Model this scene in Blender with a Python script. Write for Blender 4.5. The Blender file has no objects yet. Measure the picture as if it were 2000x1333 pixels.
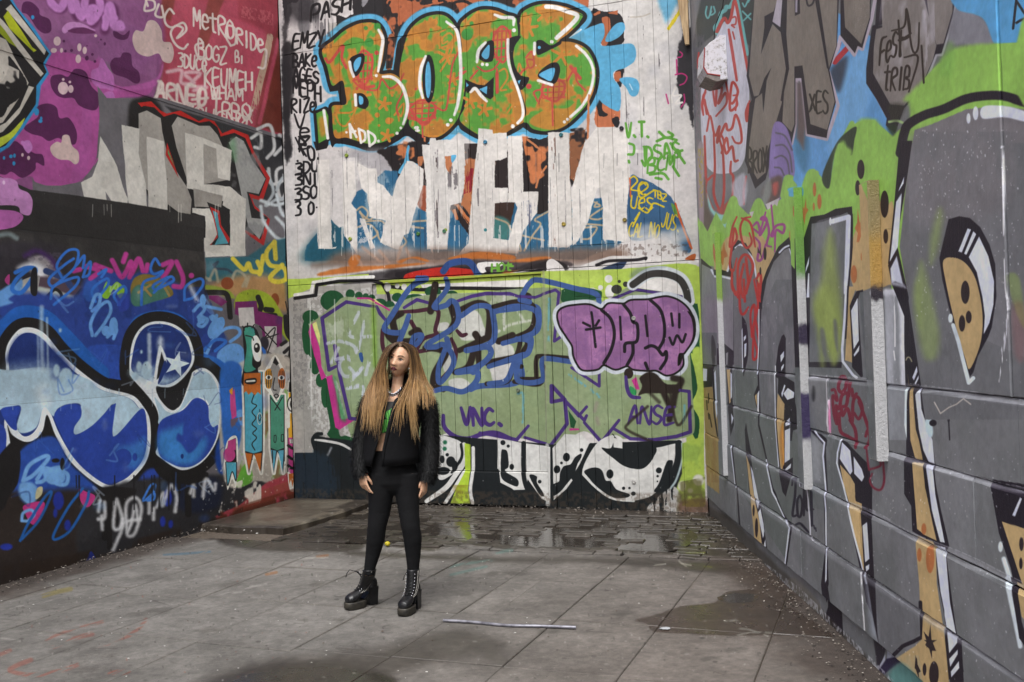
import bpy, bmesh, math, random
import numpy as np
from mathutils import Matrix, Vector

SC = bpy.context.scene
COL = SC.collection
F_PX = 1936.0
CAM_Z = 1.65
_roll = math.atan(0.035)
_p = math.atan(10.5 / F_PX)
_fw = np.array([0, math.cos(_p), math.sin(_p)])
_up0 = np.array([0, -math.sin(_p), math.cos(_p)])
_rt0 = np.array([1.0, 0, 0])
CAM_R = math.cos(_roll) * _rt0 - math.sin(_roll) * _up0
CAM_U = math.sin(_roll) * _rt0 + math.cos(_roll) * _up0
CAM_F = _fw
CAM_P = np.array([0, 0, CAM_Z])


def ray(x, y):
    x = np.asarray(x, float); y = np.asarray(y, float)
    u = (x - 1000) / F_PX; v = (666.5 - y) / F_PX
    return u[..., None] * CAM_R + v[..., None] * CAM_U + CAM_F


def project(P):
    d = np.asarray(P, float) - CAM_P
    z = d @ CAM_F
    return 1000 + F_PX * (d @ CAM_R) / z, 666.5 - F_PX * (d @ CAM_U) / z


def ground(x, y, z=0.0):
    d = ray(x, y)
    k = (z - CAM_Z) / d[..., 2]
    return CAM_P + d * k[..., None]


class Wall:
    """vertical plane: origin o (on z=0), horizontal tangent t, normal n towards the yard"""
    def __init__(s, o, t):
        s.o = np.array([o[0], o[1], 0.0]); s.t = np.array([t[0], t[1], 0.0]); s.t /= np.linalg.norm(s.t)
        s.n = np.array([s.t[1], -s.t[0], 0.0])

    def sz(s, x, y):
        d = ray(x, y)
        k = ((s.o - CAM_P) @ s.n) / (d @ s.n)
        P = CAM_P + d * k[..., None]
        return (P - s.o) @ s.t, P[..., 2]

    def at(s, a, z, out=0.0):
        a = np.asarray(a, float); z = np.asarray(z, float)
        P = s.o + a[..., None] * s.t + s.n * out
        P = P.copy(); P[..., 2] = z
        return P


def _line_x(w1, w2):
    A = np.array([w1.t[:2], -w2.t[:2]]).T
    k = np.linalg.solve(A, (w2.o - w1.o)[:2])
    return w1.o + w1.t * k[0]


_vl = ray(1735, 651); _vr = ray(1035, 676)
_L = Wall(ground(217, 1083), _vl)
_R = Wall(ground(1550, 1159), -_vr)
_cl = None
# back wall is square to the left wall; its right corner stands where the right wall's far edge is seen
_s, _z = _R.sz(1372, 690)
CORNER_R = _R.at(_s, 0.0)
_B = Wall(CORNER_R, np.array([_vl[1], -_vl[0], 0]))
CORNER_L = _line_x(_B, _L)
BACK = Wall(CORNER_L, CORNER_R - CORNER_L)      # s runs left to right
LEFT = Wall(CORNER_L - 5.2 * _L.t, _L.t)         # s runs towards the corner
RIGHT = Wall(CORNER_R, _R.t)                     # s runs from the corner towards the camera
# ---------------------------------------------------------------- paint engine
# Every wall has a paint sheet in its own metres (s along the wall, z up); outlines are
# given as seen in the photograph and carried onto the wall plane.
def _smooth_noise(h, w, cell, rng):
    gh, gw = int(h / cell) + 3, int(w / cell) + 3
    g = rng.random((gh, gw)).astype(np.float32)
    y = np.arange(h, dtype=np.float32) / cell; x = np.arange(w, dtype=np.float32) / cell
    yi = y.astype(int); xi = x.astype(int)
    fy = (y - yi); fx = (x - xi); fy = fy * fy * (3 - 2 * fy); fx = fx * fx * (3 - 2 * fx)
    r0 = g[yi][:, xi] * (1 - fx) + g[yi][:, xi + 1] * fx
    r1 = g[yi + 1][:, xi] * (1 - fx) + g[yi + 1][:, xi + 1] * fx
    return r0 * (1 - fy[:, None]) + r1 * fy[:, None]


def fract_noise(h, w, cells, rng):
    a = 0; t = 0; k = 1.0
    for c in cells:
        a = a + k * _smooth_noise(h, w, c, rng); t += k; k *= 0.62
    return a / t


def _rgb(c):
    if isinstance(c, str):
        return np.array([int(c[i:i + 2], 16) for i in (0, 2, 4)], np.float32) / 255
    return np.array(c, np.float32)


def _pts(t):
    if isinstance(t, str):
        v = [float(q) for q in t.replace(',', ' ').split()]
        return np.array(v).reshape(-1, 2)
    return np.array(t, float)


def spline(p, closed, n=8):
    m = len(p)
    if m < 3:
        return p
    if closed:
        q = np.vstack([p[-1], p, p[0], p[1]]); segs = m
    else:
        q = np.vstack([2 * p[0] - p[1], p, 2 * p[-1] - p[-2]]); segs = m - 1
    t = np.linspace(0, 1, n, endpoint=False)[:, None]
    out = []
    for i in range(segs):
        a, b, c, d = q[i], q[i + 1], q[i + 2], q[i + 3]
        out.append(0.5 * (2 * b + (c - a) * t + (2 * a - 5 * b + 4 * c - d) * t ** 2 + (3 * b - a - 3 * c + d) * t ** 3))
    if not closed:
        out.append(p[-1:])
    return np.vstack(out)


GLYPH = {
 'A': '0 1 .5 0 1 1;.2 .62 .85 .62', 'B': '0 1 0 0 .7 .05 .75 .4 .1 .48 .9 .6 .85 .95 0 1', 'C': '.95 .15 .5 0 .05 .35 .05 .75 .5 1 1 .85',
 'D': '.05 0 .05 1 .7 .9 1 .5 .7 .1 0 0', 'E': '.95 0 .1 .05 .05 1 1 .95;.05 .5 .8 .45', 'F': '1 0 .1 .05 .1 1;.1 .5 .8 .45',
 'G': '.95 .2 .5 0 .05 .3 .05 .8 .5 1 .95 .85 .95 .55 .55 .55', 'H': '.05 0 0 1;.95 0 1 1;.05 .55 .95 .5', 'I': '.5 0 .5 1',
 'J': '.9 0 .85 .8 .5 1 .1 .8', 'K': '.05 0 .05 1;1 0 .1 .55 1 1', 'L': '.1 0 .05 1 .95 .95', 'M': '0 1 .1 0 .5 .65 .9 0 1 1',
 'N': '0 1 .05 0 .95 1 1 0', 'O': '.5 0 .05 .3 .1 .85 .5 1 .95 .75 .9 .2 .45 .02', 'P': '.05 1 .05 .05 .8 0 .95 .3 .7 .55 .05 .6',
 'Q': '.5 0 .05 .3 .1 .85 .5 1 .95 .75 .9 .2 .5 0;.6 .7 1 1.1', 'R': '.05 1 .05 .05 .8 0 .95 .25 .1 .5 1 1', 'S': '.95 .1 .4 0 .05 .22 .3 .45 .85 .6 .9 .85 .5 1 0 .9',
 'T': '0 .05 1 0;.5 0 .5 1', 'U': '.05 0 .05 .75 .4 1 .8 .85 .95 0', 'V': '0 0 .5 1 1 0', 'W': '0 0 .25 1 .5 .35 .75 1 1 0',
 'X': '0 0 1 1;1 0 0 1', 'Y': '0 0 .5 .5;1 0 .4 1', 'Z': '0 .05 1 0 0 1 1 .92', 'e': '.1 .6 .9 .5 .7 .2 .2 .3 .1 .75 .5 1 .95 .85',
 'o': '.5 .3 .1 .5 .2 .95 .7 .95 .9 .6 .5 .3', 't': '.4 0 .45 .9 .8 1;0 .3 .9 .25', 'i': '.5 .3 .5 1',
 '0': '.5 0 .05 .3 .1 .85 .5 1 .95 .75 .9 .2 .45 .02', '1': '.2 .2 .5 0 .5 1', '2': '.05 .2 .5 0 .95 .25 .1 1 1 .95', '3': '.05 .05 .7 0 .9 .2 .4 .42 .95 .6 .85 .95 0 1',
 '4': '.7 1 .7 0 0 .65 1 .65', '.': '.3 .92 .5 .97', '+': '.5 .2 .5 1;.1 .6 .9 .6', "'": '.4 0 .35 .25', 'x': '0 .3 1 1;.9 .3 .1 1',
}


class Sheet:
    def __init__(s, wall, s0, s1, z0, z1, ppm, seed, base):
        s.wall, s.s0, s.s1, s.z0, s.z1, s.ppm = wall, s0, s1, z0, z1, ppm
        s.w = int(round((s1 - s0) * ppm)); s.h = int(round((z1 - z0) * ppm))
        a = s0 + (np.arange(s.w) + .5) / ppm
        z = z1 - (np.arange(s.h) + .5) / ppm
        A, Z = np.meshgrid(a, z)
        P = wall.at(A, Z)
        d = (P - CAM_P) @ CAM_F
        ok = d > 0.6
        d = np.where(ok, d, 0.6)
        s.px = np.where(ok, 1000 + F_PX * ((P - CAM_P) @ CAM_R) / d, 9e4).astype(np.float32)
        s.py = np.where(ok, 666.5 - F_PX * ((P - CAM_P) @ CAM_U) / d, 9e4).astype(np.float32)
        s.rng = np.random.default_rng(seed)
        s.fine = fract_noise(s.h, s.w, (7, 3), s.rng) - .5
        s.mid = fract_noise(s.h, s.w, (46, 20, 9), s.rng) - .5
        vr = fract_noise(s.h // 9 + 1, s.w, (5, 2.5), s.rng) - .5
        yy = np.clip(np.arange(s.h) / 9.0, 0, vr.shape[0] - 1.001); y0 = yy.astype(int); fy = (yy - y0).astype(np.float32)[:, None]
        s.vert = vr[y0] * (1 - fy) + vr[np.minimum(y0 + 1, vr.shape[0] - 1)] * fy + s.fine * .35 + s.mid * .5
        s.coarse = fract_noise(s.h, s.w, (130, 60, 28), s.rng) - .5
        s.img = np.empty((s.h, s.w, 3), np.float32); s.img[:] = _rgb(base)
        s.ox = s.oy = 0.0; s.k = 1.0

    def wp(s, *q):
        """outline given in the wall's own metres"""
        q = np.array(q, float)
        x, y = project(s.wall.at(q[:, 0], q[:, 1]))
        return (np.stack([x, y], 1) - np.array([s.ox, s.oy])) * s.k

    # where the following numbers were read: region corner and enlargement
    def at(s, ox, oy, k):
        s.ox, s.oy, s.k = ox, oy, k

    def loc(s, p):
        return _pts(p) / s.k + np.array([s.ox, s.oy])

    def to_canvas(s, p):
        a, z = s.wall.sz(p[:, 0], p[:, 1])
        return np.stack([(a - s.s0) * s.ppm - .5, (s.z1 - z) * s.ppm - .5], 1)

    def _dist(s, p, closed, reach, widths=None):
        """distance (photo px) to a line within reach; returns box and array"""
        c = s.to_canvas(p)
        n = len(p)
        idx = [(i, (i + 1) % n) for i in range(n if closed else n - 1)]
        if n == 1:
            idx = [(0, 0)]
        # local scale photo px -> canvas px
        sc = s._scale(p, c)
        pad = reach * sc + 2
        x0 = int(max(0, np.floor((c[:, 0] - pad[:, 0]).min()))); x1 = int(min(s.w, np.ceil((c[:, 0] + pad[:, 0]).max()) + 1))
        y0 = int(max(0, np.floor((c[:, 1] - pad[:, 1]).min()))); y1 = int(min(s.h, np.ceil((c[:, 1] + pad[:, 1]).max()) + 1))
        if x1 <= x0 or y1 <= y0:
            return None
        D = np.full((y1 - y0, x1 - x0), 1e3, np.float32)
        for i, j in idx:
            mx = max(pad[i, 0], pad[j, 0]); my = max(pad[i, 1], pad[j, 1])
            a0 = int(max(x0, min(c[i, 0], c[j, 0]) - mx)); a1 = int(min(x1, max(c[i, 0], c[j, 0]) + mx + 1))
            b0 = int(max(y0, min(c[i, 1], c[j, 1]) - my)); b1 = int(min(y1, max(c[i, 1], c[j, 1]) + my + 1))
            if a1 <= a0 or b1 <= b0:
                continue
            X = s.px[b0:b1, a0:a1] - np.float32(p[i, 0]); Y = s.py[b0:b1, a0:a1] - np.float32(p[i, 1])
            dx, dy = p[j] - p[i]
            L = dx * dx + dy * dy
            if L < 1e-9:
                d = np.sqrt(X * X + Y * Y); t = 0
            else:
                t = np.clip((X * dx + Y * dy) / L, 0, 1)
                d = np.sqrt((X - t * dx) ** 2 + (Y - t * dy) ** 2)
            if widths is not None:
                d = d - (widths[i] + (widths[j] - widths[i]) * t) * .5
            v = D[b0 - y0:b1 - y0, a0 - x0:a1 - x0]
            np.minimum(v, d, out=v)
        return (x0, x1, y0, y1), D

    def _scale(s, p, c):
        e = 1.0
        cx = s.to_canvas(p + [e, 0]) - c; cy = s.to_canvas(p + [0, e]) - c
        return np.stack([np.abs(cx[:, 0]) + np.abs(cy[:, 0]), np.abs(cx[:, 1]) + np.abs(cy[:, 1])], 1)

    def _blend(s, box, cov, col, a, mask=None):
        x0, x1, y0, y1 = box
        cov = cov * a
        v = s.img[y0:y1, x0:x1]
        v += (_rgb(col) - v) * cov[..., None]

    def _cover(s, box, sd, soft, rough, dry):
        x0, x1, y0, y1 = box
        if rough:
            sd = sd + (s.mid[y0:y1, x0:x1] * 2.2 + s.fine[y0:y1, x0:x1]) * rough
        w = max(soft, 1.0)
        cov = np.clip(.5 - sd / w, 0, 1)
        cov = cov * cov * (3 - 2 * cov)
        if dry:
            n = s.vert[y0:y1, x0:x1] * 1.9 + s.mid[y0:y1, x0:x1] * .8 + .5
            edge = np.clip(1 + sd / (dry * 30 + 1e-6), 0, 1)
            cov = cov * np.clip((n - edge * .62 * min(1, dry)) * 5 + .55, 0, 1)
        if soft > 4:
            cov = np.clip(cov + (s.fine[y0:y1, x0:x1]) * .5 * cov * (1 - cov) * 2, 0, 1)
        return cov

    def P(s, col, pts, sm=1, soft=1.2, rough=0, a=1, dry=0, tex=None, kk=None):
        """filled outline"""
        p = s.loc(pts)
        if sm:
            p = spline(p, True, 6)
        k = s.k
        soft = max(soft, 1.2)
        r = s._dist(p, True, soft * .6 + rough * 2.2 + (dry * 30 if dry else 0) + 2)
        if r is None:
            return
        (x0, x1, y0, y1), D = r
        c = s.to_canvas(p)
        tog = np.zeros((y1 - y0, x1 - x0 + 1), np.int32)
        n = len(c)
        for i in range(n):
            a0, b0 = c[i]; a1, b1 = c[(i + 1) % n]
            if b0 == b1:
                continue
            if b0 > b1:
                a0, b0, a1, b1 = a1, b1, a0, b0
            ya = max(y0, int(np.ceil(b0))); yb = min(y1 - 1, int(np.ceil(b1)) - 1)
            if yb < ya:
                continue
            yy = np.arange(ya, yb + 1)
            xx = a0 + (yy - b0) * (a1 - a0) / (b1 - b0)
            xi = np.clip(np.ceil(xx).astype(int) - x0, 0, x1 - x0)
            np.add.at(tog, (yy - y0, xi), 1)
        ins = (np.cumsum(tog, 1)[:, :-1] & 1).astype(bool)
        sd = np.where(ins, -D, D)
        cov = s._cover((x0, x1, y0, y1), sd, soft, rough, dry)
        if tex:
            col2, thr, cell, hard = tex
            nz = {'c': s.coarse, 'm': s.mid, 'f': s.fine, 'v': s.vert}[cell][y0:y1, x0:x1]
            m = np.clip((nz - thr) * hard + .5, 0, 1)[..., None]
            colr = _rgb(col) * (1 - m) + _rgb(col2) * m
            v = s.img[y0:y1, x0:x1]
            v += (colr - v) * (cov * a)[..., None]
            return
        s._blend((x0, x1, y0, y1), cov, col, a)

    def S(s, col, w, lines, sm=1, soft=1.2, a=1, rough=0, closed=False, dry=0, taper=0):
        """strokes, separated by ; -- width in the numbers of the current region"""
        w = w / s.k
        soft = max(soft, 1.2)
        for ln in (lines.split(';') if isinstance(lines, str) else [lines]):
            p = s.loc(ln)
            if sm and len(p) > 2:
                p = spline(p, closed, 6)
            n = len(p)
            wd = np.full(n, w)
            if taper and n > 2:
                q = np.minimum(np.arange(n), np.arange(n)[::-1]) / max(1, n / 2)
                wd = w * (1 - taper + taper * np.minimum(1, q * 2.2))
            r = s._dist(p, closed, w * .5 + soft * .6 + rough * 2.2 + 1, wd)
            if r is None:
                continue
            box, sd = r
            cov = s._cover(box, sd, soft, rough, dry)
            s._blend(box, cov, col, a)

    def D(s, col, spec, soft=1.2, a=1, rough=0):
        """dots: x y rx ry; ..."""
        for it in spec.split(';'):
            v = [float(q) for q in it.split()]
            rx = v[2]; ry = v[3] if len(v) > 3 else rx
            t = np.linspace(0, 2 * np.pi, 22, endpoint=False)
            s.P(col, np.stack([v[0] + rx * np.cos(t), v[1] + ry * np.sin(t)], 1), sm=0, soft=soft, a=a, rough=rough)

    def star(s, col, x, y, r, n=5, inner=.4, rot=0.0, a=1):
        t = rot - np.pi / 2 + np.arange(2 * n) * np.pi / n
        q = np.where(np.arange(2 * n) % 2, r * inner, r)
        s.P(col, np.stack([x + q * np.cos(t), y + q * np.sin(t)], 1), sm=0, a=a)

    def T(s, col, w, text, x0, y0, x1, y1, h, sm=1, soft=1.2, a=1, slant=0.0, jit=.05, gap=.82):
        """hand lettering along a base line"""
        n = len(text)
        dx, dy = (x1 - x0) / n, (y1 - y0) / n
        for i, ch in enumerate(text):
            if ch == ' ':
                continue
            k = 1 + s.rng.uniform(-jit, jit) * 2
            off = s.rng.uniform(-jit, jit) * h
            for st in GLYPH[ch].split(';'):
                g = _pts(st)
                g = g + s.rng.uniform(-jit, jit, g.shape) * .7
                px = x0 + dx * (i + g[:, 0] * gap)
                py = y0 + dy * (i + g[:, 0] * gap) - h * k * (1 - g[:, 1]) + off
                px = px + (1 - g[:, 1]) * h * slant
                s.S(col, w, np.stack([px, py], 1), sm=sm, soft=soft, a=a, taper=.25)

    def drips(s, col, x0, x1, y, n, lmin, lmax, w, a=.9):
        for i in range(n):
            x = s.rng.uniform(x0, x1); L = s.rng.uniform(lmin, lmax)
            s.S(col, w * s.rng.uniform(.6, 1.3), np.array([[x, y], [x + s.rng.uniform(-1, 1), y + L]]), a=a, taper=.3)

    def specks(s, col, box, n, r, a=.9):
        """splashes of paint: box in photo px"""
        for i in range(n):
            x = s.rng.uniform(box[0], box[2]); y = s.rng.uniform(box[1], box[3])
            k = r * s.rng.uniform(.35, 1.2)
            s.S(col, k, np.array([[x, y], [x + s.rng.uniform(-.4, .4) * k, y + s.rng.uniform(0, 1.5) * k]]), a=a * s.rng.uniform(.4, 1))

    def pattern(s, col, pts, thr, cell='m', hard=9, a=1, soft=1.2, sm=0):
        """worn remnants of a colour inside an outline"""
        save = s.img.copy() if False else None
        p = s.loc(pts)
        c = s.to_canvas(p)
        x0 = int(max(0, c[:, 0].min() - 2)); x1 = int(min(s.w, c[:, 0].max() + 3)); y0 = int(max(0, c[:, 1].min() - 2)); y1 = int(min(s.h, c[:, 1].max() + 3))
        if x1 <= x0 or y1 <= y0:
            return
        old = s.img[y0:y1, x0:x1].copy()
        s.P(col, pts, sm=sm, soft=soft, a=a)
        nz = {'c': s.coarse, 'm': s.mid, 'f': s.fine, 'v': s.vert}[cell][y0:y1, x0:x1]
        m = np.clip((nz - thr) * hard + .5, 0, 1)[..., None]
        v = s.img[y0:y1, x0:x1]
        v[:] = old + (v - old) * m

    def finish(s, grain=.05, tone=.05):
        v = s.img
        v *= (1 + s.fine * grain * 2 + s.mid * tone * 2)[..., None]
        np.clip(v, 0, 1, out=v)
def paint_back():
    b = Sheet(BACK, -0.15, 4.75, -0.06, 5.95, 250, 11, 'cbc6c4')
    P, S, D, T = b.P, b.S, b.D, b.T
    K, W, BL, SAGE, PUR = '1e1c1e', 'd8d3cd', '5aa6cc', '87966f', '45306f'
    OR, GR, RD = 'c07e35', '57953a', 'bb4a40'
    # ---------------- old layers of the upper boards
    b.at(0, 0, 1)
    b.pattern('a9a6a8', '540 -60 1400 -60 1400 560 540 560', .12, 'c', 5, .5)
    z4 = lambda: b.at(550, 0, 4.444)
    z5 = lambda: b.at(950, 0, 4.444)
    z6 = lambda: b.at(550, 240, 4.444)
    z7 = lambda: b.at(950, 240, 4.444)
    z8 = lambda: b.at(550, 500, 4.444)
    z9 = lambda: b.at(950, 500, 4.444)
    za = lambda: b.at(550, 740, 4.444)
    zb = lambda: b.at(950, 740, 4.444)
    z4()
    P('2b2a2e', '10 -60 160 -60 140 20 60 40 30 160', rough=2)
    P('5e5d60', '160 -40 235 -40 240 270 150 250', soft=6, rough=2, a=.8)
    P('262426', '620 -60 900 -60 900 160 640 170 500 280 400 370 390 280 470 270 470 130 560 150 620 120', sm=0, rough=2.5)
    P('242224', '20 420 110 450 120 640 70 900 90 1300 20 1330', rough=3, soft=8, a=.9)
    P('b0aeb4', '700 -40 760 -40 740 20 700 60', rough=2, a=.7)
    P('ad6240', '860 -60 2400 -60 2400 330 1100 330 1120 640 930 640 900 300 880 120', sm=0, rough=1.5)
    b.pattern('241f20', '860 -60 2400 -60 2400 340 1100 330 1100 640 930 640 900 300 880 120', .03, 'm', 14)
    P('241f20', '1000 250 1090 180 1300 60 1480 20 1500 90 1200 90 1080 290 960 320 920 300', rough=2)
    S('241f20', 22, '940 20 880 130;1400 80 1560 10 1700 60 1780 10;1620 70 1680 40;900 190 940 280 920 320', rough=1.5)
    S('ad6240', 14, '980 300 930 200;1200 60 1400 20;1560 40 1650 90', rough=2)
    z5()
    P('ad6240', '-20 -60 900 -60 880 90 600 60 300 90 100 90', sm=0, rough=1.5)
    b.pattern('2a2222', '-20 -60 600 -60 600 60 300 90 100 90', .02, 'm', 14)
    P('d0ccc8', '930 -60 1900 -60 1900 1330 1150 1330 1180 900 1200 600 1220 250 1140 100 900 60', sm=0, rough=1.5)
    b.pattern('b2b0b4', '1200 100 1800 100 1800 1300 1160 1300', .1, 'c', 6, .6)
    b.pattern('3a3538', '1205 60 1240 60 1250 1300 1215 1300', .22, 'v', 7, .7)
    b.pattern('3a3538', '1340 150 1366 150 1372 1100 1350 1100', .22, 'v', 7, .7)
    b.pattern('3a3538', '1490 120 1506 120 1512 700 1496 700', .22, 'v', 7, .7)
    P('221f22', '930 70 1000 90 1140 110 1190 170 1200 300 1170 380 1040 400 940 330 830 250 880 170', rough=3)
    P('ad6240', '1000 160 1060 150 1080 240 1040 390 1000 380 1020 260', rough=2)
    P('ad6240', '930 120 985 90 990 120 940 140', rough=2)
    P('ad6240', '1050 110 1140 90 1140 130 1060 120', sm=0, rough=1)
    P('221f22', '1120 620 1190 600 1180 700 1160 760 1120 690', rough=2)
    P('ad6240', '1105 640 1160 620 1170 690 1125 710', rough=2)
    P('c0714c', '960 900 1020 880 1080 940 1160 960 1140 1080 960 1100', rough=3)
    P('221f22', '960 900 990 860 1010 960 1050 1000 980 1000', rough=2.5)
    P('221f22', '1090 1040 1140 1010 1160 1060 1130 1110', rough=2)
    P('5aa6cc', '1500 -20 1700 -20 1640 60 1560 200 1530 110', soft=12, rough=3, a=.85)
    S('d8c32c', 26, '1740 20 1700 70 1580 250', rough=1.5)
    P('2b282c', '1700 330 1760 240 1790 300 1800 1100 1740 900 1690 950 1660 760 1650 560', rough=4, soft=4)
    S('b3286e', 12, '1680 450 1700 470 1690 495 1660 500;1640 650 1700 640 1740 670 1720 720 1680 740;1560 820 1580 900;1690 930 1720 880 1715 820;1650 520 1655 640', soft=2)
    S(W, 20, '1640 760 1620 830 1690 830 1640 900 1700 890;1610 890 1600 830', rough=1)
    S('b9b0a4', 12, '1250 150 1350 145 1420 120')
    # ---------------- blue halo and letters
    z4()
    Bo = '350 440 450 350 560 260 680 205 800 200 860 250 888 330 890 420 872 540 850 640 960 640 1035 690 1085 780 1110 900 1100 1000 1060 1100 980 1180 880 1235 760 1250 640 1220 560 1195 462 1190 440 1000 445 920 555 905 550 800 525 700 440 745 400 600'
    Oo = '1060 420 1090 310 1150 220 1250 150 1390 130 1480 190 1530 300 1570 450 1590 600 1590 760 1570 900 1530 1030 1450 1130 1360 1190 1270 1190 1180 1150 1110 1090 1108 1000 1112 900 1085 780 1030 690 1025 600 1040 500'
    No = '1550 230 1600 160 1680 105 1760 85 1860 95 1950 130 2030 155 2045 200 2050 320 1980 340 1985 470 2010 620 2060 790 2105 920 2112 1030 2070 1090 1950 1155 1850 1180 1740 1180 1640 1130 1545 1040 1590 930 1600 800 1640 760 1595 690 1585 560 1565 400'
    Io = '300 985 380 950 405 1010 405 1200 320 1245'
    So = '2078 130 2138 75 2228 42 2338 38 2458 60 2548 95 2623 145 2560 225 2480 300 2410 355 2508 365 2588 390 2658 440 2708 530 2730 640 2713 770 2663 890 2578 990 2478 1080 2378 1130 2278 1142 2178 1120 2103 1065 2123 980 2108 890 2073 770 2130 690 2068 645 2028 580 2010 480 2023 400 2063 330 2073 250'
    for o in (Bo, Oo, No, So):
        S(BL, 150, o, closed=True, soft=4)
    S(BL, 110, Io, sm=0, closed=True, soft=3)
    P(BL, '2440 330 2560 290 2700 230 2790 205 2800 300 2770 390 2850 400 2990 380 3050 390 3075 450 3060 530 2980 590 2890 620 2880 680 2930 750 2945 850 2930 960 2870 950 2780 890 2720 800 2600 600 2400 400', rough=.8, soft=2)
    P(BL, '2810 350 2860 250 2920 200 2970 200 2980 260 2930 320 2850 360', rough=.6)
    P(BL, '2930 690 3000 670 3080 690 3105 760 3080 830 3030 830 2990 760', rough=.6, soft=2)
    S('b9d9e8', 10, '3020 730 3040 770 3045 780', soft=2)
    S('dfe6ea', 14, '2500 320 2600 260', soft=3)
    # a little of the background between the letters again
    P('9c5a3c', '920 330 985 320 960 590 905 600', rough=2)
    b.pattern('2a2020', '920 330 985 320 960 590 905 600', .05, 'm', 12)
    for o in (Bo, Oo, No, So):
        S(K, 62, o, closed=True, soft=1.6)
    S(K, 50, Io, sm=0, closed=True)
    P(K, '325 445 365 430 445 735 530 685 560 900 510 905 490 790 420 800 395 720', sm=0, rough=.5)
    P(K, '430 1000 470 1180 650 1210 820 1260 960 1230 1060 1140 1100 1070 1110 1130 1270 1190 1275 1240 1200 1250 1090 1180 1000 1230 860 1300 740 1310 620 1270 480 1250 440 1280 415 1180', rough=.6)
    P(K, '970 650 985 500 1010 360 1075 310 1060 430 1030 620 1040 660', rough=.5)
    P(K, '275 1230 320 1235 410 1190 405 1260 390 1290 300 1310', sm=0)
    P(K, '1360 1190 1450 1130 1540 1035 1560 1050 1700 1170 1700 1210 1560 1130 1530 1090 1460 1150', rough=.4)
    tex = (OR, .02, 'm', 12)
    for o in (Bo, Oo, No, So):
        P(GR, o, tex=(OR, .035, 'm', 9))
    P(GR, Io, sm=0)
    P(OR, '320 1040 380 1020 390 1150 340 1180', soft=10, a=.8)
    # orange and red doodles on the letter faces
    for q in ('400 440 620 250 760 225 720 330 600 330 470 470 460 640 420 560', '560 540 640 420 660 640 600 720', '1060 400 1170 250 1250 200 1270 260 1230 320 1300 360 1290 430 1210 430 1180 380', '1560 260 1680 120 1800 110 1840 180 1640 220', '2080 150 2130 120 2140 330 2080 300', '2150 1060 2300 950 2480 940 2560 880 2500 1060 2340 1130'):
        P(OR, q, soft=4, a=.9, rough=.8)
    S(OR, 16, '470 980 500 1070 560 1090 640 960 590 980 480 980;1080 560 1050 640 1110 690 1100 560 1150 560 1120 660 1190 600;1370 420 1480 400 1440 520 1380 620;980 1000 1060 900 1040 1010 1010 980 1020 1050;2090 620 2060 560 2040 760 2100 600;1890 620 1940 600 1960 680 1900 780 1950 780;1960 830 2010 820 2020 920;1960 980 2010 920 2060 970 2030 1060 1990 1030 2020 990', soft=2)
    S(OR, 15, '1420 260 1360 300 1370 400 1440 430 1500 350 1460 290 1400 330 1400 380 1440 360', soft=2)
    for x, y, r in ((890, 905, 55), (915, 1180, 50), (1490, 690, 50), (1760, 950, 60), (1640, 880, 60), (2145, 240, 75), (2280, 130, 70), (2430, 480, 90), (2540, 440, 50), (1430, 490, 70), (720, 830, 50)):
        for k in range(5):
            t = k * 1.257 - 1.4
            S(OR, 26, np.array([[x, y], [x + r * math.cos(t), y + r * math.sin(t)]]), taper=.3)
    D(OR, '830 1000 22;930 1050 30;845 1090 12;1080 420 14;1330 195 28;960 830 12')
    D('3f8a3c', '730 245 18;760 370 40;1610 300 50;1650 205 18;830 230 30', soft=3)
    S(RD, 26, '380 510 420 540 530 400 520 500 560 590', soft=2)
    for bx, by, bw, bh in ((640, 450, 150, 280), (1110, 880, 230, 180), (1840, 240, 150, 300), (2270, 690, 190, 190)):
        n = 4
        S(RD, 13, ';'.join(['%d %d %d %d' % (bx + bw * i / n, by + 20 * abs(i - 2), bx + bw * i / n - 10, by + bh - 15 * abs(i - 2)) for i in range(n + 1)]), soft=2)
        S(RD, 13, ';'.join(['%d %d %d %d' % (bx, by + bh * (i + .5) / n, bx + bw, by + bh * (i + .5) / n - 12) for i in range(n)]), soft=2)
        S(RD, 20, '%d %d %d %d %d %d %d %d %d %d' % (bx, by + bh * .3, bx + bw * .5, by - 10, bx + bw, by + bh * .3, bx + bw * .6, by + bh, bx, by + bh * .7), closed=True, soft=2)
    S(RD, 16, '620 700 700 770 830 780 870 690 940 770 1020 720 1060 640;1010 1000 1000 920 1060 800;1330 930 1410 960 1440 900 1480 580 1530 460;1700 580 1760 620 1840 600 1890 540;1580 590 1540 640 1600 620 1520 680;1870 600 1870 810;2120 500 2170 450 2190 560 2150 590 2130 520 2180 520;2070 640 2130 590;2480 700 2550 590 2560 700 2640 790;2350 880 2355 1090;2220 880 2190 800 2260 790 2230 900;1220 1060 1225 1190;1640 680 1700 610', soft=2)
    S(RD, 30, '2510 580 2540 620 2590 680;1125 960 1180 1040 1240 1080 1320 1010;680 740 740 760 800 750;1870 640 1872 800', soft=3)
    D(RD, '825 460 20;2145 750 24;655 770 14;1165 775 12')
    b.pattern('3a3a22', '400 200 2700 60 2700 1130 460 1200', .12, 'm', 6, .22)
    # holes of the letters
    P(K, '590 520 640 480 700 465 722 500 700 590 655 660 615 640')
    P(BL, '625 560 650 512 690 500 680 570 640 625')
    P(K, '640 825 700 812 748 860 755 910 730 945 690 942 645 910', sm=1)
    P(BL, '672 835 706 850 706 900 676 905')
    D(K, '1277 685 56 210'); D(BL, '1272 695 26 160')
    P(K, '1700 480 1740 400 1800 355 1842 370 1838 510 1800 540 1740 530'); P(BL, '1735 480 1765 425 1803 392 1800 490 1770 515')
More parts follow.
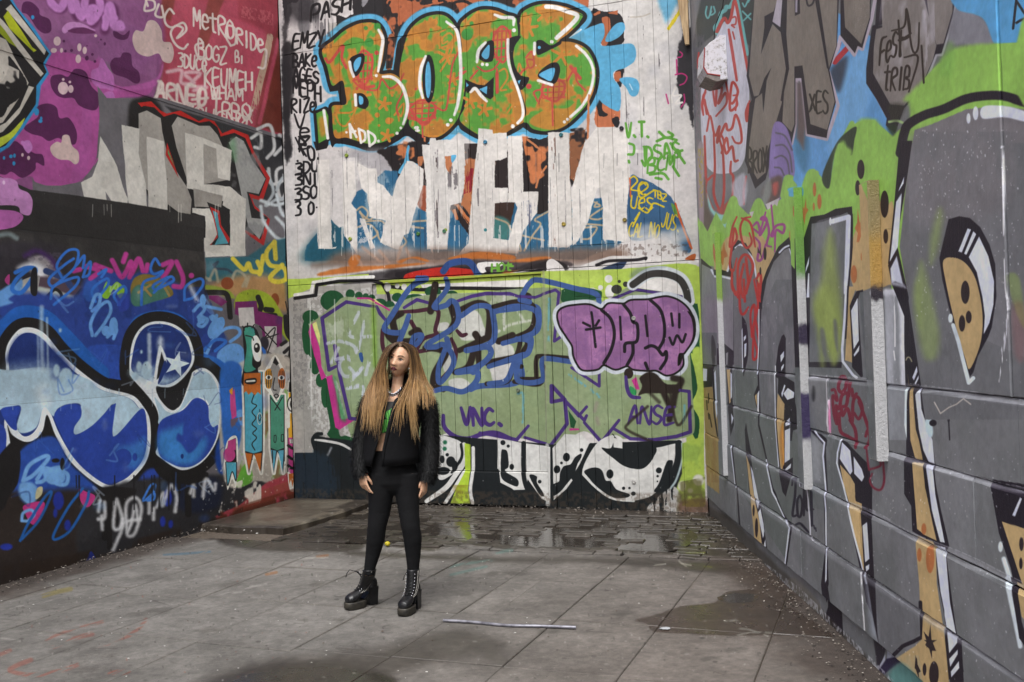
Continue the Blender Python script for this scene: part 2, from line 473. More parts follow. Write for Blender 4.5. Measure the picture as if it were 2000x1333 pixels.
    P(K, '1592 690 1700 735 1760 742 1842 670 1838 840 1812 865 1760 840 1690 762 1608 812', sm=0); P(BL, '1712 775 1785 748 1780 820', sm=0); P(BL, '1602 715 1625 740 1605 760', sm=0)
    z5()
    P(K, '440 475 428 370 480 350 560 395 640 355 645 385 560 430 500 462'); D(BL, '460 415 14')
    P(K, '445 650 540 560 612 545 640 600 620 690 580 730 500 705'); P(BL, '460 645 590 590 566 702 500 682')
    P(K, '195 345 300 318 245 410 236 550 295 655 372 680 300 785 240 660 205 500', rough=.4); P(BL, '272 705 300 695 285 735', sm=0)
    P(K, '330 1065 400 1120 500 1142 600 1130 590 1165 500 1170 380 1150 300 1090 160 1185 160 1160', rough=.5)
    P(K, '700 60 860 150 790 225 840 145', sm=0)
    # white highlights
    HW = 'dfdcd8'
    z4()
    S(HW, 30, '840 260 878 340 866 450 838 620;880 668 960 672 1040 740 1085 860 1090 960 1055 1080;1430 190 1520 270 1548 450 1555 700 1530 900 1500 1000;1250 490 1210 600 1200 740 1225 850;1850 130 1920 155 2010 160 2015 220;1770 370 1710 440 1695 540;1640 800 1680 770 1730 830 1780 880', soft=2, taper=.3)
    S(HW, 26, '590 540 600 600 625 665;640 825 645 915;365 960 400 1200;1965 345 1965 480 1985 600 2060 800 2095 940 2090 1020 2050 1070', soft=2)
    D(HW, '823 658 14;1035 1112 12;1002 1158 14;1470 1045 16;1443 1085 16;1742 560 15;1782 562 15;2018 265 18;2007 1098 18')
    z5()
    S(HW, 38, '520 60 600 65 700 100 790 140 720 230 610 330', soft=2)
    S(HW, 26, '780 400 860 470 915 560 930 660 900 800 830 920 730 1015;418 375 416 470;450 700 570 738', soft=2)
    D(HW, '568 365 16;705 1037 14;677 1060 14')
    z4()
    for t in ('590 1080 600 1195;590 1080 650 1190;595 1150 640 1140', '670 1120 690 1240;670 1120 720 1150 725 1210 690 1240', '750 1140 765 1270;750 1140 805 1180 810 1230 765 1270'):
        S('dcd8d2', 22, t, taper=.2)
    D('dcd8d2', '562 1150 12;842 1226 12;1170 1110 22 14;1180 1135 22 12', rough=.6)
    # ---------------- names down the left edge
    P('2a282b', '20 20 90 60 70 200 40 330 60 520 110 700 90 900 60 1100 90 1333 20 1333', rough=4, soft=6, a=.8)
    b.pattern('2a282b', '30 0 330 0 300 1000 260 1333 30 1333', .13, 'c', 7, .8)
    b.pattern('3a383b', '150 -40 460 -40 440 420 330 420', .1, 'v', 6, .6)
    T(K, 24, 'PASH', 250, 190, 610, 80, 130, slant=.1)
    T(K, 20, 'EMZY', 95, 430, 370, 400, 130, slant=.1)
    T(K, 20, 'BAKe', 95, 580, 310, 580, 120, slant=.05)
    T(K, 20, 'AGES', 95, 700, 330, 730, 110, slant=.05)
    T(K, 20, 'MEPH', 100, 800, 350, 880, 130)
    T(K, 20, 'RIZe', 85, 980, 300, 970, 110)
    S(K, 12, '290 870 300 920 270 980')
    for ch, x, y in (('V', 110, 1110), ('e', 150, 1200), ('Z', 150, 1290)):
        T(K, 19, ch, x, y, x + 110, y, 110)
    z6()
    T(K, 21, 'RO', 150, 250, 300, 350, 130)
    S(K, 15, '120 130 190 280')
    T(K, 21, '3DU', 120, 450, 330, 420, 100); T(K, 21, '3NI', 120, 545, 330, 530, 95); T(K, 21, '3SO', 115, 670, 320, 650, 105); T(K, 21, '3 0', 120, 800, 290, 790, 110)
    D(K, '138 332 10;305 735 8')
    # ---------------- blue band and torn orange paper behind the roller letters
    P('8f8c90', '520 260 1000 230 1020 420 760 560 660 540 700 380', soft=14, rough=2, a=.6)
    P('241f20', '850 240 1250 170 1250 480 980 520 960 430 900 300', soft=4, rough=3)
    b.pattern('b97046', '930 180 1250 120 1250 400 1000 340', .04, 'm', 14)
    P(BL, '1010 430 1060 340 1090 210 1110 210 1110 330 1240 380 1060 440', rough=1)
    P('b3714a', '1180 300 2000 180 2000 900 1660 900 1450 780 1200 740', sm=0, rough=2)
    b.pattern('2a2222', '1180 180 2000 180 2000 900 1660 880 1450 780 1200 740', .0, 'm', 12)
    b.pattern('a3222a', '1560 350 1700 340 1690 640 1560 620', -.02, 'm', 14)
    P('8c4a34', '1200 560 1260 560 1250 780 1170 700', rough=2)
    P('2c5f80', '220 1060 300 970 430 830 600 700 650 600 740 560 830 480 900 410 1010 420 1020 640 1180 730 1300 800 1470 760 1650 1000 2000 700 2950 640 2950 1180 200 1200 200 1110', sm=0, rough=1.5, soft=3)
    P('1d4f5c', '200 1080 430 860 560 900 540 1200 200 1210', soft=26, a=.7)
    S('2a2222', 44, '1500 740 1560 840 1640 950;1540 720 1600 800 1660 880', rough=2)
    S('c07245', 22, '1530 720 1580 790 1640 860;1500 760 1520 830', rough=1.5)
    S('b09c80', 16, '650 760 700 730 750 780 720 840 680 770;680 780 760 840 820 800;700 860 850 850 900 880;1000 890 1120 860 1250 850;1100 900 1230 915;830 940 860 1020 1000 1090 1080 1040 1050 980;650 910 760 880 830 960 780 1010', soft=3)
    z7()
    P('241f20', '310 120 460 150 540 120 540 760 440 800 440 600 320 600', sm=0, rough=3)
    P('8c5a3c', '700 100 860 60 850 300 740 560 720 480', sm=0, rough=2)
    b.pattern('241f20', '700 60 900 20 850 300 740 560 720 480', .0, 'm', 14)
    b.pattern('b97046', '310 120 540 120 540 600 400 620', .03, 'm', 14)
    S('c07a50', 16, '890 -240 880 160;330 130 400 180 500 260;520 380 460 470 430 560', rough=2)
    P('3a2a24', '70 690 250 690 200 900 70 840', sm=0, rough=2)
    P('3f7370', '70 820 200 860 190 1010 60 1010', soft=8, rough=1)
    S('b09c80', 16, '80 830 180 870 220 930 320 980 500 1020;540 770 420 840 470 880 400 980 330 1110;940 690 990 720 940 730 960 690;1010 740 900 820 960 840 1000 830;880 880 1010 890;860 910 960 910 900 1000 840 1010;290 1060 300 1110 280 1110', soft=3)
    # ---------------- roller letters
    z6()
    R = dict(sm=0, rough=1.7, soft=1.6)
    P('c9c5c2', '300 320 660 300 700 420 660 540 560 560 430 700 310 800', sm=0, rough=3, soft=6, a=.75, dry=.9)
    P('c9c5c2', '640 330 900 420 960 560 1110 360 1240 420 1230 700 1100 1000 880 1000 740 800', sm=0, rough=3, soft=6, a=.45, dry=.8)
    P(W, '308 320 412 318 420 820 435 1090 480 1075 470 1090 315 1098', **R)
    P('cfcac8', '415 335 522 300 640 300 645 620 602 700 650 750 658 1145 590 1050 545 985 532 900 500 915 430 835', sm=0, rough=1.6, soft=2)
    P(W, '528 330 635 330 640 600 600 690 640 760 655 1140 590 1050 545 980', **R)
    P(W, '650 340 755 395 822 400 832 520 880 540 960 640 1000 500 1090 330 1130 335 1232 400 1232 540 1185 690 1100 960 1060 980 1015 1100 850 1040 905 850 830 835 762 815 742 620 690 560', **R)
    P(W, '680 830 720 840 815 1085 770 1105', **R)
    b.pattern('b8b6ba', '680 840 700 830 780 1000 660 1100', .05, 'f', 9, .8)
    P('d2cec9', '1215 200 1640 150 1600 760 1480 900 1440 1110 1250 1110', sm=0, rough=4, soft=4, a=.4, dry=1.0)
    P('d2cec9', '1220 190 1280 190 1280 130 1340 130 1345 150 1590 140 1592 500 1560 690 1470 720 1440 1100 1260 1102 1250 500', sm=0, rough=2)
    P('b3714a', '1415 290 1500 280 1480 360 1470 470 1430 400', sm=0, rough=2); P(BL, '1470 285 1520 285 1480 350', rough=1)
    P('2c4a64', '1236 900 1252 900 1256 1100 1238 1100', sm=0, rough=1, dry=.4); P('3a2c2a', '1335 300 1352 300 1360 900 1345 1000', sm=0, rough=1.5, dry=.6, a=.8); P('b3714a', '1595 380 1650 360 1640 640 1560 720 1590 560', sm=0, rough=2); P('8f2430', '1600 420 1660 400 1640 600 1580 620', sm=0, rough=4, dry=.3)
    b.pattern('6b6468', '1320 200 1360 200 1370 1000 1330 1000', .16, 'v', 7, .7)
    b.pattern('4a4448', '1440 400 1600 300 1600 520 1440 620', .16, 'v', 7, .7)
    P(W, '1710 50 1830 60 1838 92 1960 80 1962 300 1900 330 1852 330 1850 560 1970 560 1970 690 1850 700 1838 1000 1980 1020 1985 1130 1620 1110 1650 650', **R)
    b.pattern('6b6468', '1680 300 1730 300 1740 1100 1690 1100', .16, 'v', 7, .7)
    P(W, '1540 1150 1560 1110 1640 1040 1640 1110', rough=1)
    z7()
    P(W, '180 110 312 110 320 600 448 600 440 780 330 930 290 1060 280 1140 200 1132 -60 1120 0 1010 190 1015 270 740 250 690 190 690', **R)
    b.pattern('5a5f78', '320 680 450 660 440 800 340 960', .16, 'v', 7, .7)
    P(W, '538 90 590 80 718 90 722 500 742 590 745 1060 700 1085 540 1080', **R)
    b.pattern('6b4b40', '560 90 600 90 610 1070 580 1070', .16, 'v', 7, .7)
    P(W, '740 580 820 290 850 180 960 40 1110 40 1240 60 1245 560 1255 960 1200 1035 1140 1030 1010 1010 1010 760 990 560 965 570 880 870 800 1020 745 1070', **R)
    b.at(0, 0, 1)
    for i in range(22):
        x = 620 + i * 28.4
        S('5f5c60', b.rng.uniform(.8, 2.2), np.array([[x, 300 + b.rng.uniform(-10, 60)], [x + 1.5, 400], [x + 3, 490]]), a=.55, dry=.9, rough=.8)
        for k in range(2):
            xa = x + b.rng.uniform(0, 22); w_ = b.rng.uniform(2, 7); y_ = b.rng.uniform(470, 498)
            P('d2cdc8', np.array([[xa, 440], [xa + w_, 440], [xa + w_ + .5, y_], [xa + .6, y_ - b.rng.uniform(0, 8)]]), sm=0, rough=1.2, a=.75, dry=.5)
    z7()
    D('8a9a30', '675 883 15;-355 931 15'); D('2f7f86', '650 103 15;-10 930 14'); D('24202a', '1176 50 15;1205 843 14'); D('b8a040', '675 881 9')
    b.at(0, 0, 1)
    D('3d6b35', '677 304 3.5;817 457 3.5;684 467 3.5'); D('2f7fa8', '948 278 3')
    # green tags right
    G2 = '5c9a3a'
    z7()
    T(G2, 24, 'V.T.', 1210, 120, 1440, 130, 120)
    S(G2, 22, '1240 180 1280 200 1275 270 1230 275;1235 330 1240 345')
    T(G2, 24, 'DSAS', 1380, 330, 1700, 300, 130, slant=-.1)
    T(G2, 22, 'BCM', 1400, 430, 1640, 400, 120, slant=.1)
    S(G2, 24, '1500 80 1560 130 1620 110 1580 80;1480 160 1560 130 1650 150;1600 180 1700 320 1720 350;1390 210 1380 370 1350 330;1640 260 1700 240;1420 450 1530 440 1580 490;1620 380 1670 460;1470 480 1520 490')
    # blue hill with yellow tags
    P('35597c', '1245 490 1330 480 1450 530 1600 640 1700 850 1782 1090 1690 1135 1500 1000 1240 1000', rough=1, soft=2)
    S('c0572a', 18, '1640 700 1670 800 1720 940 1780 1090', rough=1)
    S('c0572a', 18, '1245 480 1250 640', rough=2)
    P('5f8a40', '1600 700 1640 720 1660 800 1630 790', rough=1)
    Y = 'cdb326'
    T(Y, 15, '2C', 1250, 580, 1400, 640, 110); T(Y, 15, 'UeS', 1250, 740, 1450, 760, 110, slant=.1); T(Y, 13, 'TBZ', 1450, 640, 1570, 690, 60); T(Y, 13, 'CAL NO', 1230, 990, 1500, 1000, 120, slant=.15); T(Y, 13, 'JUS.', 1510, 900, 1690, 950, 130, slant=.2)
    S(Y, 15, '1320 620 1400 560 1380 520 1320 560 1340 650 1450 590;1320 740 1400 780 1450 700 1540 730;1270 900 1330 780 1290 840', soft=2)
    for i in range(14):
        x = 1240 + 40 * b.rng.random() * 12; y = 950 + b.rng.random() * 200
        P('d5d0ce', np.array([[x - 60, y - 40], [x + 50, y - 60], [x + 80, y + 40], [x - 30, y + 60]]), soft=16, rough=3, a=.6)
    P('d5d0ce', '1080 1100 1270 1020 1800 1150 1800 1240 1500 1230 1000 1240 800 1330 760 1330 880 1170', soft=6, rough=2, a=.95)
    b.pattern('4a3a34', '1080 1050 1780 1050 1780 1160 1080 1160', .08, 'f', 6, .5)
    P('c9a890', '1720 1190 1810 1140 1810 1190 1760 1230', rough=1); P('a8552a', '1725 1180 1810 1135 1810 1180 1760 1210', rough=1)
    # ---------------- brown smoky band above the doors
    z6()
    P('7a5f50', '500 1120 700 1100 1200 1090 1500 1090 2000 1110 2900 1080 2900 1200 2000 1230 400 1250 380 1200', soft=22, rough=2, a=.85)
    P('c9bfb8', '640 1060 1100 1060 1100 1160 800 1170 620 1130', soft=26, rough=3, a=.5)
    for q in ('580 1200 620 1150 680 1160 660 1230 600 1250', '1010 1200 1150 1160 1270 1190 1260 1210 1130 1180 1040 1220', '340 1300 560 1250 840 1240 1200 1215 1200 1235 700 1290 350 1330', '1440 1180 1700 1120 2000 1150 2000 1190 1700 1180', '1880 1260 2020 1190 2300 1160 2320 1200 2060 1280 1900 1330'):
        P('b9672a', q, soft=5, rough=1.5, a=.9)
    S('b58f78', 24, '700 1080 850 1200;1000 1200 1040 1080;850 1110 930 1210;1080 1090 1110 1160;640 1150 700 1240', soft=6, a=.6)
    b.at(0, 0, 1)
    P('4a4142', '770 528 850 520 930 508 1000 512 1100 510 1110 522 1000 528 900 540 760 545', soft=6, rough=1)
    P('2a2628', '640 552 720 532 800 524 900 520 960 528 900 540 780 548 700 556', soft=8, rough=2, a=.8)
    P('2a2628', '1000 528 1050 508 1085 508 1110 524 1090 532 1040 526', soft=5, rough=1, a=.8)
    P('241f22', '775 533 860 522 930 525 990 535 1066 524 1062 536 900 546 800 549', soft=3, rough=1)
    P('b3281f', '790 538 810 530 870 522 940 531 900 541 800 548', rough=1, soft=2)
    S('2f4a80', 13, '866 530 880 515 915 512 935 538', soft=2)
    P('e6e2de', '934 514 980 512 978 520 948 522 950 533 938 532', rough=.8)
    T('6aa43c', 4, 'HOt', 960, 532, 1002, 528, 16); S('6aa43c', 4, '993 520 1002 520')
    D('241f22', '952 535 8 4;975 536 10 3')
    P('241f20', '1010 530 1060 512 1090 510 1108 520 1090 526 1060 524 1030 528', soft=4, rough=.8)
    P('d3cecb', '1068 528 1068 512 1080 506 1100 522 1104 545 1085 548 1072 545', rough=1)
    P('2c3a55', '1136 545 1150 525 1180 512 1222 505 1215 525 1180 540 1150 552', soft=2, rough=1)
    P('d6d1ce', '1110 540 1135 520 1175 506 1215 500 1345 508 1350 520 1300 522 1240 508 1190 518 1150 540 1140 552', soft=2, rough=.8)
    S('241f22', 6, '1165 518 1190 510 1240 508 1262 504', soft=2); D('241f22', '1261 506 3')
    # ---------------- lower boards and doors
    P('a9c152', '560 545 585 545 660 540 720 535 725 549 640 556 600 580 575 592 560 592', sm=0, rough=.6)
    P('9c9893', '560 585 615 560 735 552 760 556 770 600 740 720 700 880 560 885', sm=0, rough=.5)
    b.pattern('c2c0bd', '575 580 735 560 735 880 575 885', .03, 'f', 8, .6)
    b.pattern('6d6a68', '572 580 600 580 600 885 572 885', .02, 'f', 8, .7)
    P('abc058', '733 549 1066 530 1345 522 1375 520 1375 990 1340 990 1342 640 1300 560 1180 560 1072 570 735 575', sm=0, rough=.4)
    P('dcd8d2', '820 556 1030 546 1030 560 900 566 830 572', sm=0); S(K, 7, '760 560 820 566 880 563 1030 565', sm=1)
    P('9aa33c', '735 549 1064 531 1064 537 735 556', sm=0, a=.7)
    z8()
    S('d9d6d2', 30, '115 340 255 320 275 232 480 198 795 182', sm=0); S(K, 30, '115 368 295 342 305 252 500 220 780 212 870 240 920 330 938 440', sm=0)
    D('c9c6c0', '915 270 30 40;1000 260 22;1060 270 25 30', rough=.5)
    DG = '1d4a2c'
    D(DG, '440 390 105 92;595 330 40;670 345 34;730 350 26;780 365 30;250 530 70 60;210 680 34 130;225 770 40 90;270 830 40 60;290 950 46 80;335 1080 40 60;380 1200 40 120;850 400 50 30;930 430 50 40;1000 360 48 40;1150 370 90 40;1310 310 70 50;1470 340 60 40', rough=.3)
    P(DG, '355 1090 400 1080 480 1330 500 1550 560 1560 660 1600 660 1640 560 1660 400 1560 420 1480 380 1260', rough=.4)
    b.at(0, 0, 1)
    sage = '604 640 620 622 652 596 676 580 735 590 760 600 800 582 850 575 920 572 1000 565 1066 562 1095 565 1102 592 1180 582 1245 561 1335 577 1342 600 1352 760 1357 832 1345 852 1290 862 1210 857 1180 869 1140 842 1085 872 1020 857 960 852 900 855 868 832 860 850 700 852 684 850 660 750 640 735 630 720'
    P(DG, '1020 600 1080 575 1120 560 1180 572 1160 600 1100 620', rough=.5)
    P(DG, '1338 590 1362 590 1366 700 1350 690 1356 720 1362 760 1352 790 1366 820 1360 860 1345 800', rough=.6)
    P(SAGE, sage, rough=.5, soft=2)
    b.pattern('9aa886', sage, .1, 'c', 5, .6, sm=1)
    b.pattern('6f8060', sage, .06, 'm', 6, .35, sm=1)
    z8()
    P('b3347e', '232 660 250 600 300 560 265 600 330 800 340 880 285 880', sm=0, rough=.3)
    P('b3347e', '285 870 340 880 345 960 385 1050 345 1080 320 985', sm=0); P('b3347e', '385 1050 440 1030 520 1420 640 1400 660 1390 640 1420 500 1510 465 1490', sm=0, rough=.3)
    P('c9c97c', '265 590 300 570 335 700 330 780', sm=0); P('c9c97c', '740 380 800 370 880 430 860 440', sm=0)
    S('b3347e', 16, '660 368 760 370 800 390;810 405 880 440 930 470')
    P('2c7a3e', '440 1060 470 1060 480 1150 560 1420 500 1400 470 1180', soft=10, a=.7)
    S(PUR, 32, '470 960 410 990 350 540 560 400 800 440;820 440 850 500 900 560;480 850 500 1020 590 1410 690 1420;460 780 480 910;1060 450 1170 380 1280 410;1500 400 1650 350 1780 325 2000 335;970 560 990 640', sm=0, taper=.2)
    S('b9bdca', 30, '670 490 590 690 780 700;720 570 660 830;400 760 500 740 620 780 650 840;430 930 490 800;440 920 500 890 600 900;600 910 560 870 500 940 540 1040 640 1040;590 970 650 1030 700 970;690 980 580 1130 700 1130 700 1280;780 850 730 1030;700 1130 570 1150', sm=1, soft=3, a=.75, dry=.5)
    P('d5d3d0', '400 580 540 540 540 700 400 700', soft=20, a=.35, dry=.7)
    P('2f4f86', '670 850 695 840 710 890 700 925 680 900')
    S('7aa03c', 40, '795 450 810 950', soft=10, a=.7)
    b.at(0, 0, 1)
    S('cfccc8', 2.2, '606 600 606 650 610 800;653 585 655 700', a=.6); S('d8d6d2', 2, '607 720 608 830', a=.7)
    # silver loops of the middle piece
    z8()
    for q in ('1350 590 1440 580 1450 640 1350 650', '1540 560 1680 470 1750 600 1760 700 1560 730', '1820 760 2000 780 2000 950 1820 990 1850 850', '1400 900 1500 780 1480 900 1420 1010', '1450 1080 1560 1060 1640 1120 1560 1170 1470 1150', '1830 1000 1980 950 1970 1060 1850 1100'):
        P('c6c4c0', q, rough=1.2, soft=3, a=.9)
    z9()
    P('c6c4c0', '30 960 200 950 180 1060 90 1090', rough=1.2, soft=3)
    S('cfcdc9', 22, '150 340 150 640;270 480 320 560;60 680 200 600 380 560', soft=5, a=.7, dry=.5)
    P('c9c7c3', '0 340 230 340 230 420 0 420', soft=14, a=.4, dry=.6)
    z8()
    BR = '43222e'
    S(BR, 36, '870 640 870 760 890 850;980 490 1150 480 1350 470 1330 640 1340 680 1230 720 1170 810;1120 570 1160 640;1470 720 1510 830 1480 960 1380 1070;1520 650 1560 690 1600 680;1190 830 1350 800', sm=1, taper=.2)
    K2 = '2a211c'
    S(K2, 60, '1330 250 1290 480;890 620 930 700 1000 740 960 560 1040 500;1120 670 1180 650 1190 730 1060 740;1240 800 1360 810 1420 850 1330 1010 1320 1120 1400 1160;1460 420 1500 560 1450 660;1540 470 1700 410 1800 470 1790 690 1760 720 1540 820;1880 740 2000 690;1790 930 2050 880;1680 680 1720 740;1500 1010 1620 960 1690 760 1710 930', sm=1, soft=3, taper=.2)
    BU = '3c558a'
    S(BU, 48, '1180 190 1260 200 1120 270 950 520 890 640 1040 660 1100 520;1020 740 1080 590;1120 770 1150 700 1210 690 1190 740 1150 780', sm=1, taper=.1)
    S(BU, 48, '1430 200 1430 290 1320 440 1420 430 1470 390 1520 440 1510 600 1260 770 1330 790 1400 770 1480 860 1480 960 1370 1100 1360 970 1420 800;1430 720 1450 790', sm=1, taper=.1)
    S(BU, 50, '1560 520 1680 440 1790 440 1830 500 1830 740 1600 820 1780 790 1810 860 1700 960 1520 1010 1680 1000 1700 1060 1650 1130 1560 1180 1430 1150 1330 1170;1840 480 2000 460 2190 440 2230 500 2220 620 2160 660 1920 750;2100 690 2160 720 2140 830 2060 880 1820 950;2060 880 2060 1090 1720 1130 1640 1160;1660 1010 1720 950', sm=1, taper=.1)
    z9()
    S(K2, 40, '60 440 220 400 330 400 410 450 390 620 260 700 110 750;20 950 240 880 300 720 350 760 290 860;0 1110 180 1090 230 970 300 960;240 1090 460 1110 500 960;300 1070 480 1070;430 1050 430 900 480 870 740 890;330 330 370 350 360 400', sm=1, soft=2)
    S(BU, 48, '60 490 220 440 360 450 440 500 440 640 310 710 140 760;260 720 370 740 360 840 280 870 20 960;280 870 270 1080 480 1080 480 930 520 890 740 920;20 1110 170 1080 240 920;290 370 370 240 460 210 760 280 950 330 980 410;290 380 370 400', sm=1, taper=.1)
    S(PUR, 26, '0 330 200 325 270 350 420 360 600 295 630 320 590 740 650 700;570 1260 570 1130 800 1390 870 1310', sm=0)
    S(PUR, 26, '1060 390 1290 290 1700 350', sm=0); S(SAGE, 40, '1040 380 1290 260 1720 320', sm=0)
    S(PUR, 26, '1060 390 1290 292 1700 352', sm=0)
    S(PUR, 26, '740 970 980 1130 980 1000', sm=0)
    S('5aa0bd', 18, '550 370 545 740;720 1030 860 1130', soft=4, a=.7, dry=.6)
    # lime bubbles and arch right
    P('a9c152', '930 270 1000 180 1150 120 1330 110 1260 240 1040 380 1000 380 1000 310', rough=.4, soft=2)
    P('a9c152', '1260 110 1820 80 1850 380 1790 390 1760 200 1600 110 1400 110', rough=.4, soft=2)
    D('d3d2cc', '1060 200 34;990 275 22;1070 310 40 60', rough=.4); D('34342e', '1130 290 46 40;1208 246 24;1153 222 14')
    P('dad6d2', '1330 240 1480 190 1620 190 1700 270 1720 340 1600 320 1280 270', rough=.4)
    S('c9ced2', 100, '1270 250 1400 160 1540 140 1680 190 1740 280 1760 390', soft=2); S('34322f', 62, '1270 250 1400 165 1540 155 1670 200 1730 290 1750 390', soft=2)
    P('5b6a78', '1250 190 1300 110 1560 90 1400 130', soft=10, a=.5)
    P('a9c152', '1790 810 1850 790 1850 900 1820 960 1790 900', soft=4, rough=1)
    # ---------------- purple bubble piece
    LP, LD = 'c3c8d0', '8d628f'
    out = '625 500 680 450 800 430 900 430 1000 470 1060 420 1150 420 1200 420 1260 390 1400 385 1500 365 1580 360 1680 400 1760 480 1800 600 1790 720 1720 830 1700 860 1700 950 1640 1010 1560 1030 1480 990 1400 990 1280 980 1220 950 1120 980 1020 940 960 980 840 985 790 930 760 860 750 780 700 700 640 600'
    S(LP, 96, out, closed=True, soft=2); S('16130f', 34, out, closed=True); P(LD, out)
    b.pattern('b07ba6', out, .05, 'm', 6, .55, sm=1)
    b.pattern('6f4d7c', out, .1, 'f', 6, .4, sm=1)
    OL = '1c161c'
    S(OL, 28, '1000 470 1080 550 1110 680 1080 820 1020 930;1190 420 1250 500 1270 570 1310 600 1305 740 1210 760 1200 830;1270 760 1270 850 1220 950;1420 380 1510 470 1545 600 1540 720 1500 800;1380 800 1430 780 1480 800 1530 860 1560 830 1560 900 1510 980;1380 930 1400 980')
    S(OL, 22, '912 490 920 540 948 790;840 580 900 610;978 560 950 605;865 640 990 622;1160 530 1170 725;1380 520 1398 695;1605 500 1618 605;1675 505 1675 620;1590 710 1620 770 1655 690 1700 750 1730 680')
    P('16130f', '1745 480 1785 560 1790 700 1730 830 1670 850 1660 950 1690 930 1720 840 1800 730 1820 620 1800 520', rough=.3)
    # black sprayed tag below it, and the rest of the sage piece
    P(K2, '1330 1060 1400 1010 1480 1030 1560 1110 1680 1120 1660 1190 1400 1190 1320 1210 1350 1130', soft=3, rough=.8)
    S(K2, 56, '1620 1060 1690 1080 1670 1140;1540 1190 1600 1330 1590 1420;1640 1180 1620 1300', soft=6, rough=.6)
    S(K2, 30, '1410 1180 1500 1270', soft=6, a=.7)
    D(K2, '1235 1020 40 46'); P('b3347e', '1260 1080 1300 1050 1330 1160 1300 1160', sm=0); P('2c8a4e', '1250 1130 1300 1170 1290 1210 1240 1180', soft=2)
    S(PUR, 34, '1210 1050 1225 1160 1260 1220 1330 1230', taper=.2)
    zb()
    S(PUR, 32, '-60 470 60 490 260 530 360 410;330 510 560 580 700 390 680 180 570 60 570 200 670 180 850 360 870 320;850 380 1000 550 1150 360;1100 430 1250 520 1450 530 1650 500 1770 460 1760 110 1680 100', sm=0, taper=.2)
    P(DG, '710 270 780 370 760 430 730 420', sm=0); P('b3347e', '720 430 800 430 810 445 720 450', sm=0)
    T(PUR, 26, 'ANSE', 1230, 390, 1640, 390, 150, slant=.1)
    S(K2, 24, '1400 240 1240 380 1220 440 1380 520 1540 590;1590 100 1660 400 1780 240', soft=4, a=.8)
    S('5aa0bd', 18, '270 130 315 140 310 380;1720 230 1715 440;910 90 930 120;960 130 980 160', soft=4, a=.65, dry=.5)
    S('8a6a78', 30, '960 210 940 280;960 340 970 390', soft=8, a=.4)
    za()
    T(PUR, 36, 'VNC.', 1560, 400, 1960, 400, 150, slant=-.05)
    S(PUR, 40, '1400 320 1410 420 1500 500 1620 520 1740 480 1860 470 1990 520', taper=.2)
    b.at(0, 0, 1)
    # ---------------- black and white piece along the bottom
    P('1a1e20', '575 885 612 884 612 850 640 855 700 862 860 850 1075 868 1325 860 1340 880 1336 940 1320 1000 570 1000', sm=0, rough=.4)
    P('20303f', '575 890 640 890 660 960 580 980', soft=14, rough=3, a=.6, dry=.4)
    P('9c9893', '572 800 608 800 610 884 572 884', sm=0)
    za()
    S('1a1e20', 34, '285 600 270 530 300 485 345 478', taper=.1); S('c9c7c4', 22, '290 530 380 540 520 570 640 640', taper=.3)
    S('8f9298', 14, '400 660 430 600', soft=6)
    WH = 'd0cfcb'
    P(WH, '1380 490 1540 540 1560 600 1540 760 1480 830 1360 860 1360 540', rough=.6)
    D('1a1e20', '1390 700 22 34;1434 660 15;1465 720 40 46;1500 760 26 50;1400 800 60 34'); D('24684a', '1415 552 18;1412 608 18', soft=3)
    S(WH, 44, '1580 570 1590 700 1500 850 1420 950 1260 1060', taper=.2); S('1a1e20', 24, '1555 570 1560 680 1480 810')
    S(WH, 30, '1590 800 1500 950 1420 1080;1660 600 1660 800 1640 960 1660 1080')
    P('a9c43c', '1585 560 1635 570 1640 800 1620 960 1640 1080 1470 1080 1520 940 1590 810', sm=0, rough=.5); b.pattern('7a6a20', '1480 920 1640 920 1640 1080 1460 1080', .05, 'm', 6, .6)
    P(WH, '1870 530 2000 540 2140 570 2150 650 2100 880 2120 950 2020 960 1900 900 1890 800 1870 780', sm=0, rough=.4)
    zb()
    P(WH, '90 525 330 560 560 590 560 1080 480 1040 360 870 345 960 240 965 130 880 110 700', sm=0, rough=.4)
    D('1a1e20', '140 555 22;186 585 14;217 765 20 26'); P('1a1e20', '125 640 150 615 180 640 190 760 160 800 270 870 275 930 220 920 130 850', rough=.3)
    S('1a1e20', 40, '320 560 320 780 350 940 430 1040 540 1090'); P('1a1e20', '375 840 400 830 440 850 440 900 490 980 500 1020 460 1000 400 900', rough=.3); D('1a1e20', '464 892 16')
    P(WH, '580 600 680 480 830 490 920 580 860 700 790 820 700 950 590 1050', sm=0, rough=.4)
    D('1a1e20', '695 680 30 38;652 730 12;616 785 26 34;826 618 16'); P('1a1e20', '585 1010 580 920 630 890 640 820 670 760 730 740 770 680 820 650 825 680 790 740 760 830 700 910 640 980', rough=.3)
    S('1a1e20', 46, '910 580 830 750 760 860')
    P(WH, '950 570 1090 490 1180 520 1180 600 1460 600 1650 560 1690 600 1640 800 1560 930 1440 1030 1280 1060 1120 1030 980 940 830 820', sm=1, rough=.4)
    P('1a1e20', '1000 600 1080 600 1110 500 1090 480 1150 540 1180 600 1190 560 1460 590 1450 680 1390 760 1320 785 1200 760 1100 690', rough=.4, sm=1)
    P(WH, '1095 510 1180 530 1180 605 1105 595', sm=0)
    P('1a1e20', '850 800 930 770 1000 790 1035 880 1080 890 1130 960 1240 1000 1220 1030 1120 1030 980 950 880 850', rough=.3); D('1a1e20', '1072 826 30 40;1190 950 14;1242 948 11;1276 996 20 18;1497 795 26;1486 845 11;1484 890 7')
    P('1a1e20', '1560 730 1600 705 1620 730 1590 860 1530 920 1480 980 1455 970 1500 900', rough=.3)
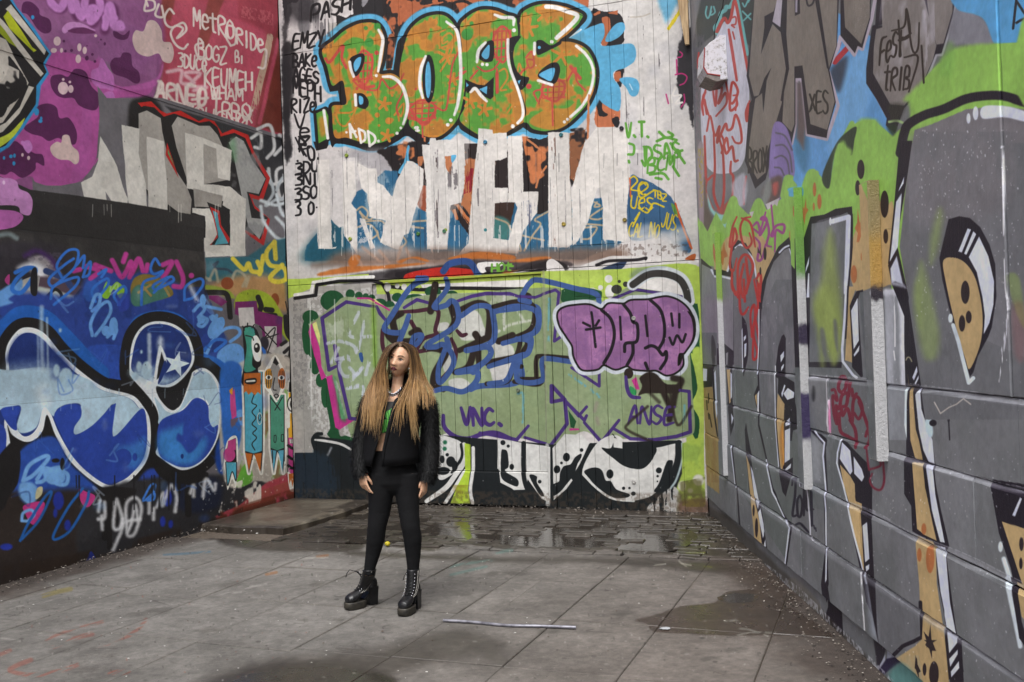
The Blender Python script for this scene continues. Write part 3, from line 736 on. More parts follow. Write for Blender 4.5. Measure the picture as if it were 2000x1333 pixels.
    S('1a1e20', 60, '1670 560 1660 720 1580 900 1450 1040 1280 1090'); S('aebfc2', 18, '1700 560 1700 700 1650 870 1600 950', soft=3)
    P('a9c152', '1700 560 1760 540 1880 500 1900 1100 1680 1100 1640 980 1700 820', sm=0, soft=4, rough=1)
    b.pattern('7f9a48', '1700 560 1900 500 1900 1100 1660 1100', .03, 'm', 6, .7)
    P('b9b7b3', '1400 1110 1560 970 1640 940 1690 1030 1680 1150 1400 1150', soft=3, rough=.8, dry=.4)
    P('1a1e20', '590 1060 840 830 1100 1040 1300 1080 1400 1090 1380 1150 590 1150', sm=0)
    S(WH, 20, '840 830 960 950 1100 1040 1280 1060')
    D('d3d2c4', '1700 930 36 44;1770 970 26 24;1840 880 50 50', soft=5, rough=1)
    b.pattern('55502a', '1650 900 1900 850 1900 1150 1650 1150', .02, 'm', 6, .7); P('5a3a28', '1690 1060 1900 1040 1920 1160 1690 1160', soft=10, rough=2, a=.7)
    b.at(0, 0, 1)
    # rusty frame of the door leaf and drips
    S('8f8f7c', 5, '1063 530 1066 700 1067 860', a=.5, soft=2); S('c9c8c4', 9, '1069 870 1071 985', soft=3, a=.8)
    b.drips('e0ddd8', 640, 1340, 470, 26, 8, 40, 1.2, .6)
    b.drips('1e1c1e', 600, 1340, 300, 14, 10, 40, 1.2, .5)
    b.specks('e4e2de', (580, 100, 1360, 980), 160, 1.6, .7)
    b.pattern('4a3c30', '560 955 1400 965 1400 1010 560 1010', .0, 'f', 4, .45, soft=8)
    b.specks('2a2826', (580, 20, 1360, 980), 130, 1.5, .5)
    b.finish(.06, .09)
    return b
def paint_left():
    b = Sheet(LEFT, 0.3, 5.35, -0.2, 5.75, 250, 23, '5e5a5e')
    P, S, D, T = b.P, b.S, b.D, b.T
    K, W = '201e1f', 'bdb9b2'
    z1 = lambda: b.at(0, 0, 3.3333)
    z2 = lambda: b.at(0, 350, 3.3333)
    z3 = lambda: b.at(0, 700, 3.3333)
    z1()
    b.at(0, 0, 1)
    P('7b4872', b.wp((.2, 2.6), (1.7, 2.7), (1.7, 5.8), (.2, 5.8)), sm=0)
    P('9b4a86', b.wp((.2, 3.0), (.6, 3.5), (1.0, 3.1), (1.6, 3.4), (1.6, 4.4), (.9, 4.9), (.2, 4.4)))
    P('4e2148', b.wp((.5, 3.9), (.8, 4.2), (1.1, 3.9), (1.0, 3.6), (.6, 3.6)))
    P('b07aac', b.wp((.9, 4.8), (1.1, 5.0), (1.3, 4.8), (1.1, 4.6)))
    P('4e2148', b.wp((.3, 4.9), (.6, 5.2), (.8, 5.0), (.5, 4.7)))
    P('2b2929', b.wp((.2, -.2), (1.7, -.2), (1.7, 2.9), (.2, 2.9)), sm=0, soft=2)
    P('2b4a9a', b.wp((.2, .7), (1.7, .7), (1.7, 2.0), (.9, 2.2), (.2, 2.1)), soft=14, rough=2)
    z1()
    P('7b4872', '-120 -400 1100 -400 1000 640 760 640 640 420 -120 1300', soft=3)
    b.pattern('8c5a84', '-300 -400 1100 -400 1000 640 -300 1400', .02, 'c', 4, .7)
    P('8f3747', '1000 -400 2000 -400 2000 930 1500 830 1020 640 1080 300', sm=0, soft=14, rough=3)
    P('a04455', '1050 -100 1840 -100 1660 860 1080 640 1120 200', sm=0, soft=4)
    P('6b3126', '1080 -200 1180 -200 1110 140 1040 100', sm=0, soft=6, a=.8); P('74382f', '1420 -200 1540 -200 1330 340 1290 240', sm=0, soft=6, a=.8)
    P('5e2a22', '1850 -200 2100 -200 2100 930 1780 860 1700 820 1800 250', sm=0, soft=5, rough=1); P('6b3128', '1740 200 1860 260 1700 850 1660 830', sm=0, soft=12, a=.5)
    P('7d2f36', '1520 -200 1900 -200 1850 250 1560 120', sm=0, soft=8, a=.5); b.pattern('a3525a', '1580 40 1780 80 1780 170 1570 110', -.02, 'f', 6, .8)
    S('a58a78', 44, '1760 240 1640 760', sm=0, dry=.4); S('a04455', 26, '1810 260 1690 800', sm=0, soft=5)
    # pink and purple masses
    PK = '9b4a86'
    P(PK, '200 400 330 340 470 350 600 400 660 380 760 560 980 540 960 620 760 640 660 720 640 900 620 1060 520 1180 380 1220 240 1190 180 1150 -100 1250 -300 1300 -100 950 220 620', soft=2)
    P('a35592', '640 360 760 560 1000 520 1060 420 1010 560 840 590 700 560', soft=6)
    P('7c4a78', '420 180 800 150 1000 300 880 500 700 430 560 330 400 260', soft=20, a=.6)
    P('9a4f8c', '560 480 600 900 540 1190 460 1200 520 900', soft=4, a=.5)
    DK, LT = '4e2148', 'b07aac'
    P(DK, '150 20 200 15 250 60 260 100 320 130 330 200 290 220 240 190 180 100 140 80')
    P(DK, '340 500 400 485 450 500 490 450 560 470 600 560 650 620 640 700 600 720 520 690 480 640 420 640 370 620 335 560')
    P(DK, '715 420 740 380 780 375 800 345 850 355 860 430 900 470 910 530 880 545 820 510 740 480')
    P(DK, '160 830 250 760 240 700 310 675 370 700 390 770 450 770 500 860 490 940 430 930 380 900 320 920 270 890 200 870')
    P(DK, '-40 1000 60 960 100 920 160 960 230 1000 280 1010 290 1080 240 1060 230 1110 150 1160 80 1120 30 1140 -60 1100')
    P(DK, '740 200 800 230 840 200 830 250 790 262 740 240')
    P('a762a0', '600 460 640 440 660 380 700 440 740 500 745 590 700 580 640 570 600 520'); P('a762a0', '680 610 740 600 755 680 730 710 690 670')
    P(LT, '-60 1180 40 1160 110 1180 130 1230 190 1260 215 1320 200 1400 140 1390 100 1330 -60 1300', rough=.4)
    P('a35a98', '-60 1380 200 1400 150 1440 60 1500 -60 1540')
    S('b070ae', 26, '150 930 200 970'); P('b070ae', '150 930 190 915 215 960 190 1000 160 970')
    P(LT, '400 190 440 150 520 150 620 200 560 190 480 180 420 220'); P('5a2850', '440 200 540 180 620 215 560 222 480 218')
    CL = 'b7a09c'
    P(CL, '860 260 880 200 930 205 960 140 1010 140 1050 200 1060 270 1110 280 1130 350 1110 410 1060 400 1030 350 960 370 890 340'); b.pattern('a791a8', '900 200 1100 200 1100 380 900 380', .03, 'c', 5, .5)
    P(CL, '330 960 370 925 400 930 410 885 450 885 470 950 510 990 515 1050 490 1072 450 1045 390 1040 345 1010')
    P(CL, '620 1060 650 1030 680 1080 680 1130 640 1125', a=0.0)
    P(PK, '615 1080 650 1020 685 1080 680 1130 640 1130')
    D('c0a6aa', '415 575 34 42;465 580 18 26;460 535 9;417 518 9;510 385 18 28;370 270 24 30;515 310 14 26;550 330 14 24;400 330 10 16;350 330 20 16;620 235 10;190 1030 10 14;150 1010 8 12;28 1190 10 16')
    D(DK, '565 380 12 16;600 356 9;618 402 9;680 287 8 11;465 330 10;414 270 9;425 335 9;655 260 6;565 300 5')
    # soft pink lettering
    S('5e2c56', 60, '320 -20 350 40 400 60 450 0 480 70 500 110;540 -20 560 110;610 -20 600 150 640 100 660 10;680 200 700 60 740 60 740 160 700 130', soft=8)
    S('b276b2', 54, '310 -40 340 30 390 55 440 -10 470 70;470 -40 530 110 560 -40;640 -40 650 60 590 140 590 60 650 60;680 180 710 40 730 100 740 170 790 180;690 120 740 120', soft=5, taper=.15)
    D('b276b2', '775 165 32', soft=5)
    # left emblem
    P('2f7fb0', '-100 20 60 -40 110 50 220 180 290 290 335 350 300 420 325 480 270 560 250 690 160 830 60 960 -100 1060 -100 1330', sm=0, soft=3, rough=.4)
    P(K, '-100 60 50 -20 90 40 200 190 270 290 320 350 285 410 310 470 240 560 235 680 140 820 40 950 -100 1010', sm=0)
    P('b2aca2', '35 60 70 30 300 330 290 360', sm=0); P('9ea51f', '20 110 50 70 210 310 240 330 220 340 60 190', sm=0); P('6d7a1c', '140 240 220 340 210 320', sm=0, soft=5)
    P('b2aca2', '-60 60 20 140 290 480 270 500 100 300 -60 130', sm=0); P('7f8a1e', '-40 120 30 200 110 310 60 280 -40 180', sm=0)
    P('a8a198', '-100 200 40 260 190 540 180 560 20 800 -100 830', sm=0); P(K, '70 370 180 540 120 640 60 690 20 760 -60 760 -60 640 20 520 60 440', sm=1, rough=2)
    b.pattern('b0a9a0', '-30 380 130 460 120 660 -30 700', .06, 'm', 16, .9)
    P('b2aca2', '190 560 225 570 130 740 20 860 -60 890 -60 850 40 800 130 700', sm=0)
    P('a9b53a', '-60 930 60 870 130 800 165 770 130 840 60 920 -60 990', sm=1)
    D('2f7fb0', '240 730 16 24;210 115 11 14;265 790 14 12;75 1020 12;95 1065 10 14;30 1030 8 12;98 1015 9 14;270 772 8 12')
    # ---------------- white tags on the red
    TG = 'c4b6b0'
    S(TG, 15, '950 10 940 70 1000 60 1000 10 950 0 960 40;1030 30 1010 100 1060 110 1050 40;1130 90 1100 60 1070 110 1080 160 1120 180 1190 150 1210 200 1150 250 1190 190 1140 170 1110 220 1140 290 1190 320 1220 290', soft=2)
    T(TG, 15, 'MetRO', 1260, 170, 1530, 260, 120, slant=0); T(TG, 15, 'RIDe', 1540, 290, 1720, 350, 100)
    S(TG, 14, '1500 300 1470 240 1480 170 1530 190 1530 280 1500 300;1690 330 1730 330 1720 440 1680 440', soft=2)
    T(TG, 14, 'BOGZ', 1290, 370, 1480, 420, 100); T(TG, 12, 'Bi', 1530, 410, 1590, 410, 70)
    S(TG, 14, '1340 380 1290 380 1270 300 1320 280', soft=2)
    T(TG, 14, '3DUCe', 1160, 430, 1350, 480, 90); T(TG, 15, 'KEUMEH', 1330, 560, 1650, 590, 120, slant=0); T(TG, 14, 'WHAM', 1370, 640, 1590, 660, 80)
    T(TG, 15, 'TPBO', 1380, 740, 1640, 790, 100); S(TG, 12, '1580 710 1640 800;1640 720 1580 800')
    S('c9b0b4', 24, '1090 470 1180 460 1180 540 1260 540 1200 480 1300 480 1230 560 1340 570 1260 590', soft=6, a=.8)
    T('c9bab4', 22, 'ARNEO', 1020, 650, 1350, 700, 120, soft=4); S('c9bab4', 18, '1030 530 1060 560 1010 640;1250 650 1350 640;1300 580 1290 720', soft=4)
    T('c4b6b0', 14, 'MEROUGNO', 1060, 720, 1620, 830, 70)
    # ---------------- grey zone with big block letters
    P('615e62', '640 560 700 640 830 640 1060 640 1880 900 1910 1340 1900 1900 560 1700 520 1320 240 1260 240 1210 400 1210 560 1180 640 1040 650 760', sm=0)
    P(K, '860 900 840 700 900 640 1000 640 1070 740 1000 900', soft=10, rough=1)
    P('2b2b2e', '1080 690 1520 820 1700 880 1880 900 1900 1380 1740 1330 1500 1100 1300 900', sm=0, soft=5)
    S('b4b4b4', 22, '1640 900 1700 870 1700 960 1660 960;1680 840 1760 820 1790 960 1740 1030;1820 880 1870 900;1870 930 1790 1010;1750 1100 1770 1200 1880 1160;1890 1080 1800 1120 1830 1300 1880 1200 1850 1140', soft=4); S('9fa6aa', 20, '1740 1120 1780 1250 1730 1340 1800 1300 1880 1280 1890 1150 1840 1160 1800 1240', soft=4)
    G = '918c86'
    RDc = 'a3211f'
    P(RDc, '900 670 990 660 1050 720 1090 740 1180 720 1300 790 1340 770 1400 790 1450 870 1520 840 1620 880 1650 980 1760 1160 1710 1310 1640 1290 1660 1340 1760 1430 1720 1600 1600 1520 1340 1000 1160 1170 1080 1020 1070 860', sm=0, rough=.4)
    P(K, '880 720 940 690 1010 700 1070 760 1140 740 1300 800 1370 790 1420 830 1440 890 1530 865 1600 900 1640 1000 1735 1165 1690 1280 1620 1260 1660 1360 1745 1420 1700 1560 1600 1500 1400 1600 1000 1400 880 1000', sm=0, rough=.3)
    P(G, '905 740 960 720 1050 770 1060 860 1090 1000 1140 1100 1220 1220 1250 1300 1240 1440 1090 1330 905 1200', sm=0); P(G, '1120 820 1160 760 1300 820 1370 820 1420 880 1470 1000 1500 1170 1340 1200 1230 1200 1150 960', sm=0)
    P('8f8f8d', '1490 930 1540 890 1590 920 1640 1040 1730 1165 1685 1265 1610 1250 1640 1420 1740 1430 1690 1560 1620 1480 1600 1400 1520 1000', sm=0)
    b.pattern('6f6f70', '1500 900 1720 900 1720 1560 1500 1560', .12, 'm', 6, .7)
    P('5c8a62', '1490 950 1530 900 1540 1050 1490 1010', soft=14, a=.6)
    P(RDc, '1090 930 1165 1160 1080 1010', sm=0); P('4f8a55', '1095 970 1140 1090 1095 1000', sm=0)
    # roller letters
    Rr = dict(sm=0, rough=1.2, soft=1.4)
    P(W, '655 890 700 960 760 1080 835 1300 830 1340 700 1330 560 1330 530 1190 600 1150 640 1050', **Rr)
    P('615e62', '690 1250 740 1330 700 1330', sm=0, soft=2)
    P(W, '795 815 910 840 905 1000 950 1200 960 1400 850 1380 820 1200', **Rr); P(W, '958 890 1070 920 1070 1000 1088 1180 1090 1400 970 1380', **Rr)
    P(W, '1205 865 1330 900 1510 980 1500 1180 1420 1160 1410 970 1330 940 1330 1200 1500 1215 1600 1300 1600 1670 1340 1650 1330 1590 1260 1560 1255 1540 1460 1560 1500 1600 1500 1330 1220 1220', **Rr)
    z2()
    P(W, '1220 30 1590 130 1600 500 1340 505 1335 245 1255 220 1255 190 1350 190 1440 190 1500 430 1380 430 1400 500 1500 500 1500 200 1450 170 1460 110 1220 60', **Rr)
    P('8b8680', '1260 60 1450 110 1440 190 1270 180', sm=0, rough=.5)
    P(K, '1350 150 1450 190 1500 360 1500 430 1370 430 1420 380 1400 280', sm=0); P(RDc, '1370 180 1430 210 1440 300 1500 390 1490 420 1420 350 1380 430 1370 430 1420 380', sm=0); P('4a8d9c', '1385 205 1415 220 1430 310 1490 420 1400 430 1425 380', sm=0)
    P(W, '1500 100 1600 130 1600 500 1500 510', **Rr); P(W, '1335 435 1600 430 1605 500 1340 510', **Rr)
    S('b9c0c4', 22, '1700 140 1800 170 1880 130 1890 20;1700 180 1720 280 1800 380 1860 390 1860 320 1800 250;1800 100 1840 230 1890 240', soft=5)
    # blue-green and brown strip beside the corner
    P('2c5a66', '1340 515 1620 505 1760 410 1880 380 1915 530 1915 700 1340 660', sm=0, soft=6, rough=1)
    P('a07a52', '1500 640 1720 620 1900 700 1910 860 1700 840 1560 780 1340 720', soft=22, rough=2); P('4a5a70', '1860 660 1915 680 1915 900 1880 860', soft=12)
    P('7d8a34', '1340 690 1480 720 1520 780 1340 720', soft=4); S('2c3c4a', 16, '1390 560 1420 540 1400 580 1480 590 1510 610', soft=3)
    S('9a927c', 18, '1360 660 1400 590 1420 670;1500 690 1540 600 1600 640 1580 700;1620 640 1600 700;1330 640 1370 660', soft=4, a=.8)
    YL = 'bcac3c'
    S(YL, 30, '1520 520 1590 590 1620 550 1640 600 1700 600 1680 540;1720 500 1690 620;1790 410 1740 480 1760 560 1850 580 1860 650 1800 670 1760 640 1840 560;1790 420 1800 520', soft=3)
    D('7a3f24', '1480 680 40 40;1790 790 28 46', soft=2)
    P('8a9a2c', '1540 760 1640 720 1760 760 1850 900 1900 960 1915 1100 1860 1040 1700 860 1540 860', soft=4, rough=.6)
    S(K, 34, '1340 740 1420 740 1480 760 1500 900;1680 770 1700 830 1690 880 1790 890;1730 850 1770 855;1860 900 1870 1000 1910 1060', soft=2)
    P('6a2458', '1530 800 1670 795 1680 860 1840 900 1830 1160 1720 1100 1700 960 1530 880', sm=0, rough=.3); P('b8b2b0', '1550 840 1650 835 1660 960 1560 960', sm=0); P('b8b2b0', '1720 960 1800 960 1800 1150 1740 1120', sm=0); P('6a2458', '1360 760 1420 760 1480 800 1440 830 1360 780', sm=0)
    S(K, 8, '1700 1060 1790 970 1740 1140;1690 960 1800 1080;1720 1040 1810 1010;1890 810 1870 880;1860 800 1880 900')
    D('2f2c34', '1720 1070 30 44', soft=3)
    P('a9a5a0', '1800 1100 1915 1040 1920 1340 1740 1340 1760 1150', sm=0, soft=3, rough=.6)
    S(K, 22, '1850 1130 1890 1100 1880 1180;1860 1160 1920 1180;1870 1230 1920 1240;1830 1080 1860 1060', soft=2); P('6f9a3c', '1880 960 1920 950 1920 1060 1890 1040')
    # ---------------- lower blue piece
    P('2b2929', '-300 -150 200 70 440 100 850 160 1240 230 1330 240 1340 1340 -300 1340', sm=0, soft=2, rough=.5)
    b.pattern('3a3735', '-300 300 1340 480 1340 700 -300 700', .05, 'm', 5, .6)
    P('2c2830', '-300 460 400 440 620 800 -300 900', soft=24, rough=3, a=.7)
    S('7a8a8c', 30, '-20 370 60 360 110 385', soft=8, a=.7)
    P('8f888c', '180 520 300 500 380 590 420 680 300 640 240 560', soft=8, rough=1.5); b.pattern('4a4450', '170 480 400 480 420 700 200 640', .0, 'f', 6, .5)
    P('d5d4d8', '110 580 200 540 280 570 290 640 240 660 220 600', soft=16, rough=2)
    S('3a2350', 30, '160 500 240 470 330 520 370 590', soft=12); P('4b3c46', '200 640 480 680 600 760 300 800', soft=8)
    P('a9a59c', '100 700 170 650 240 640 230 760 130 800', rough=.6); P('9fa59f', '240 700 480 760 520 800 320 790', soft=6, rough=1)
    S('2b3a63', 40, '300 600 420 650 460 700', soft=3); P('a33d7a', '30 660 60 620 60 690'); P('8f2a68', '400 830 560 800 580 860 470 960 420 880', sm=0, soft=2)
    S(K, 20, '440 900 470 870 500 900 480 940;310 760 360 720 400 760 370 820;500 760 530 720', soft=2); S('8a7a54', 22, '390 840 540 790 620 780', soft=2)
    P('2a3f86', '480 760 560 640 700 600 860 620 980 600 1330 800 1500 1100 1600 1340 300 1340 -300 1340 -300 800 200 740', soft=16, rough=2)
    b.pattern('1e2f66', '480 760 1330 700 1500 1100 500 1340', .04, 'm', 7, .7)
    P('77652f', '850 740 870 650 950 620 1060 660 1120 760 900 800', soft=3, rough=.8); P('3f6a5c', '850 760 900 690 1060 700 1100 760 1000 800 880 830', soft=4)
    P('78a832', '660 760 690 670 720 700 760 670 810 720 780 780 740 720 700 780', rough=.5); S('8f7a4a', 16, '920 690 980 760;980 690 900 740;1060 690 1100 760', soft=2)
    MG = 'a0347c'
    S(MG, 32, '820 490 800 540;730 530 790 640 850 540 850 620 890 540;840 640 900 520 930 600;960 560 950 600;1060 560 1120 540 1090 600 1060 640;1150 540 1190 640 1180 700 1130 700;480 600 520 590;560 570 640 600 590 650;620 560 720 600', soft=4)
    D(MG, '1245 630 18', soft=3)
    LB = '2f64b4'
    S(LB, 18, '400 640 370 560 440 470 510 470 490 570 420 640 340 700 320 650 420 560 480 520;500 560 550 500 540 580;330 780 350 700 500 640 490 700 350 820;540 640 560 580 590 540 580 620 540 640;620 800 600 720 690 650 700 690 640 770;780 820 740 760 800 700 820 740 770 820;920 820 930 680 1020 640 1060 600 1000 620 980 580 1010 520 1040 560;1000 740 1100 640 1130 660 1080 690 1010 720 1000 690 1090 640;1200 790 1210 700 1300 650 1320 690 1260 770 1200 790;640 620 690 590 660 640', soft=2)
    P(LB, '560 680 620 660 640 740 590 800 540 760', soft=6, a=.5); P('2f3f9a', '760 760 830 750 840 840 780 860', soft=4, a=.7)
    S('c9ccd4', 26, '1240 700 1280 790', soft=10, a=.7, dry=.3)
    # right-hand light-blue bubbles
    L2 = '5f8fc8'
    P(L2, '1350 1000 1380 930 1450 900 1460 960 1380 1040'); D(L2, '1310 915 26 30;1385 905 20 22;1320 790 20 40;740 960 30 60;690 990 30 34', soft=2)
    S(L2, 22, '1320 920 1290 950 1320 960 1350 920 1320 900;1370 900 1400 930 1410 890;1300 1110 1340 1140 1380 1060 1460 980 1540 970 1560 1010 1500 1060;1260 860 1300 820 1330 850 1290 900;600 1020 590 940 640 840 700 800 720 860 680 940 620 1020;590 840 620 760 650 760 640 820 600 860;700 1030 760 980 740 1040;1340 830 1440 850', soft=3)
    P(L2, '1410 1150 1480 1080 1560 1080 1600 1160 1580 1300 1450 1260', soft=3, rough=.5); S('2f64b4', 20, '1310 1130 1400 1050 1470 1060 1400 1120;1640 1110 1700 1100 1720 1150 1660 1220 1590 1240', soft=2)
    P(L2, '-60 780 60 690 100 690 140 650 140 720 60 780 80 810 -60 840', soft=6, rough=1); S('2f68ba', 28, '100 610 170 580 230 590 210 650 140 740 80 720 110 650 180 590', soft=3)
    P('8a8684', '240 640 260 640 240 740 230 700')
    P('201f22', '205 600 240 590 240 750 200 740')
    z1()
    P('a35a98', '-160 1380 60 1370 150 1400 140 1450 60 1490 -160 1500')
    P(LT, '-160 1190 -40 1150 40 1165 110 1185 130 1230 190 1260 215 1320 200 1400 140 1390 100 1340 -160 1330', rough=.4)
    D('c9a9c6', '28 1190 9 14')
    # halo then black then letters
    z3()
    Lp = '-300 -40 0 120 40 -40 60 -120 130 -190 220 -200 300 -150 400 -40 520 80 700 190 860 240 930 300 975 400 980 560 960 660 860 800 690 840 560 770 440 650 360 500 320 380 290 440 260 500 180 540 90 520 40 440 60 620 20 800 -300 900'
    P('2459a8', '-200 -120 20 -170 80 -240 200 -300 320 -260 440 -150 560 -40 640 60 640 120 400 -40 200 -240 60 -180 10 -60', rough=.5)
    S('2459a8', 60, '820 60 830 -60 880 -220 960 -270 1080 -280 1180 -240 1260 -130 1290 -20 1420 40 1500 140 1510 330 1480 500', soft=3)
    P('2f4ea6', '560 -60 830 -60 850 160 700 180', soft=5, rough=1)
    b.pattern('24366f', '560 -80 830 -80 850 160 640 160', .0, 'm', 6, .6)
    P(K, '-200 60 10 -40 40 -170 120 -230 210 -250 310 -210 420 -110 560 60 700 130 830 150 830 0 850 -120 920 -230 1050 -250 1180 -220 1270 -120 1290 -10 1360 0 1440 80 1490 180 1490 420 1430 620 1320 730 1180 790 1040 760 980 720 900 820 840 880 740 900 640 860 500 760 400 600 340 520 260 590 180 620 110 600 130 800 80 860 -200 980', sm=0, soft=1.6, rough=.3)
    # left letter: white rim then sky-blue then deep blue
    WB = 'c4d3dc'
    rim = '-200 60 20 110 35 -30 60 -110 130 -190 220 -195 300 -150 390 -40 520 80 680 190 860 240 930 310 975 400 980 560 950 680 870 780 800 830 690 850 560 770 440 650 360 500 310 370 280 470 230 530 160 545 80 500 50 440 70 620 20 800 -200 900'
    rim2 = '842 90 845 -20 870 -130 930 -210 1020 -240 1130 -220 1220 -150 1258 -60 1262 20 1300 60 1340 70 1400 120 1440 200 1450 320 1430 480 1380 600 1300 690 1200 730 1130 710 1060 660 1015 620 1030 560 1035 420 1020 330 960 240 860 130'
    S('2459a8', 150, '60 -200 130 -260 215 -265 300 -230 420 -110 560 40 640 110', soft=3)
    for r_ in (rim, rim2):
        S(K, 128, r_, closed=True, soft=1.8)
        P(K, r_)
    P('d5dade', rim, soft=1.6)
    LIG = 'a4bccb'
    inn = '-200 80 40 150 55 -20 80 -90 140 -155 215 -160 290 -110 370 -20 500 100 660 205 840 260 905 325 950 410 955 560 925 670 850 760 780 805 700 825 580 750 465 630 385 490 320 330 280 330 250 440 200 500 140 500 60 380 30 420 40 620 0 760 -200 850'
    P('22336f', inn); P(LIG, '-200 60 60 80 300 60 560 130 660 205 840 260 905 325 930 330 760 500 730 480 740 300 620 440 500 500 480 450 530 310 450 300 380 330 350 380 290 320 240 450 150 490 110 450 140 320 60 320 -200 380', soft=3)
    P('2b4296', '355 380 400 320 470 300 525 315 530 380 485 450 490 500 600 440 745 300 750 340 730 480 760 500 920 330 955 420 955 560 925 670 850 760 780 805 700 825 580 750 465 630 400 500', soft=1.6)
    P('2b4296', '10 340 80 315 140 325 110 400 110 470 60 440', soft=1.6); P('2b4296', '-200 430 20 440 35 620 0 740 -200 840', soft=2)
    P('3a6cb4', '760 590 860 560 940 520 945 640 880 720 830 700 800 640', soft=20, rough=1); D('2b4296', '800 650 56 60;878 645 16 26', soft=2)
    P('22336f', '350 -60 480 100 340 130 330 0', soft=16); P('22336f', '70 -60 120 -140 220 -150 300 -90 340 -20 330 60 60 40', soft=14)
    P(LIG, '60 60 340 50 340 140 60 140', soft=40, a=.7); D('9db6c6', '430 130 48 66;368 82 22 40;392 -180 9 13', soft=6)
    S('b9ccd6', 26, '270 -330 272 -60 280 80', soft=8, a=.6); S('b9ccd6', 14, '305 -260 312 60', soft=5, a=.6); S('b9ccd6', 14, '245 -160 250 80', soft=5, a=.5)
    P('cfdae0', '240 200 300 180 320 280 290 330 250 280', soft=30, a=.8)
    # right letter
    P('d5dade', '842 90 845 -20 870 -130 930 -210 1020 -240 1130 -220 1220 -150 1258 -60 1262 20 1220 100 1150 170 1080 195 1020 185 1040 260 1100 330 1150 330 1200 230 1240 110 1290 70 1340 70 1400 120 1440 200 1450 320 1430 480 1380 600 1300 690 1200 730 1130 710 1060 660 1015 620 1030 560 1035 420 1020 330 960 240 860 130', soft=1.6)
    P('22336f', '858 80 862 -20 890 -130 945 -200 1025 -222 1120 -205 1205 -140 1240 -55 1245 20 1205 90 1140 150 1075 175 1015 165 940 130')
    P('a4bccb', '858 90 1000 60 1010 110 1120 130 1180 110 1120 155 1075 175 1000 165 940 140 870 120', soft=26)
    P('a4bccb', '1040 290 1090 350 1160 345 1220 230 1260 120 1310 85 1370 110 1420 200 1432 330 1420 440 1370 450 1355 400 1360 300 1320 260 1250 270 1180 340 1040 430 1035 360 1010 260', soft=2)
    P('2b4296', '1040 420 1190 340 1260 268 1310 265 1355 310 1360 400 1385 450 1420 440 1400 540 1340 640 1260 700 1190 712 1120 690 1035 620', soft=2)
    P('3a78bc', '1040 490 1150 450 1200 440 1200 540 1290 540 1340 520 1330 600 1250 690 1120 680 1035 610', soft=18, rough=1); P('2b4296', '1200 420 1260 380 1310 450 1290 560 1230 620 1180 560 1150 530 1160 490 1190 500', soft=6); D('22336f', '1185 640 10 16')
    P('201f22', '1020 200 1120 190 1200 160 1250 90 1220 200 1180 300 1140 330 1090 310', soft=2)
    P('d5dade', '1040 -80 1065 -50 1085 20 1060 130 1020 180 1000 170 1020 0', soft=3); P('201f22', '1052 -40 1070 20 1055 90 1035 130 1022 140 1030 60', sm=0, soft=2); P('22336f', '1070 20 1085 60 1050 150 1030 160')
    b.star('cddbe4', 1148, 40, 88, 5, .40, .25)
    D('a4bccb', '905 55 18 34;955 80 34 60;880 120 22 24;920 -40 8 12', soft=5); S('c9d6dc', 26, '970 -150 975 60', soft=7, a=.7); D('dbe3e8', '1045 -90 20 50;985 165 30 26', soft=14, a=.8)
    b.at(0, 0, 1)
    P(K, b.wp((.2, .6), (.7, .55), (1.15, .8), (1.3, 1.3), (1.2, 1.75), (.8, 1.95), (.2, 1.9)), soft=2)
    P('d5dade', b.wp((.2, .75), (.65, .7), (1.0, .9), (1.14, 1.3), (1.05, 1.62), (.75, 1.8), (.2, 1.75)), soft=2)
    P('2b4296', b.wp((.2, .8), (.62, .75), (.95, .93), (1.08, 1.3), (1.0, 1.58), (.72, 1.74), (.2, 1.7)), soft=2)
    P('a4bccb', b.wp((.2, 1.25), (.5, 1.15), (.7, 1.35), (.9, 1.2), (1.07, 1.3), (1.0, 1.5), (.6, 1.6), (.2, 1.5)), soft=3)
    z3()
    # ---------------- bottom: dark ground and tags
    P('2b4a9a', '120 620 340 510 460 690 640 860 560 900 300 880 130 860', soft=8, rough=1.5); P('2b4296', '980 720 1160 790 1130 880 900 900 880 840', soft=8, rough=1.5)
    P('1d3f8c', '1440 520 1600 560 1560 700 1440 760 1400 640', soft=8, rough=1)
    P('2d2624', '-300 900 200 880 620 880 660 1300 400 1500 -300 1700', soft=20, rough=2); P('2c2b2e', '600 880 1400 760 1920 840 1930 930 1500 1040 600 1400', soft=12, rough=2)
    P('1e2233', '1080 820 1400 780 1420 960 1200 1000', soft=16, rough=2)
    P(K, '640 850 880 850 840 930 760 1010 700 1000 670 940', soft=4, rough=.6)
    P(K, '1010 700 1160 760 1340 740 1330 800 1180 820 1050 780', soft=3, rough=.5)
    P(K, '60 560 130 600 120 800 60 900 0 1000 -200 1000 -200 900', soft=3)
    b.at(0, 0, 1)
    for x, y, L, w in ((205, 960, 90, 14), (214, 960, 110, 10), (226, 965, 60, 9), (240, 962, 50, 6), (350, 935, 28, 6), (367, 935, 70, 13), (378, 930, 40, 8), (392, 925, 30, 5)):
        S(K, w, np.array([[x, y], [x + .5, y + L]]), soft=2, taper=.3)
    z3()
    SB = '6f9fd4'
    P(SB, '130 820 200 810 240 850 230 930 180 950 130 900', soft=8, rough=1); S(SB, 26, '150 800 190 700 290 640 310 660 220 760 150 800;240 790 290 720 330 740 280 800 240 810;350 790 390 740 440 760 430 820 370 820 350 790', soft=4); P(SB, '280 740 400 700 420 800 320 820', soft=5)
    P('b9b28e', '240 850 275 840 270 890 230 920', soft=2); D(K, '360 668 26 14;405 690 16 40', soft=3)
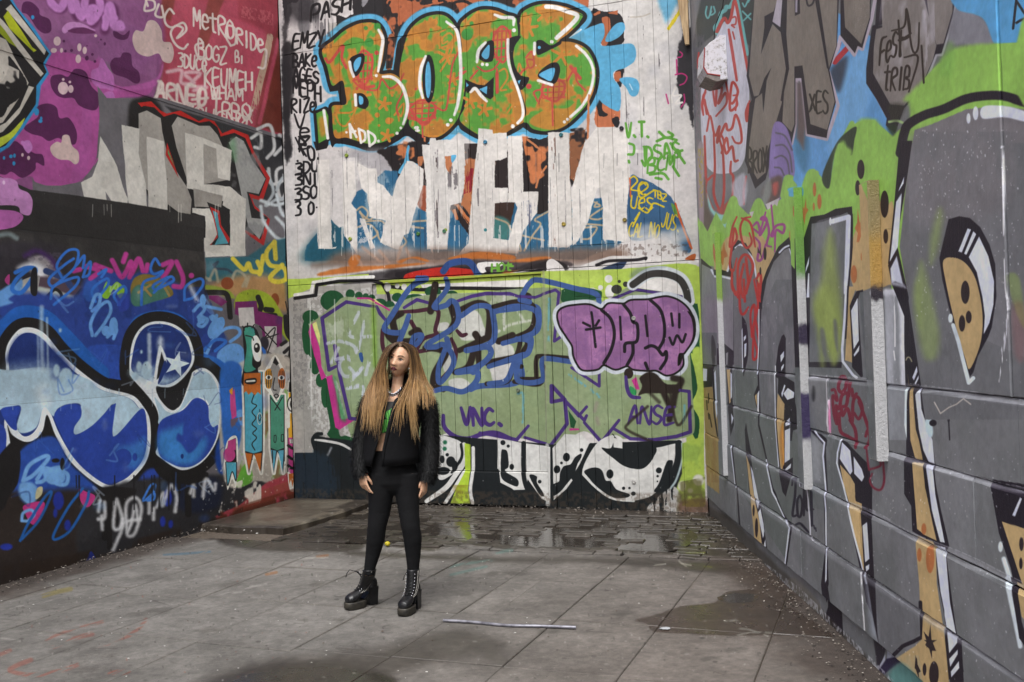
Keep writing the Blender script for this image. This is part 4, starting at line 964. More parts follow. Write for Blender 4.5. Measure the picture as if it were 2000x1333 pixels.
    P('b23578', '155 960 280 935 280 1010 240 1080 200 1080 165 1020', sm=1); P('b23578', '515 855 560 870 620 900 590 960 555 970 525 930')
    S(SB, 20, '140 1060 150 1010 200 990 220 1020 180 1060 140 1060', soft=4)
    S('24589c', 18, '130 1190 180 1080 280 920 330 870 320 920 250 1060 140 1180;540 850 440 980 350 1150 370 1180 460 1120 560 950 580 870', soft=3)
    D('25328c', '380 930 36 60;440 1090 22 36;360 1010 14 30;1090 910 30 56;1060 1065 18 34;1112 1082 16 26;40 1230 40 22', soft=5); P('23318c', '560 1330 590 1260 620 1290 630 1320 560 1330')
    S('c9c9cc', 24, '650 930 640 1000;680 940 680 1040 640 1050;660 1030 665 1115;750 940 740 1100 780 1110 800 1050;760 920 800 1080 740 1250;830 1150 820 960 880 910 920 980 880 1140 830 1150 860 1060 880 960 900 1080;840 1060 910 1050;1020 970 1060 880 1060 960 1110 830 1150 900 1140 1000;1240 880 1260 830 1260 900;1320 900 1340 790 1390 860 1400 820;970 930 970 1010;1000 980 1000 1050', soft=7, a=.85)
    S('3f74c4', 14, '930 920 980 830 1010 830 980 910 930 930;950 920 1000 880 1000 920 960 930', soft=3)
    # ---------------- little painted characters near the corner
    P('b9b0a4', '1480 100 1930 40 1940 880 1700 800 1460 800', soft=6, rough=1, a=.85)
    P('2b5fae', '1440 60 1560 40 1580 200 1560 560 1480 640 1440 400', soft=6, rough=1.5); P('5f8fc8', '1540 350 1600 340 1620 420 1570 440', soft=4)
    b.pattern('6f9a4a', '1560 560 1930 100 1930 800 1560 760', .07, 'm', 9, .8); b.pattern('7a4a3a', '1500 400 1930 300 1930 800 1500 780', .12, 'm', 9, .7)
    P('5f9a3a', '1560 740 1620 680 1640 800 1540 840', soft=3, rough=1); P('a39a90', '1640 700 1760 640 1790 740 1690 800', rough=1)
    P('9a3f48', '1400 1030 1560 960 1720 820 1930 720 1950 890 1700 980 1410 1070', sm=0, soft=4, rough=1.5)
    b.pattern('8a4a3a', '1500 930 1940 780 1940 920 1500 1040', .02, 'm', 7, .6)
    b.pattern('c9c2b8', '1420 860 1700 740 1700 930 1430 1010', .07, 'm', 14, .9); b.pattern('1f1c22', '1400 860 1600 840 1580 1020 1420 1030', .12, 'm', 14, .9)
    def figure(x, y0, y1, w, body, leg, legw):
        out = np.array([[x - w, y0], [x + w, y0], [x + w * 1.02, y1], [x + w * .8, y1 + legw], [x + w * .5, y1 + legw * .35], [x, y1 + legw * .12], [x - w * .5, y1 + legw], [x - w * .9, y1]])
        S('d8d4cc', 26, out, sm=0, closed=True)
        P(K, out, sm=0); P(body, np.array([[x - w + 5, y0], [x + w - 5, y0], [x + w - 5, y1 - 5], [x, y1 + 12], [x - w + 7, y1 - 5]]), sm=0)
        P(leg, np.array([[x - w + 8, y1 + 8], [x - 6, y1 + 14], [x - w * .5, y1 + legw - 12]]), sm=0); P(leg, np.array([[x + 6, y1 + 14], [x + w - 6, y1 + 8], [x + w * .68, y1 + legw - 10]]), sm=0)
    figure(1650, 90, 610, 62, '4f9cb4', 'b4622a', 140)
    z2()
    P(K, '1580 990 1610 955 1660 970 1690 1040 1700 1200 1680 1240 1700 1340 1580 1340 1590 1180'); P('3f8a78', '1588 990 1612 965 1650 975 1660 1040 1640 1200 1665 1240 1590 1250 1605 1100'); P('e0ddd6', '1640 1040 1670 1020 1700 1080 1695 1180 1660 1180 1640 1110'); D(K, '1672 1100 20 32'); D('e0ddd6', '1668 1090 8 10'); S(K, 8, '1600 1020 1640 1030 1650 1050;1590 985 1580 960;1610 965 1612 940;1640 970 1655 950;1660 1000 1670 985')
    z3()
    P('b4622a', '1590 100 1700 95 1700 240 1680 220 1660 245 1640 220 1620 240 1605 215 1588 230', sm=0); P(K, '1600 140 1665 130 1672 160 1640 172 1602 165'); S('dcd8d0', 12, '1610 152 1660 148', taper=.2)
    S(K, 7, '1655 240 1640 290 1670 310 1640 350 1665 390 1640 430 1670 460 1645 490 1670 520 1640 560 1660 600')
    D('c9c6bc', '1690 395 17 40'); D('4f9cb4', '1690 395 13 35'); S(K, 5, '1680 385 1690 410 1700 385;1683 372 1685 380;1696 370 1697 380;1690 350 1690 335')
    figure(1805, 240, 590, 48, '4a8c74', '5aa0b8', 160)
    P('d8d4cc', '1715 110 1740 50 1790 -20 1830 40 1865 110 1860 180 1830 240 1800 290 1765 240 1725 190'); P('8f8c8a', '1745 100 1790 0 1840 100 1830 200 1800 280 1765 200', sm=0); P(K, '1775 30 1790 -10 1815 35 1800 50 1790 40', sm=0)
    P('c4872a', '1728 90 1760 70 1775 120 1768 190 1740 195 1728 150'); P('b4622a', '1815 90 1840 65 1860 110 1855 190 1830 195 1815 150')
    for xx in (1738, 1752, 1766, 1824, 1838, 1850):
        S(K, 5, np.array([[xx, 85], [xx, 190]]))
    D('dcd8d0', '1752 126 22 15;1835 128 22 15'); D(K, '1752 126 9 12;1835 128 9 12'); S(K, 7, '1790 130 1780 200 1800 210;1785 245 1800 235 1815 245 1800 260 1785 245;1765 260 1825 340;1840 255 1790 340')
    S(K, 5, '1785 505 1797 505 1797 545 1785 545 1785 505;1832 500 1846 500 1846 540 1832 540 1832 500')
    S(K, 6, '1775 605 1775 680;1850 600 1850 670')
    P('d8d4cc', '1865 400 1875 250 1880 150 1900 130 1915 170 1935 290 1940 420 1945 700 1935 840 1915 870 1885 850 1870 700'); P(K, '1880 220 1885 160 1897 145 1908 180 1910 225', sm=0); P('d09a28', '1880 225 1910 225 1915 270 1882 272', sm=0); D(K, '1902 300 33 52'); D('dcd8d0', '1902 300 26 43'); D(K, '1904 300 16 28'); D('dcd8d0', '1900 288 6 9')
    P('d09a28', '1888 360 1915 360 1915 450 1930 470 1920 600 1905 610 1880 520 1878 460 1888 450', sm=0); P('b2407c', '1875 520 1930 515 1935 740 1905 760 1880 740', sm=0)
    for yy in (570, 640, 700):
        S(K, 18, np.array([[1876, yy], [1905, yy + 18], [1934, yy - 4]]))
    P('dcd8d0', '1885 530 1925 526 1922 556 1888 556', sm=0); S(K, 5, '1895 530 1895 556;1905 530 1905 556;1914 528 1914 556'); P('b4622a', '1880 755 1935 745 1930 820 1915 790 1905 840 1895 790 1885 820', sm=0); S(K, 6, '1874 460 1874 740;1934 460 1940 740')
    P('b2407c', '1500 240 1530 200 1540 380 1510 400 1500 330', sm=0); P('c4872a', '1495 210 1520 190 1515 240 1500 230', sm=0)
    P('d8d4cc', '1455 680 1480 540 1540 510 1550 640 1540 720 1535 840 1510 790 1480 860 1470 770'); P(K, '1475 600 1490 540 1535 520 1540 680 1470 690', sm=0); D('b2407c', '1492 630 40 46'); P('b2407c', '1485 540 1535 525 1535 600 1480 600', sm=0); P('4f9cb4', '1468 680 1540 680 1535 800 1510 740 1480 830', sm=0); S(K, 6, '1468 680 1480 830 1510 740 1535 800 1540 680')
    b.at(0, 0, 1)
    b.specks('c9c6c0', (380, 900, 580, 1000), 90, 2.2, .8); b.specks('bdbab4', (0, 300, 400, 1120), 70, 1.2, .5)
    # damp dirt at the foot and along the corner
    b.pattern('2a211c', '-60 1120 217 1068 420 1012 590 960 590 1000 420 1040 217 1100 -60 1190', -.05, 'm', 5, .75, soft=8)
    b.pattern('5a2a1c', '430 1000 590 950 590 985 430 1030', .0, 'm', 8, .6, soft=4)
    S('bdb9b0', 7, '560 0 561 60 563 130;566 140 568 200', rough=1, sm=0); S('1f1c1d', 5, '566 0 572 480', soft=3, sm=0, a=.8)
    # overspray and thin runs of later coats
    for i in range(46):
        x, y = b.rng.uniform(0, 560), b.rng.uniform(520, 1040)
        D(('5f8fc8', '2f4f9a', 'c9ced6', '1b2c5c', '8f8f96')[i % 5], '%f %f %f %f' % (x, y, b.rng.uniform(3, 12), b.rng.uniform(3, 14)), soft=b.rng.uniform(8, 20), a=b.rng.uniform(.12, .35), rough=1)
    for i in range(26):
        x, y = b.rng.uniform(0, 420), b.rng.uniform(520, 980)
        q = np.array([[x, y]] + [[x + b.rng.uniform(-22, 22), y + b.rng.uniform(-26, 26)] for _k in range(4)])
        S(('3f66b4', '6f9fd4', '22336f', 'b5c4d6')[i % 4], b.rng.uniform(1.5, 4), q, soft=2, a=.4)
    b.drips('1d1c1f', 20, 420, 930, 14, 20, 70, 3, .7); b.drips('a9bccb', 20, 420, 760, 12, 12, 50, 1.6, .5); b.drips('bdb9b2', 170, 480, 400, 10, 10, 36, 1.5, .6)
    b.specks('1a1818', (0, 0, 580, 1100), 160, 1.8, .5)
    b.finish(.06, .10)
    return b
def paint_right():
    b = Sheet(RIGHT, -0.1, 7.0, -0.12, 5.3, 300, 37, '6d6d70')
    P, S, D, T = b.P, b.S, b.D, b.T
    K, WH, TN, GN, SV = '211c26', 'c6cbdc', 'b0976c', '84ae52', '726b64'
    a1 = lambda: b.at(1340, 0, 4.4444)
    a2 = lambda: b.at(1340, 280, 4.4444)
    a3 = lambda: b.at(1340, 560, 4.4444)
    a4 = lambda: b.at(1340, 840, 4.4444)
    b1 = lambda: b.at(1550, 0, 4.4444)
    b2 = lambda: b.at(1550, 280, 4.4444)
    b3 = lambda: b.at(1550, 560, 4.4444)
    b4 = lambda: b.at(1550, 840, 4.4444)
    b5 = lambda: b.at(1550, 1033, 4.4444)
    b.at(0, 0, 1)
    # lower silver field
    P('66686a', '1360 -400 2600 -900 2600 2600 1360 1060', sm=0)
    b.pattern('77777c', '1360 300 2200 0 2200 2000 1360 1060', .02, 'c', 4, .6)
    # ---------------- upper wall: old throw-up with red outline
    a1()
    P('5c5c5c', '60 380 130 -100 620 -300 620 900 100 1000', sm=0)
    P('2e3433', '90 200 150 -100 400 -200 640 -200 560 400 300 250 100 420', sm=0, soft=4, rough=1)
    b.pattern('4a4a52', '60 300 160 300 150 1333 80 1333', .0, 'f', 7, .8); b.pattern('7a6a70', '80 700 150 700 140 1400 90 1400', .05, 'f', 10, .8)
    S('5fa0a0', 14, '180 60 170 120 190 160 220 100;220 60 210 130 250 110 240 60;490 30 510 60 540 0;490 100 560 170;500 180 560 120;540 20 560 -20', soft=2)
    S('5fa0a0', 34, '270 290 250 240 290 190 300 120 340 90 350 60 380 60 420 -10 440 0 480 200 520 420 530 470', soft=2)
    P('b4b4bf', '140 600 280 290 330 190 380 190 430 40 480 300 530 600 550 900 520 1333 400 1500 160 1400', soft=2)
    RE = 'a53a34'
    S(RE, 26, '270 280 330 160 360 200 390 150 425 10 480 300 540 640;370 260 400 440 440 700', taper=.2)
    S(RE, 22, '320 160 290 220 260 280;110 460 105 560 130 610 340 650;220 680 255 920 270 690 310 780 280 900 340 810 350 900 260 1010;340 690 390 900 450 800 400 720 380 950 440 920 440 860;170 800 150 860 200 1010;160 870 180 990;180 1140 210 1010 250 1180 290 1100 270 1240 340 1080 360 1130 400 1110 430 1000 470 1100 480 1230 430 1240 400 1190;150 1000 140 900 170 780;540 900 520 980 530 1050 550 880;300 1160 330 1240 310 1330 350 1200 370 1300', taper=.3)
    S(RE, 14, '390 160 430 150 430 210 395 220 420 240;405 280 420 340;410 830 440 840 430 960', soft=1.5)
    a2()
    S(RE, 22, '160 -60 170 250 180 320 230 280;240 -80 250 200 240 430 280 560 310 560 330 400 320 100 290 -40;330 20 350 90 400 30 420 150 450 150;390 160 385 250 410 300 400 480 350 590;180 320 170 420 240 590;520 290 500 420 500 530', taper=.2)
    P('9a4a44', '170 420 240 560 300 560 400 470 380 560 330 630 250 570 190 480', soft=2)
    P('b4b4bf', '400 350 500 260 530 400 500 540 420 540 410 470', soft=8, a=.8)
    P('88b8b4', '180 430 240 580 330 620 390 560 340 740 250 640 200 560', soft=4, rough=.6)
    P('5a5148', '110 400 160 300 190 560 230 660 180 800 130 760', soft=6, rough=1)
    P('8f8088', '100 80 150 60 150 760 120 760', soft=4, rough=1.5); b.pattern('9a8a30', '100 40 150 40 150 560 120 560', .06, 'f', 9, .9)
    # big silver letters with black shadow
    a1()
    P('5a8fc0', '1250 100 1700 400 1760 500 1820 900 1700 1333 900 1700 880 1000 1240 620', soft=3)
    P('6a9cc8', '1380 560 1600 440 1560 1000 1240 1330 1300 900', soft=16); P('3a6a88', '960 900 1060 1100 1040 1500 940 1300', soft=12, a=.7); P('2b2b34', '1250 620 1400 500 1330 800', soft=14, a=.8)
    S('a02c34', 46, '1290 540 1400 420', sm=0); P('a02c34', '1310 380 1350 370 1330 440', sm=0)
    S('a49aa6', 30, '820 20 760 180 640 480;830 1140 915 1250 950 1080 960 690 1000 690 1050 1170 1220 1210 1320 920 1230 600 1320 420 1340 320 1460 480 1490 410 1530 430 1610 170 1640 0;1620 300 1590 600 1600 740 1740 1000', sm=0)
    P(K, '600 -100 860 -100 960 -100 1150 -100 1330 -100 1310 400 1245 610 1300 890 1230 1135 1220 1200 1050 1165 1000 680 950 680 950 1080 915 1250 820 1125 830 1060 760 1300 690 1560 600 1640 510 1400 550 900 570 870 525 660', sm=0)
    P(SV, '600 -100 830 -100 760 100 680 145 680 240 650 470 750 210 830 290 880 500 830 900 700 1333 690 1500 620 1560 530 1400 580 1000 600 860 660 810 670 980 700 700 740 590 680 680 630 830 590 840 545 660', sm=0)
    P('a09aa4', '750 190 800 -60 840 -60 820 240', sm=0); S(K, 26, '850 -60 830 250 880 600 830 870', sm=0, taper=.2)
    P(SV, '880 -100 1120 -100 1230 600 1290 880 1225 1130 1080 1080 1010 570 940 580 940 1080 915 1150 835 1060 850 800 895 600 870 300', sm=0)
    P(K, '940 -60 985 -60 990 120 945 140', sm=0); P('8f8a96', '950 -60 968 -60 965 110 948 110', sm=0); S(K, 16, '1040 -20 1060 50 1100 30 1120 -40;1120 -40 1230 590', taper=.1)
    P(SV, '1140 -100 1315 -100 1305 400 1240 590', sm=0)
    P('5a4f50', '960 720 1000 720 1040 1100 1020 1300 960 1200', sm=0, soft=10)
    P(K, '1340 -60 1610 -60 1600 160 1530 420 1490 400 1465 465 1340 310', sm=0); P(SV, '1365 -60 1595 -60 1595 150 1520 385 1380 240', sm=0)
    P(K, '1660 -60 1700 -60 1715 210 1640 235', sm=0)
    b1()
    P(K, '740 -60 1440 -60 1390 140 1290 460 1230 480 1130 720 1000 900 960 940 880 1160 800 1090 810 1020 650 740 640 600 700 230 780 220', sm=0, soft=1.6)
    P('77716e', '760 -60 1120 -60 1240 400 1210 520 1120 720 960 920 840 910 690 640 700 260 770 240', sm=0); P('77716e', '1150 -60 1380 -60 1380 100 1300 380 1240 390 1180 180', sm=0)
    b.pattern('a6a2ac', '760 -60 1220 -60 1230 400 820 760 700 700', .03, 'm', 5, .5); S('b2aeb8', 30, '1130 100 1160 400 1130 620', soft=6, a=.5, dry=.6)
    S('9a9aa0', 18, '1410 0 1390 150 1290 480 1240 480 1110 820', sm=0, soft=3)
    P('7a7a82', '1410 80 1540 100 1680 220 1740 380 1560 400 1480 380 1350 360', soft=8, rough=2)
    P('5292c0', '1420 -100 2200 -200 2200 380 1830 420 1740 380 1640 160 1420 80', soft=4, rough=1)
    T('2a2624', 18, 'xES', 140, 960, 310, 990, 200); S('2a2624', 12, '130 980 160 940')
    a2(); T('2c2624', 16, 'BROX', 540, 260, 710, 240, 190)
    a1()
    b.specks('c4c4cc', (1450, 0, 1640, 300), 240, 1.9, .6)
    # purple rings and brown patch beneath
    a2()
    P('7a6a9c', '760 -160 860 -150 920 20 940 280 840 300 830 480 740 500 720 200', soft=3); S('55515c', 14, '770 130 830 110 880 160 900 300;770 210 820 220 850 280;780 -90 860 -60 920 60;780 20 850 20 900 100 920 250;770 330 800 310 830 360', soft=3); P('5a4a48', '660 420 750 300 840 300 810 470 690 530', soft=10, rough=1); P('a0504a', '750 360 800 340 790 440 760 450', soft=8)
    P(K, '500 160 620 490 540 460', soft=2, a=0); P('8a9a96', '660 460 720 300 740 420 690 540', soft=8, a=.6)
    # ---------------- green band
    P(GN, '100 640 180 780 260 600 340 740 400 480 480 560 560 640 640 480 700 580 830 480 850 300 900 280 960 360 1010 460 1060 260 1110 220 1180 300 1240 390 1290 120 1320 0 1440 -150 1493 -185 1633 -203 1694 -145 1791 -65 1933 -185 1990 -380 2053 -545 2184 -684 2673 -864 3400 -900 3400 400 2700 1300 1800 1400 1700 560 1450 820 1400 1300 1000 1300 950 1000 600 900 400 1100 130 1050', sm=0, soft=2)
    S(GN, 46, '120 700 180 800;330 680 410 480 450 640;560 640 630 500 690 640;840 460 870 310 910 300;1010 430 1070 260 1130 260;1300 100 1440 -170', soft=3)
    b1()
    P(GN, '560 1060 700 1040 760 1100 860 1180 1000 1060 1000 900 960 860 1120 700 1250 560 1400 420 1740 380 1830 430 2300 340 2300 1000 1000 1330 500 1330', soft=12)
    P('6fa04a', '1400 420 1340 380 1250 620 1370 660', soft=16, a=.5); S('9ab87a', 22, '830 1060 900 1050 990 1090', soft=3); P('233322', '810 1100 880 1080 900 1120 860 1180', soft=8, a=.85); P('2b2b26', '830 910 960 920 900 1050 820 1010', soft=14, a=.8)
    S('2b2b2b', 10, '1770 -40 1775 200 1800 640 1805 820', sm=0, a=.8); S('24242a', 22, '1930 -20 1900 250;1935 20 2000 120;1930 200 2020 150', sm=0)
    P('3d4a30', '340 1333 400 1230 540 1135 520 1333', soft=4, a=0)
    S(K, 40, '700 240 690 300 650 600 650 720 740 860 820 1010', sm=0, soft=2)
    for t_ in (('FeSt', 740, 560, 950, 480, 210), ('tRIB', 780, 790, 1010, 770, 200)):
        T('2c2320', 20, *t_, slant=.1)
    S('2c2320', 18, '850 270 960 230 980 80 1010 300 930 350 1020 290;980 90 1030 430 1080 420 1090 200;910 180 930 480;960 500 1080 500 1000 800;1110 400 1130 720', taper=.3)
    a2()
    P('2f3a2e', '1180 290 1300 10 1400 -100 1480 -140 1460 -20 1440 100 1400 80 1330 0 1280 150 1240 390', soft=3); P(GN, '1300 60 1360 -20 1390 20 1440 100 1300 320 1270 260', soft=10)
    P('569ab8', '880 400 940 380 1010 380 1010 460 920 440', soft=3)
    DKS = '2b2226'
    D(DKS, '1517 228 32 84;1490 388 22 66;1723 530 36 118;1733 808 21 64;1527 400 10 14', soft=1.6)
    BRN = 'a8683f'
    D(BRN, '1115 402 15 62;1157 508 19 66;1108 552 9 36;908 795 12 46;1457 1138 27 78;1567 1055 20 54;1523 985 7 34', soft=1.5)
    P(BRN, '1005 540 1025 570 1040 480 1045 560 1062 580 1040 620 1028 710 1015 640 1005 620', sm=0); P(BRN, '1490 570 1505 680 1520 700 1522 800 1500 860 1480 860 1490 780 1465 740 1485 690', sm=0)
    P('b8b2b4', '690 530 810 475 790 550 770 530 710 580', sm=0); P('b8b2b4', '550 600 590 590 570 650', sm=0)
    # pillar stripe colours
    S('a09a60', 0.1, '0 0 1 1')
    # ---------------- tan shadow field and lower letters
    P(TN, '290 1000 330 850 400 800 480 800 590 820 640 780 720 900 760 1000 600 1400 350 1300', soft=3)
    P(TN, '1450 820 1500 720 1520 620 1600 330 1640 400 1720 560 1800 540 1800 1180 1760 1230 1500 1300 1420 1100', soft=3, rough=.4); P(TN, '1560 400 1605 320 1640 390', sm=0)
    D(BRN, '1457 1138 27 78;1567 1055 20 54;1523 985 7 34', soft=1.5); P(BRN, '1490 570 1505 680 1520 700 1522 800 1500 860 1480 860 1490 780 1465 740 1485 690', sm=0); D(DKS, '1723 530 36 118;1733 808 21 64', soft=1.6); S('8f7a50', 6, '1730 745 1860 745', sm=0)
    P(BRN, '290 870 310 940 330 860 340 920 360 980 330 1000 320 1060 290 1000 280 920', soft=2)
    # letter tops (black rim, silver face)
    P(K, '130 1000 220 1080 230 1110 280 1090 410 1130 420 1340 420 2600 130 2600', sm=0); P(K, '360 1110 390 920 450 840 520 870 570 960 640 1270 700 1100 800 900 895 815 945 1000 1020 1090 1020 830 1080 640 1200 620 1300 570 1440 550 1450 700 1440 1000 1390 1340 1300 2700 420 2700', sm=0)
    P('75777a', '135 1050 215 1090 240 1130 410 1165 410 1800 380 1850 330 1780 130 1700', sm=0); P('7d7480', '140 1340 400 1340 405 1900 330 1750 150 1760', soft=20, a=.6, sm=0)
    S(WH, 18, '220 1100 240 1140 400 1180;430 910 470 880 510 900;360 1110 375 1060', sm=0, soft=2)
    S(WH, 16, '520 930 580 1010 610 1180;810 950 850 910 890 890;895 920 920 1000 940 1060', soft=2)
    P('66676a', '385 960 450 890 510 900 560 980 600 1150 630 1300 640 1500 640 2600 420 2600 410 1150', sm=0); P('6c6c70', '700 1180 760 1030 850 930 890 910 930 1050 950 1300 950 2600 650 2600 660 1400', sm=0)
    S('8f9094', 40, '760 1100 740 2000;880 1000 890 2000', soft=20, a=.4)
    P('64676a', '1090 700 1200 680 1400 600 1420 640 1380 1100 1350 1900 1070 1900 1080 1000', sm=0); b.pattern('77787e', '1090 690 1400 600 1380 1300 1080 1300', .03, 'm', 5, .5)
    S(WH, 42, '1270 680 1410 640 1390 1300', sm=0, soft=2); D(WH, '1252 680 10 34'); S(K, 16, '1440 620 1440 900 1400 1340', sm=0, soft=2)
    P(WH, '1040 1080 1070 980 1065 1050 1035 1130', sm=0); P(WH, '1060 1130 1070 1130 1070 1340 1045 1340', sm=0)
    D('87994c', '0 0 .1')
    P('8a9a50', '1200 900 1250 740 1290 900 1310 1100 1350 1500 1300 1900 1200 1700 1100 1400 1180 1150', soft=22, rough=3, a=.75)
    MG, R2 = '8f3f7c', 'a8302c'
    S(MG, 22, '580 720 620 690 640 780 580 740;690 600 640 800 700 690 680 640 650 660 700 680 720 780 700 880 740 900;740 540 760 780 740 800 780 720 850 710 840 780 780 760 770 940;600 820 640 880 620 1010 660 1000 690 880', taper=.3)
    S(R2, 20, '440 640 400 740 380 900 440 830 420 740 400 880 380 1060 410 1110 440 1000;560 640 500 660 470 740 490 860 530 910 570 860 550 780;480 650 560 700 600 900', taper=.3)
    S(R2, 24, '450 1340 450 1080 490 980 540 980 580 1060 560 1160 520 1300;500 1050 470 1200 490 1340;520 1000 540 1200;610 1180 640 1130 650 1200 620 1340;400 1100 400 1250 440 1300 470 1290', taper=.2); P('2b2226', '620 900 640 940 650 900 650 950 660 1010 640 960 620 950', sm=0); D('2b2226', '685 960 14 56;645 1110 9 34')
    a3()
    S(R2, 22, '460 -40 470 200 500 240 540 180;500 -60 510 130;540 -40 520 60;400 -20 430 70 470 60;590 -60 620 100 640 200;650 -80 640 60 600 300;570 440 560 240 590 160 600 260 580 400 620 580 580 620 590 330;600 280 640 500', taper=.3)
    P(R2, '610 -60 640 -20 650 140 630 160', sm=0)
    # olive scribble on the first big face
    for q in ('1150 30 1250 20 1350 400 1290 680 1230 560 1150 250', '1120 200 1170 180 1200 560 1180 720'):
        P('8a9a50', q, soft=18, rough=4, a=.7)
    P('5c5e64', '1280 300 1310 320 1320 560 1290 480', soft=8, a=.8); P('5c5e64', '1160 380 1200 380 1220 600 1180 560', soft=8, a=.7)
    b.at(0, 0, 1)
    P('5f6365', '1405 712 1730 722 1730 900 1620 1000 1480 960 1400 900', sm=0, soft=2)
    b.pattern('6f7276', '1405 712 1730 722 1730 900 1400 900', .03, 'm', 5, .5)
    P('64686a', '1370 650 1412 650 1412 930 1370 880', sm=0)
    a3()
    # white framed highlights and tan between
    P('3a3c3e', '220 440 240 440 260 560 240 720 220 600', soft=2); P(K, '130 680 240 690 230 870 140 880', sm=0); P(WH, '150 710 188 715 185 820 145 820', sm=0)
    P('8f7a52', '145 880 230 870 280 1150 290 1400 300 1800 190 1720 150 1400', sm=0, rough=.4); b.pattern('7a5a3a', '145 880 230 870 300 1700 180 1700', .06, 'm', 5, .6); S('2c2418', 10, '200 930 200 1010;185 990 190 1070;210 1110 230 1220;200 1100 205 1150', taper=.3)
    P('b8c0cc', '235 760 260 720 280 1100 270 1150', sm=0); S(K, 12, '235 740 250 1100 280 1300', sm=0)
    P('66676a', '250 600 290 600 310 1400 290 1340 280 1100', sm=0)
    P(K, '325 490 410 560 415 610 400 720 400 900 420 1200 390 1300 370 1100 350 700', sm=0); P('77777c', '345 580 365 570 360 680 345 680', sm=0, soft=2); P(TN, '355 720 385 720 390 1000 380 1020 370 900', sm=0); P(WH, '388 740 400 760 400 960 390 980', sm=0); P(WH, '395 1100 415 1140 400 1200', sm=0)
    P('5f6463', '420 720 610 740 640 1060 420 1040', sm=0, soft=2); P('5d6261', '425 1045 800 1160 1000 1300 900 2400 430 1700', sm=0)
    P(K, '485 300 495 270 525 330 540 480 535 620 510 730 495 750', sm=1); P(WH, '500 440 520 420 520 450 500 480', sm=0); P(WH, '505 500 525 490 520 600 505 620', sm=0); P(WH, '482 380 490 360 495 740 488 750', sm=0)
    P('64666a', '655 200 780 -60 950 -60 960 380 945 500 860 1150 780 1160 640 1090 620 760', sm=0); b.pattern('77757a', '655 100 950 -60 950 700 700 1100', .04, 'm', 5, .5)
    S(K, 12, '640 140 640 400 625 760 640 1090 640 1200 670 1340', sm=0); S(WH, 9, '632 200 632 480 618 760', sm=0); P(K, '620 860 640 900 640 1090 610 1040 590 940', sm=0); P(WH, '620 930 635 900 632 1090 620 1080', sm=0); P(TN, '598 950 615 930 615 1040', sm=0)
    # dark leaf with highlights, tan strip
    P(K, '780 680 800 520 830 430 850 415 866 450 862 780 940 830 950 1000 985 1160 990 1230 930 1250 920 1340 900 1340 910 1160 860 1400 840 1400 850 1010 800 920 805 800 780 780', sm=0)
    P(WH, '818 600 850 560 850 610 822 660', sm=0); P(WH, '825 700 850 670 845 705 825 735', sm=0); P(WH, '832 930 860 850 870 860 840 960', sm=0); P(WH, '850 930 890 880 940 920 935 965 885 985', sm=0); P(WH, '862 1180 905 1140 900 1200 865 1215', sm=0); P(WH, '858 1250 905 1230 900 1600 855 1560', sm=0)
    P(TN, '800 930 860 1020 850 1200 850 1580 830 1600 790 1350 785 1170', sm=0); P('a8702f', '830 1200 850 1220 850 1560 835 1560 815 1340', soft=4, a=.7); S(WH, 8, '775 690 780 1150 790 1300 810 1560', sm=0); S(K, 8, '786 700 788 1150 800 1340 820 1580', sm=0)
    # second row, centre block with tag
    P('6b6d70', '1070 775 1225 775 1230 1290 1140 1230 1060 1050', sm=0); P('77777a', '1080 780 1220 780 1220 1100 1090 1050', soft=20, a=.5); P('66686b', '1235 785 1600 800 1610 1400 1300 1320 1235 1260', sm=0)
    D('2b2b2e', '1115 930 14 66', soft=8); S('9a9aa0', 14, '1090 790 1220 785', soft=4, sm=0)
    TR = '6e2436'
    S(TR, 30, '1320 850 1340 790 1380 790 1385 870 1350 920 1320 880 1340 800;1420 840 1410 950;1440 890 1450 960 1480 930;1260 900 1290 900 1310 990 1270 950 1280 1100 1310 1190 1300 1040 1330 1060 1350 950 1400 930 1390 1030 1350 1050 1360 1120 1400 1060 1440 1180 1450 1000 1490 960 1530 1060 1500 1150 1460 1100;1500 1000 1560 1160 1590 1260 1600 1340;1330 1100 1340 1250 1400 1300 1480 1340;1420 1160 1470 1250 1480 1400;1560 1300 1580 1250 1600 1320 1560 1400', taper=.2)
    S('cfccd2', 16, '1225 775 1235 1000 1232 1180 1240 1290', sm=0, soft=3, dry=.3); S('a86a8a', 12, '1240 900 1245 1290', sm=0, soft=3, dry=.6)
    # right of the first post: shadow strip and big white frame
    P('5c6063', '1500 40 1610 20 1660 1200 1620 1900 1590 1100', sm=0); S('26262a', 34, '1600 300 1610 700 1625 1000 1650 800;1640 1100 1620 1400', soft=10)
    P(K, '1410 180 1480 40 1600 10 1600 40 1510 50 1490 120 1535 780 1520 790 1440 700 1440 600', sm=0); P(TN, '1405 200 1415 0 1480 0 1420 170 1440 560 1440 660 1380 640', sm=0); P(WH, '1432 210 1488 100 1500 470 1455 545', sm=0); P(WH, '1455 590 1505 510 1500 560 1460 610', sm=0); S(WH, 22, '1390 0 1375 300 1355 540 1360 650 1450 770 1480 790', sm=0)
    S(K, 14, '1405 0 1395 280 1385 450', sm=0, soft=2)
    b3()
    P('7f8287', '790 30 980 20 1000 860 1000 1333 830 1333', sm=0, soft=2); S('c9cbd3', 60, '800 50 930 50 950 300 960 840', sm=0, soft=8); P('a9abb2', '790 60 870 60 870 840 810 840', soft=12, a=.7, sm=0); S('d6d6dc', 10, '870 70 880 300 880 520;870 560 880 640', sm=0, dry=.3)
    P(K, '960 0 990 -40 1040 160 1080 640 1110 820 1140 870 1150 1140 1180 1200 1210 1333 1240 1600 1280 1900 1340 2400 980 1800 970 840 960 500', sm=0)
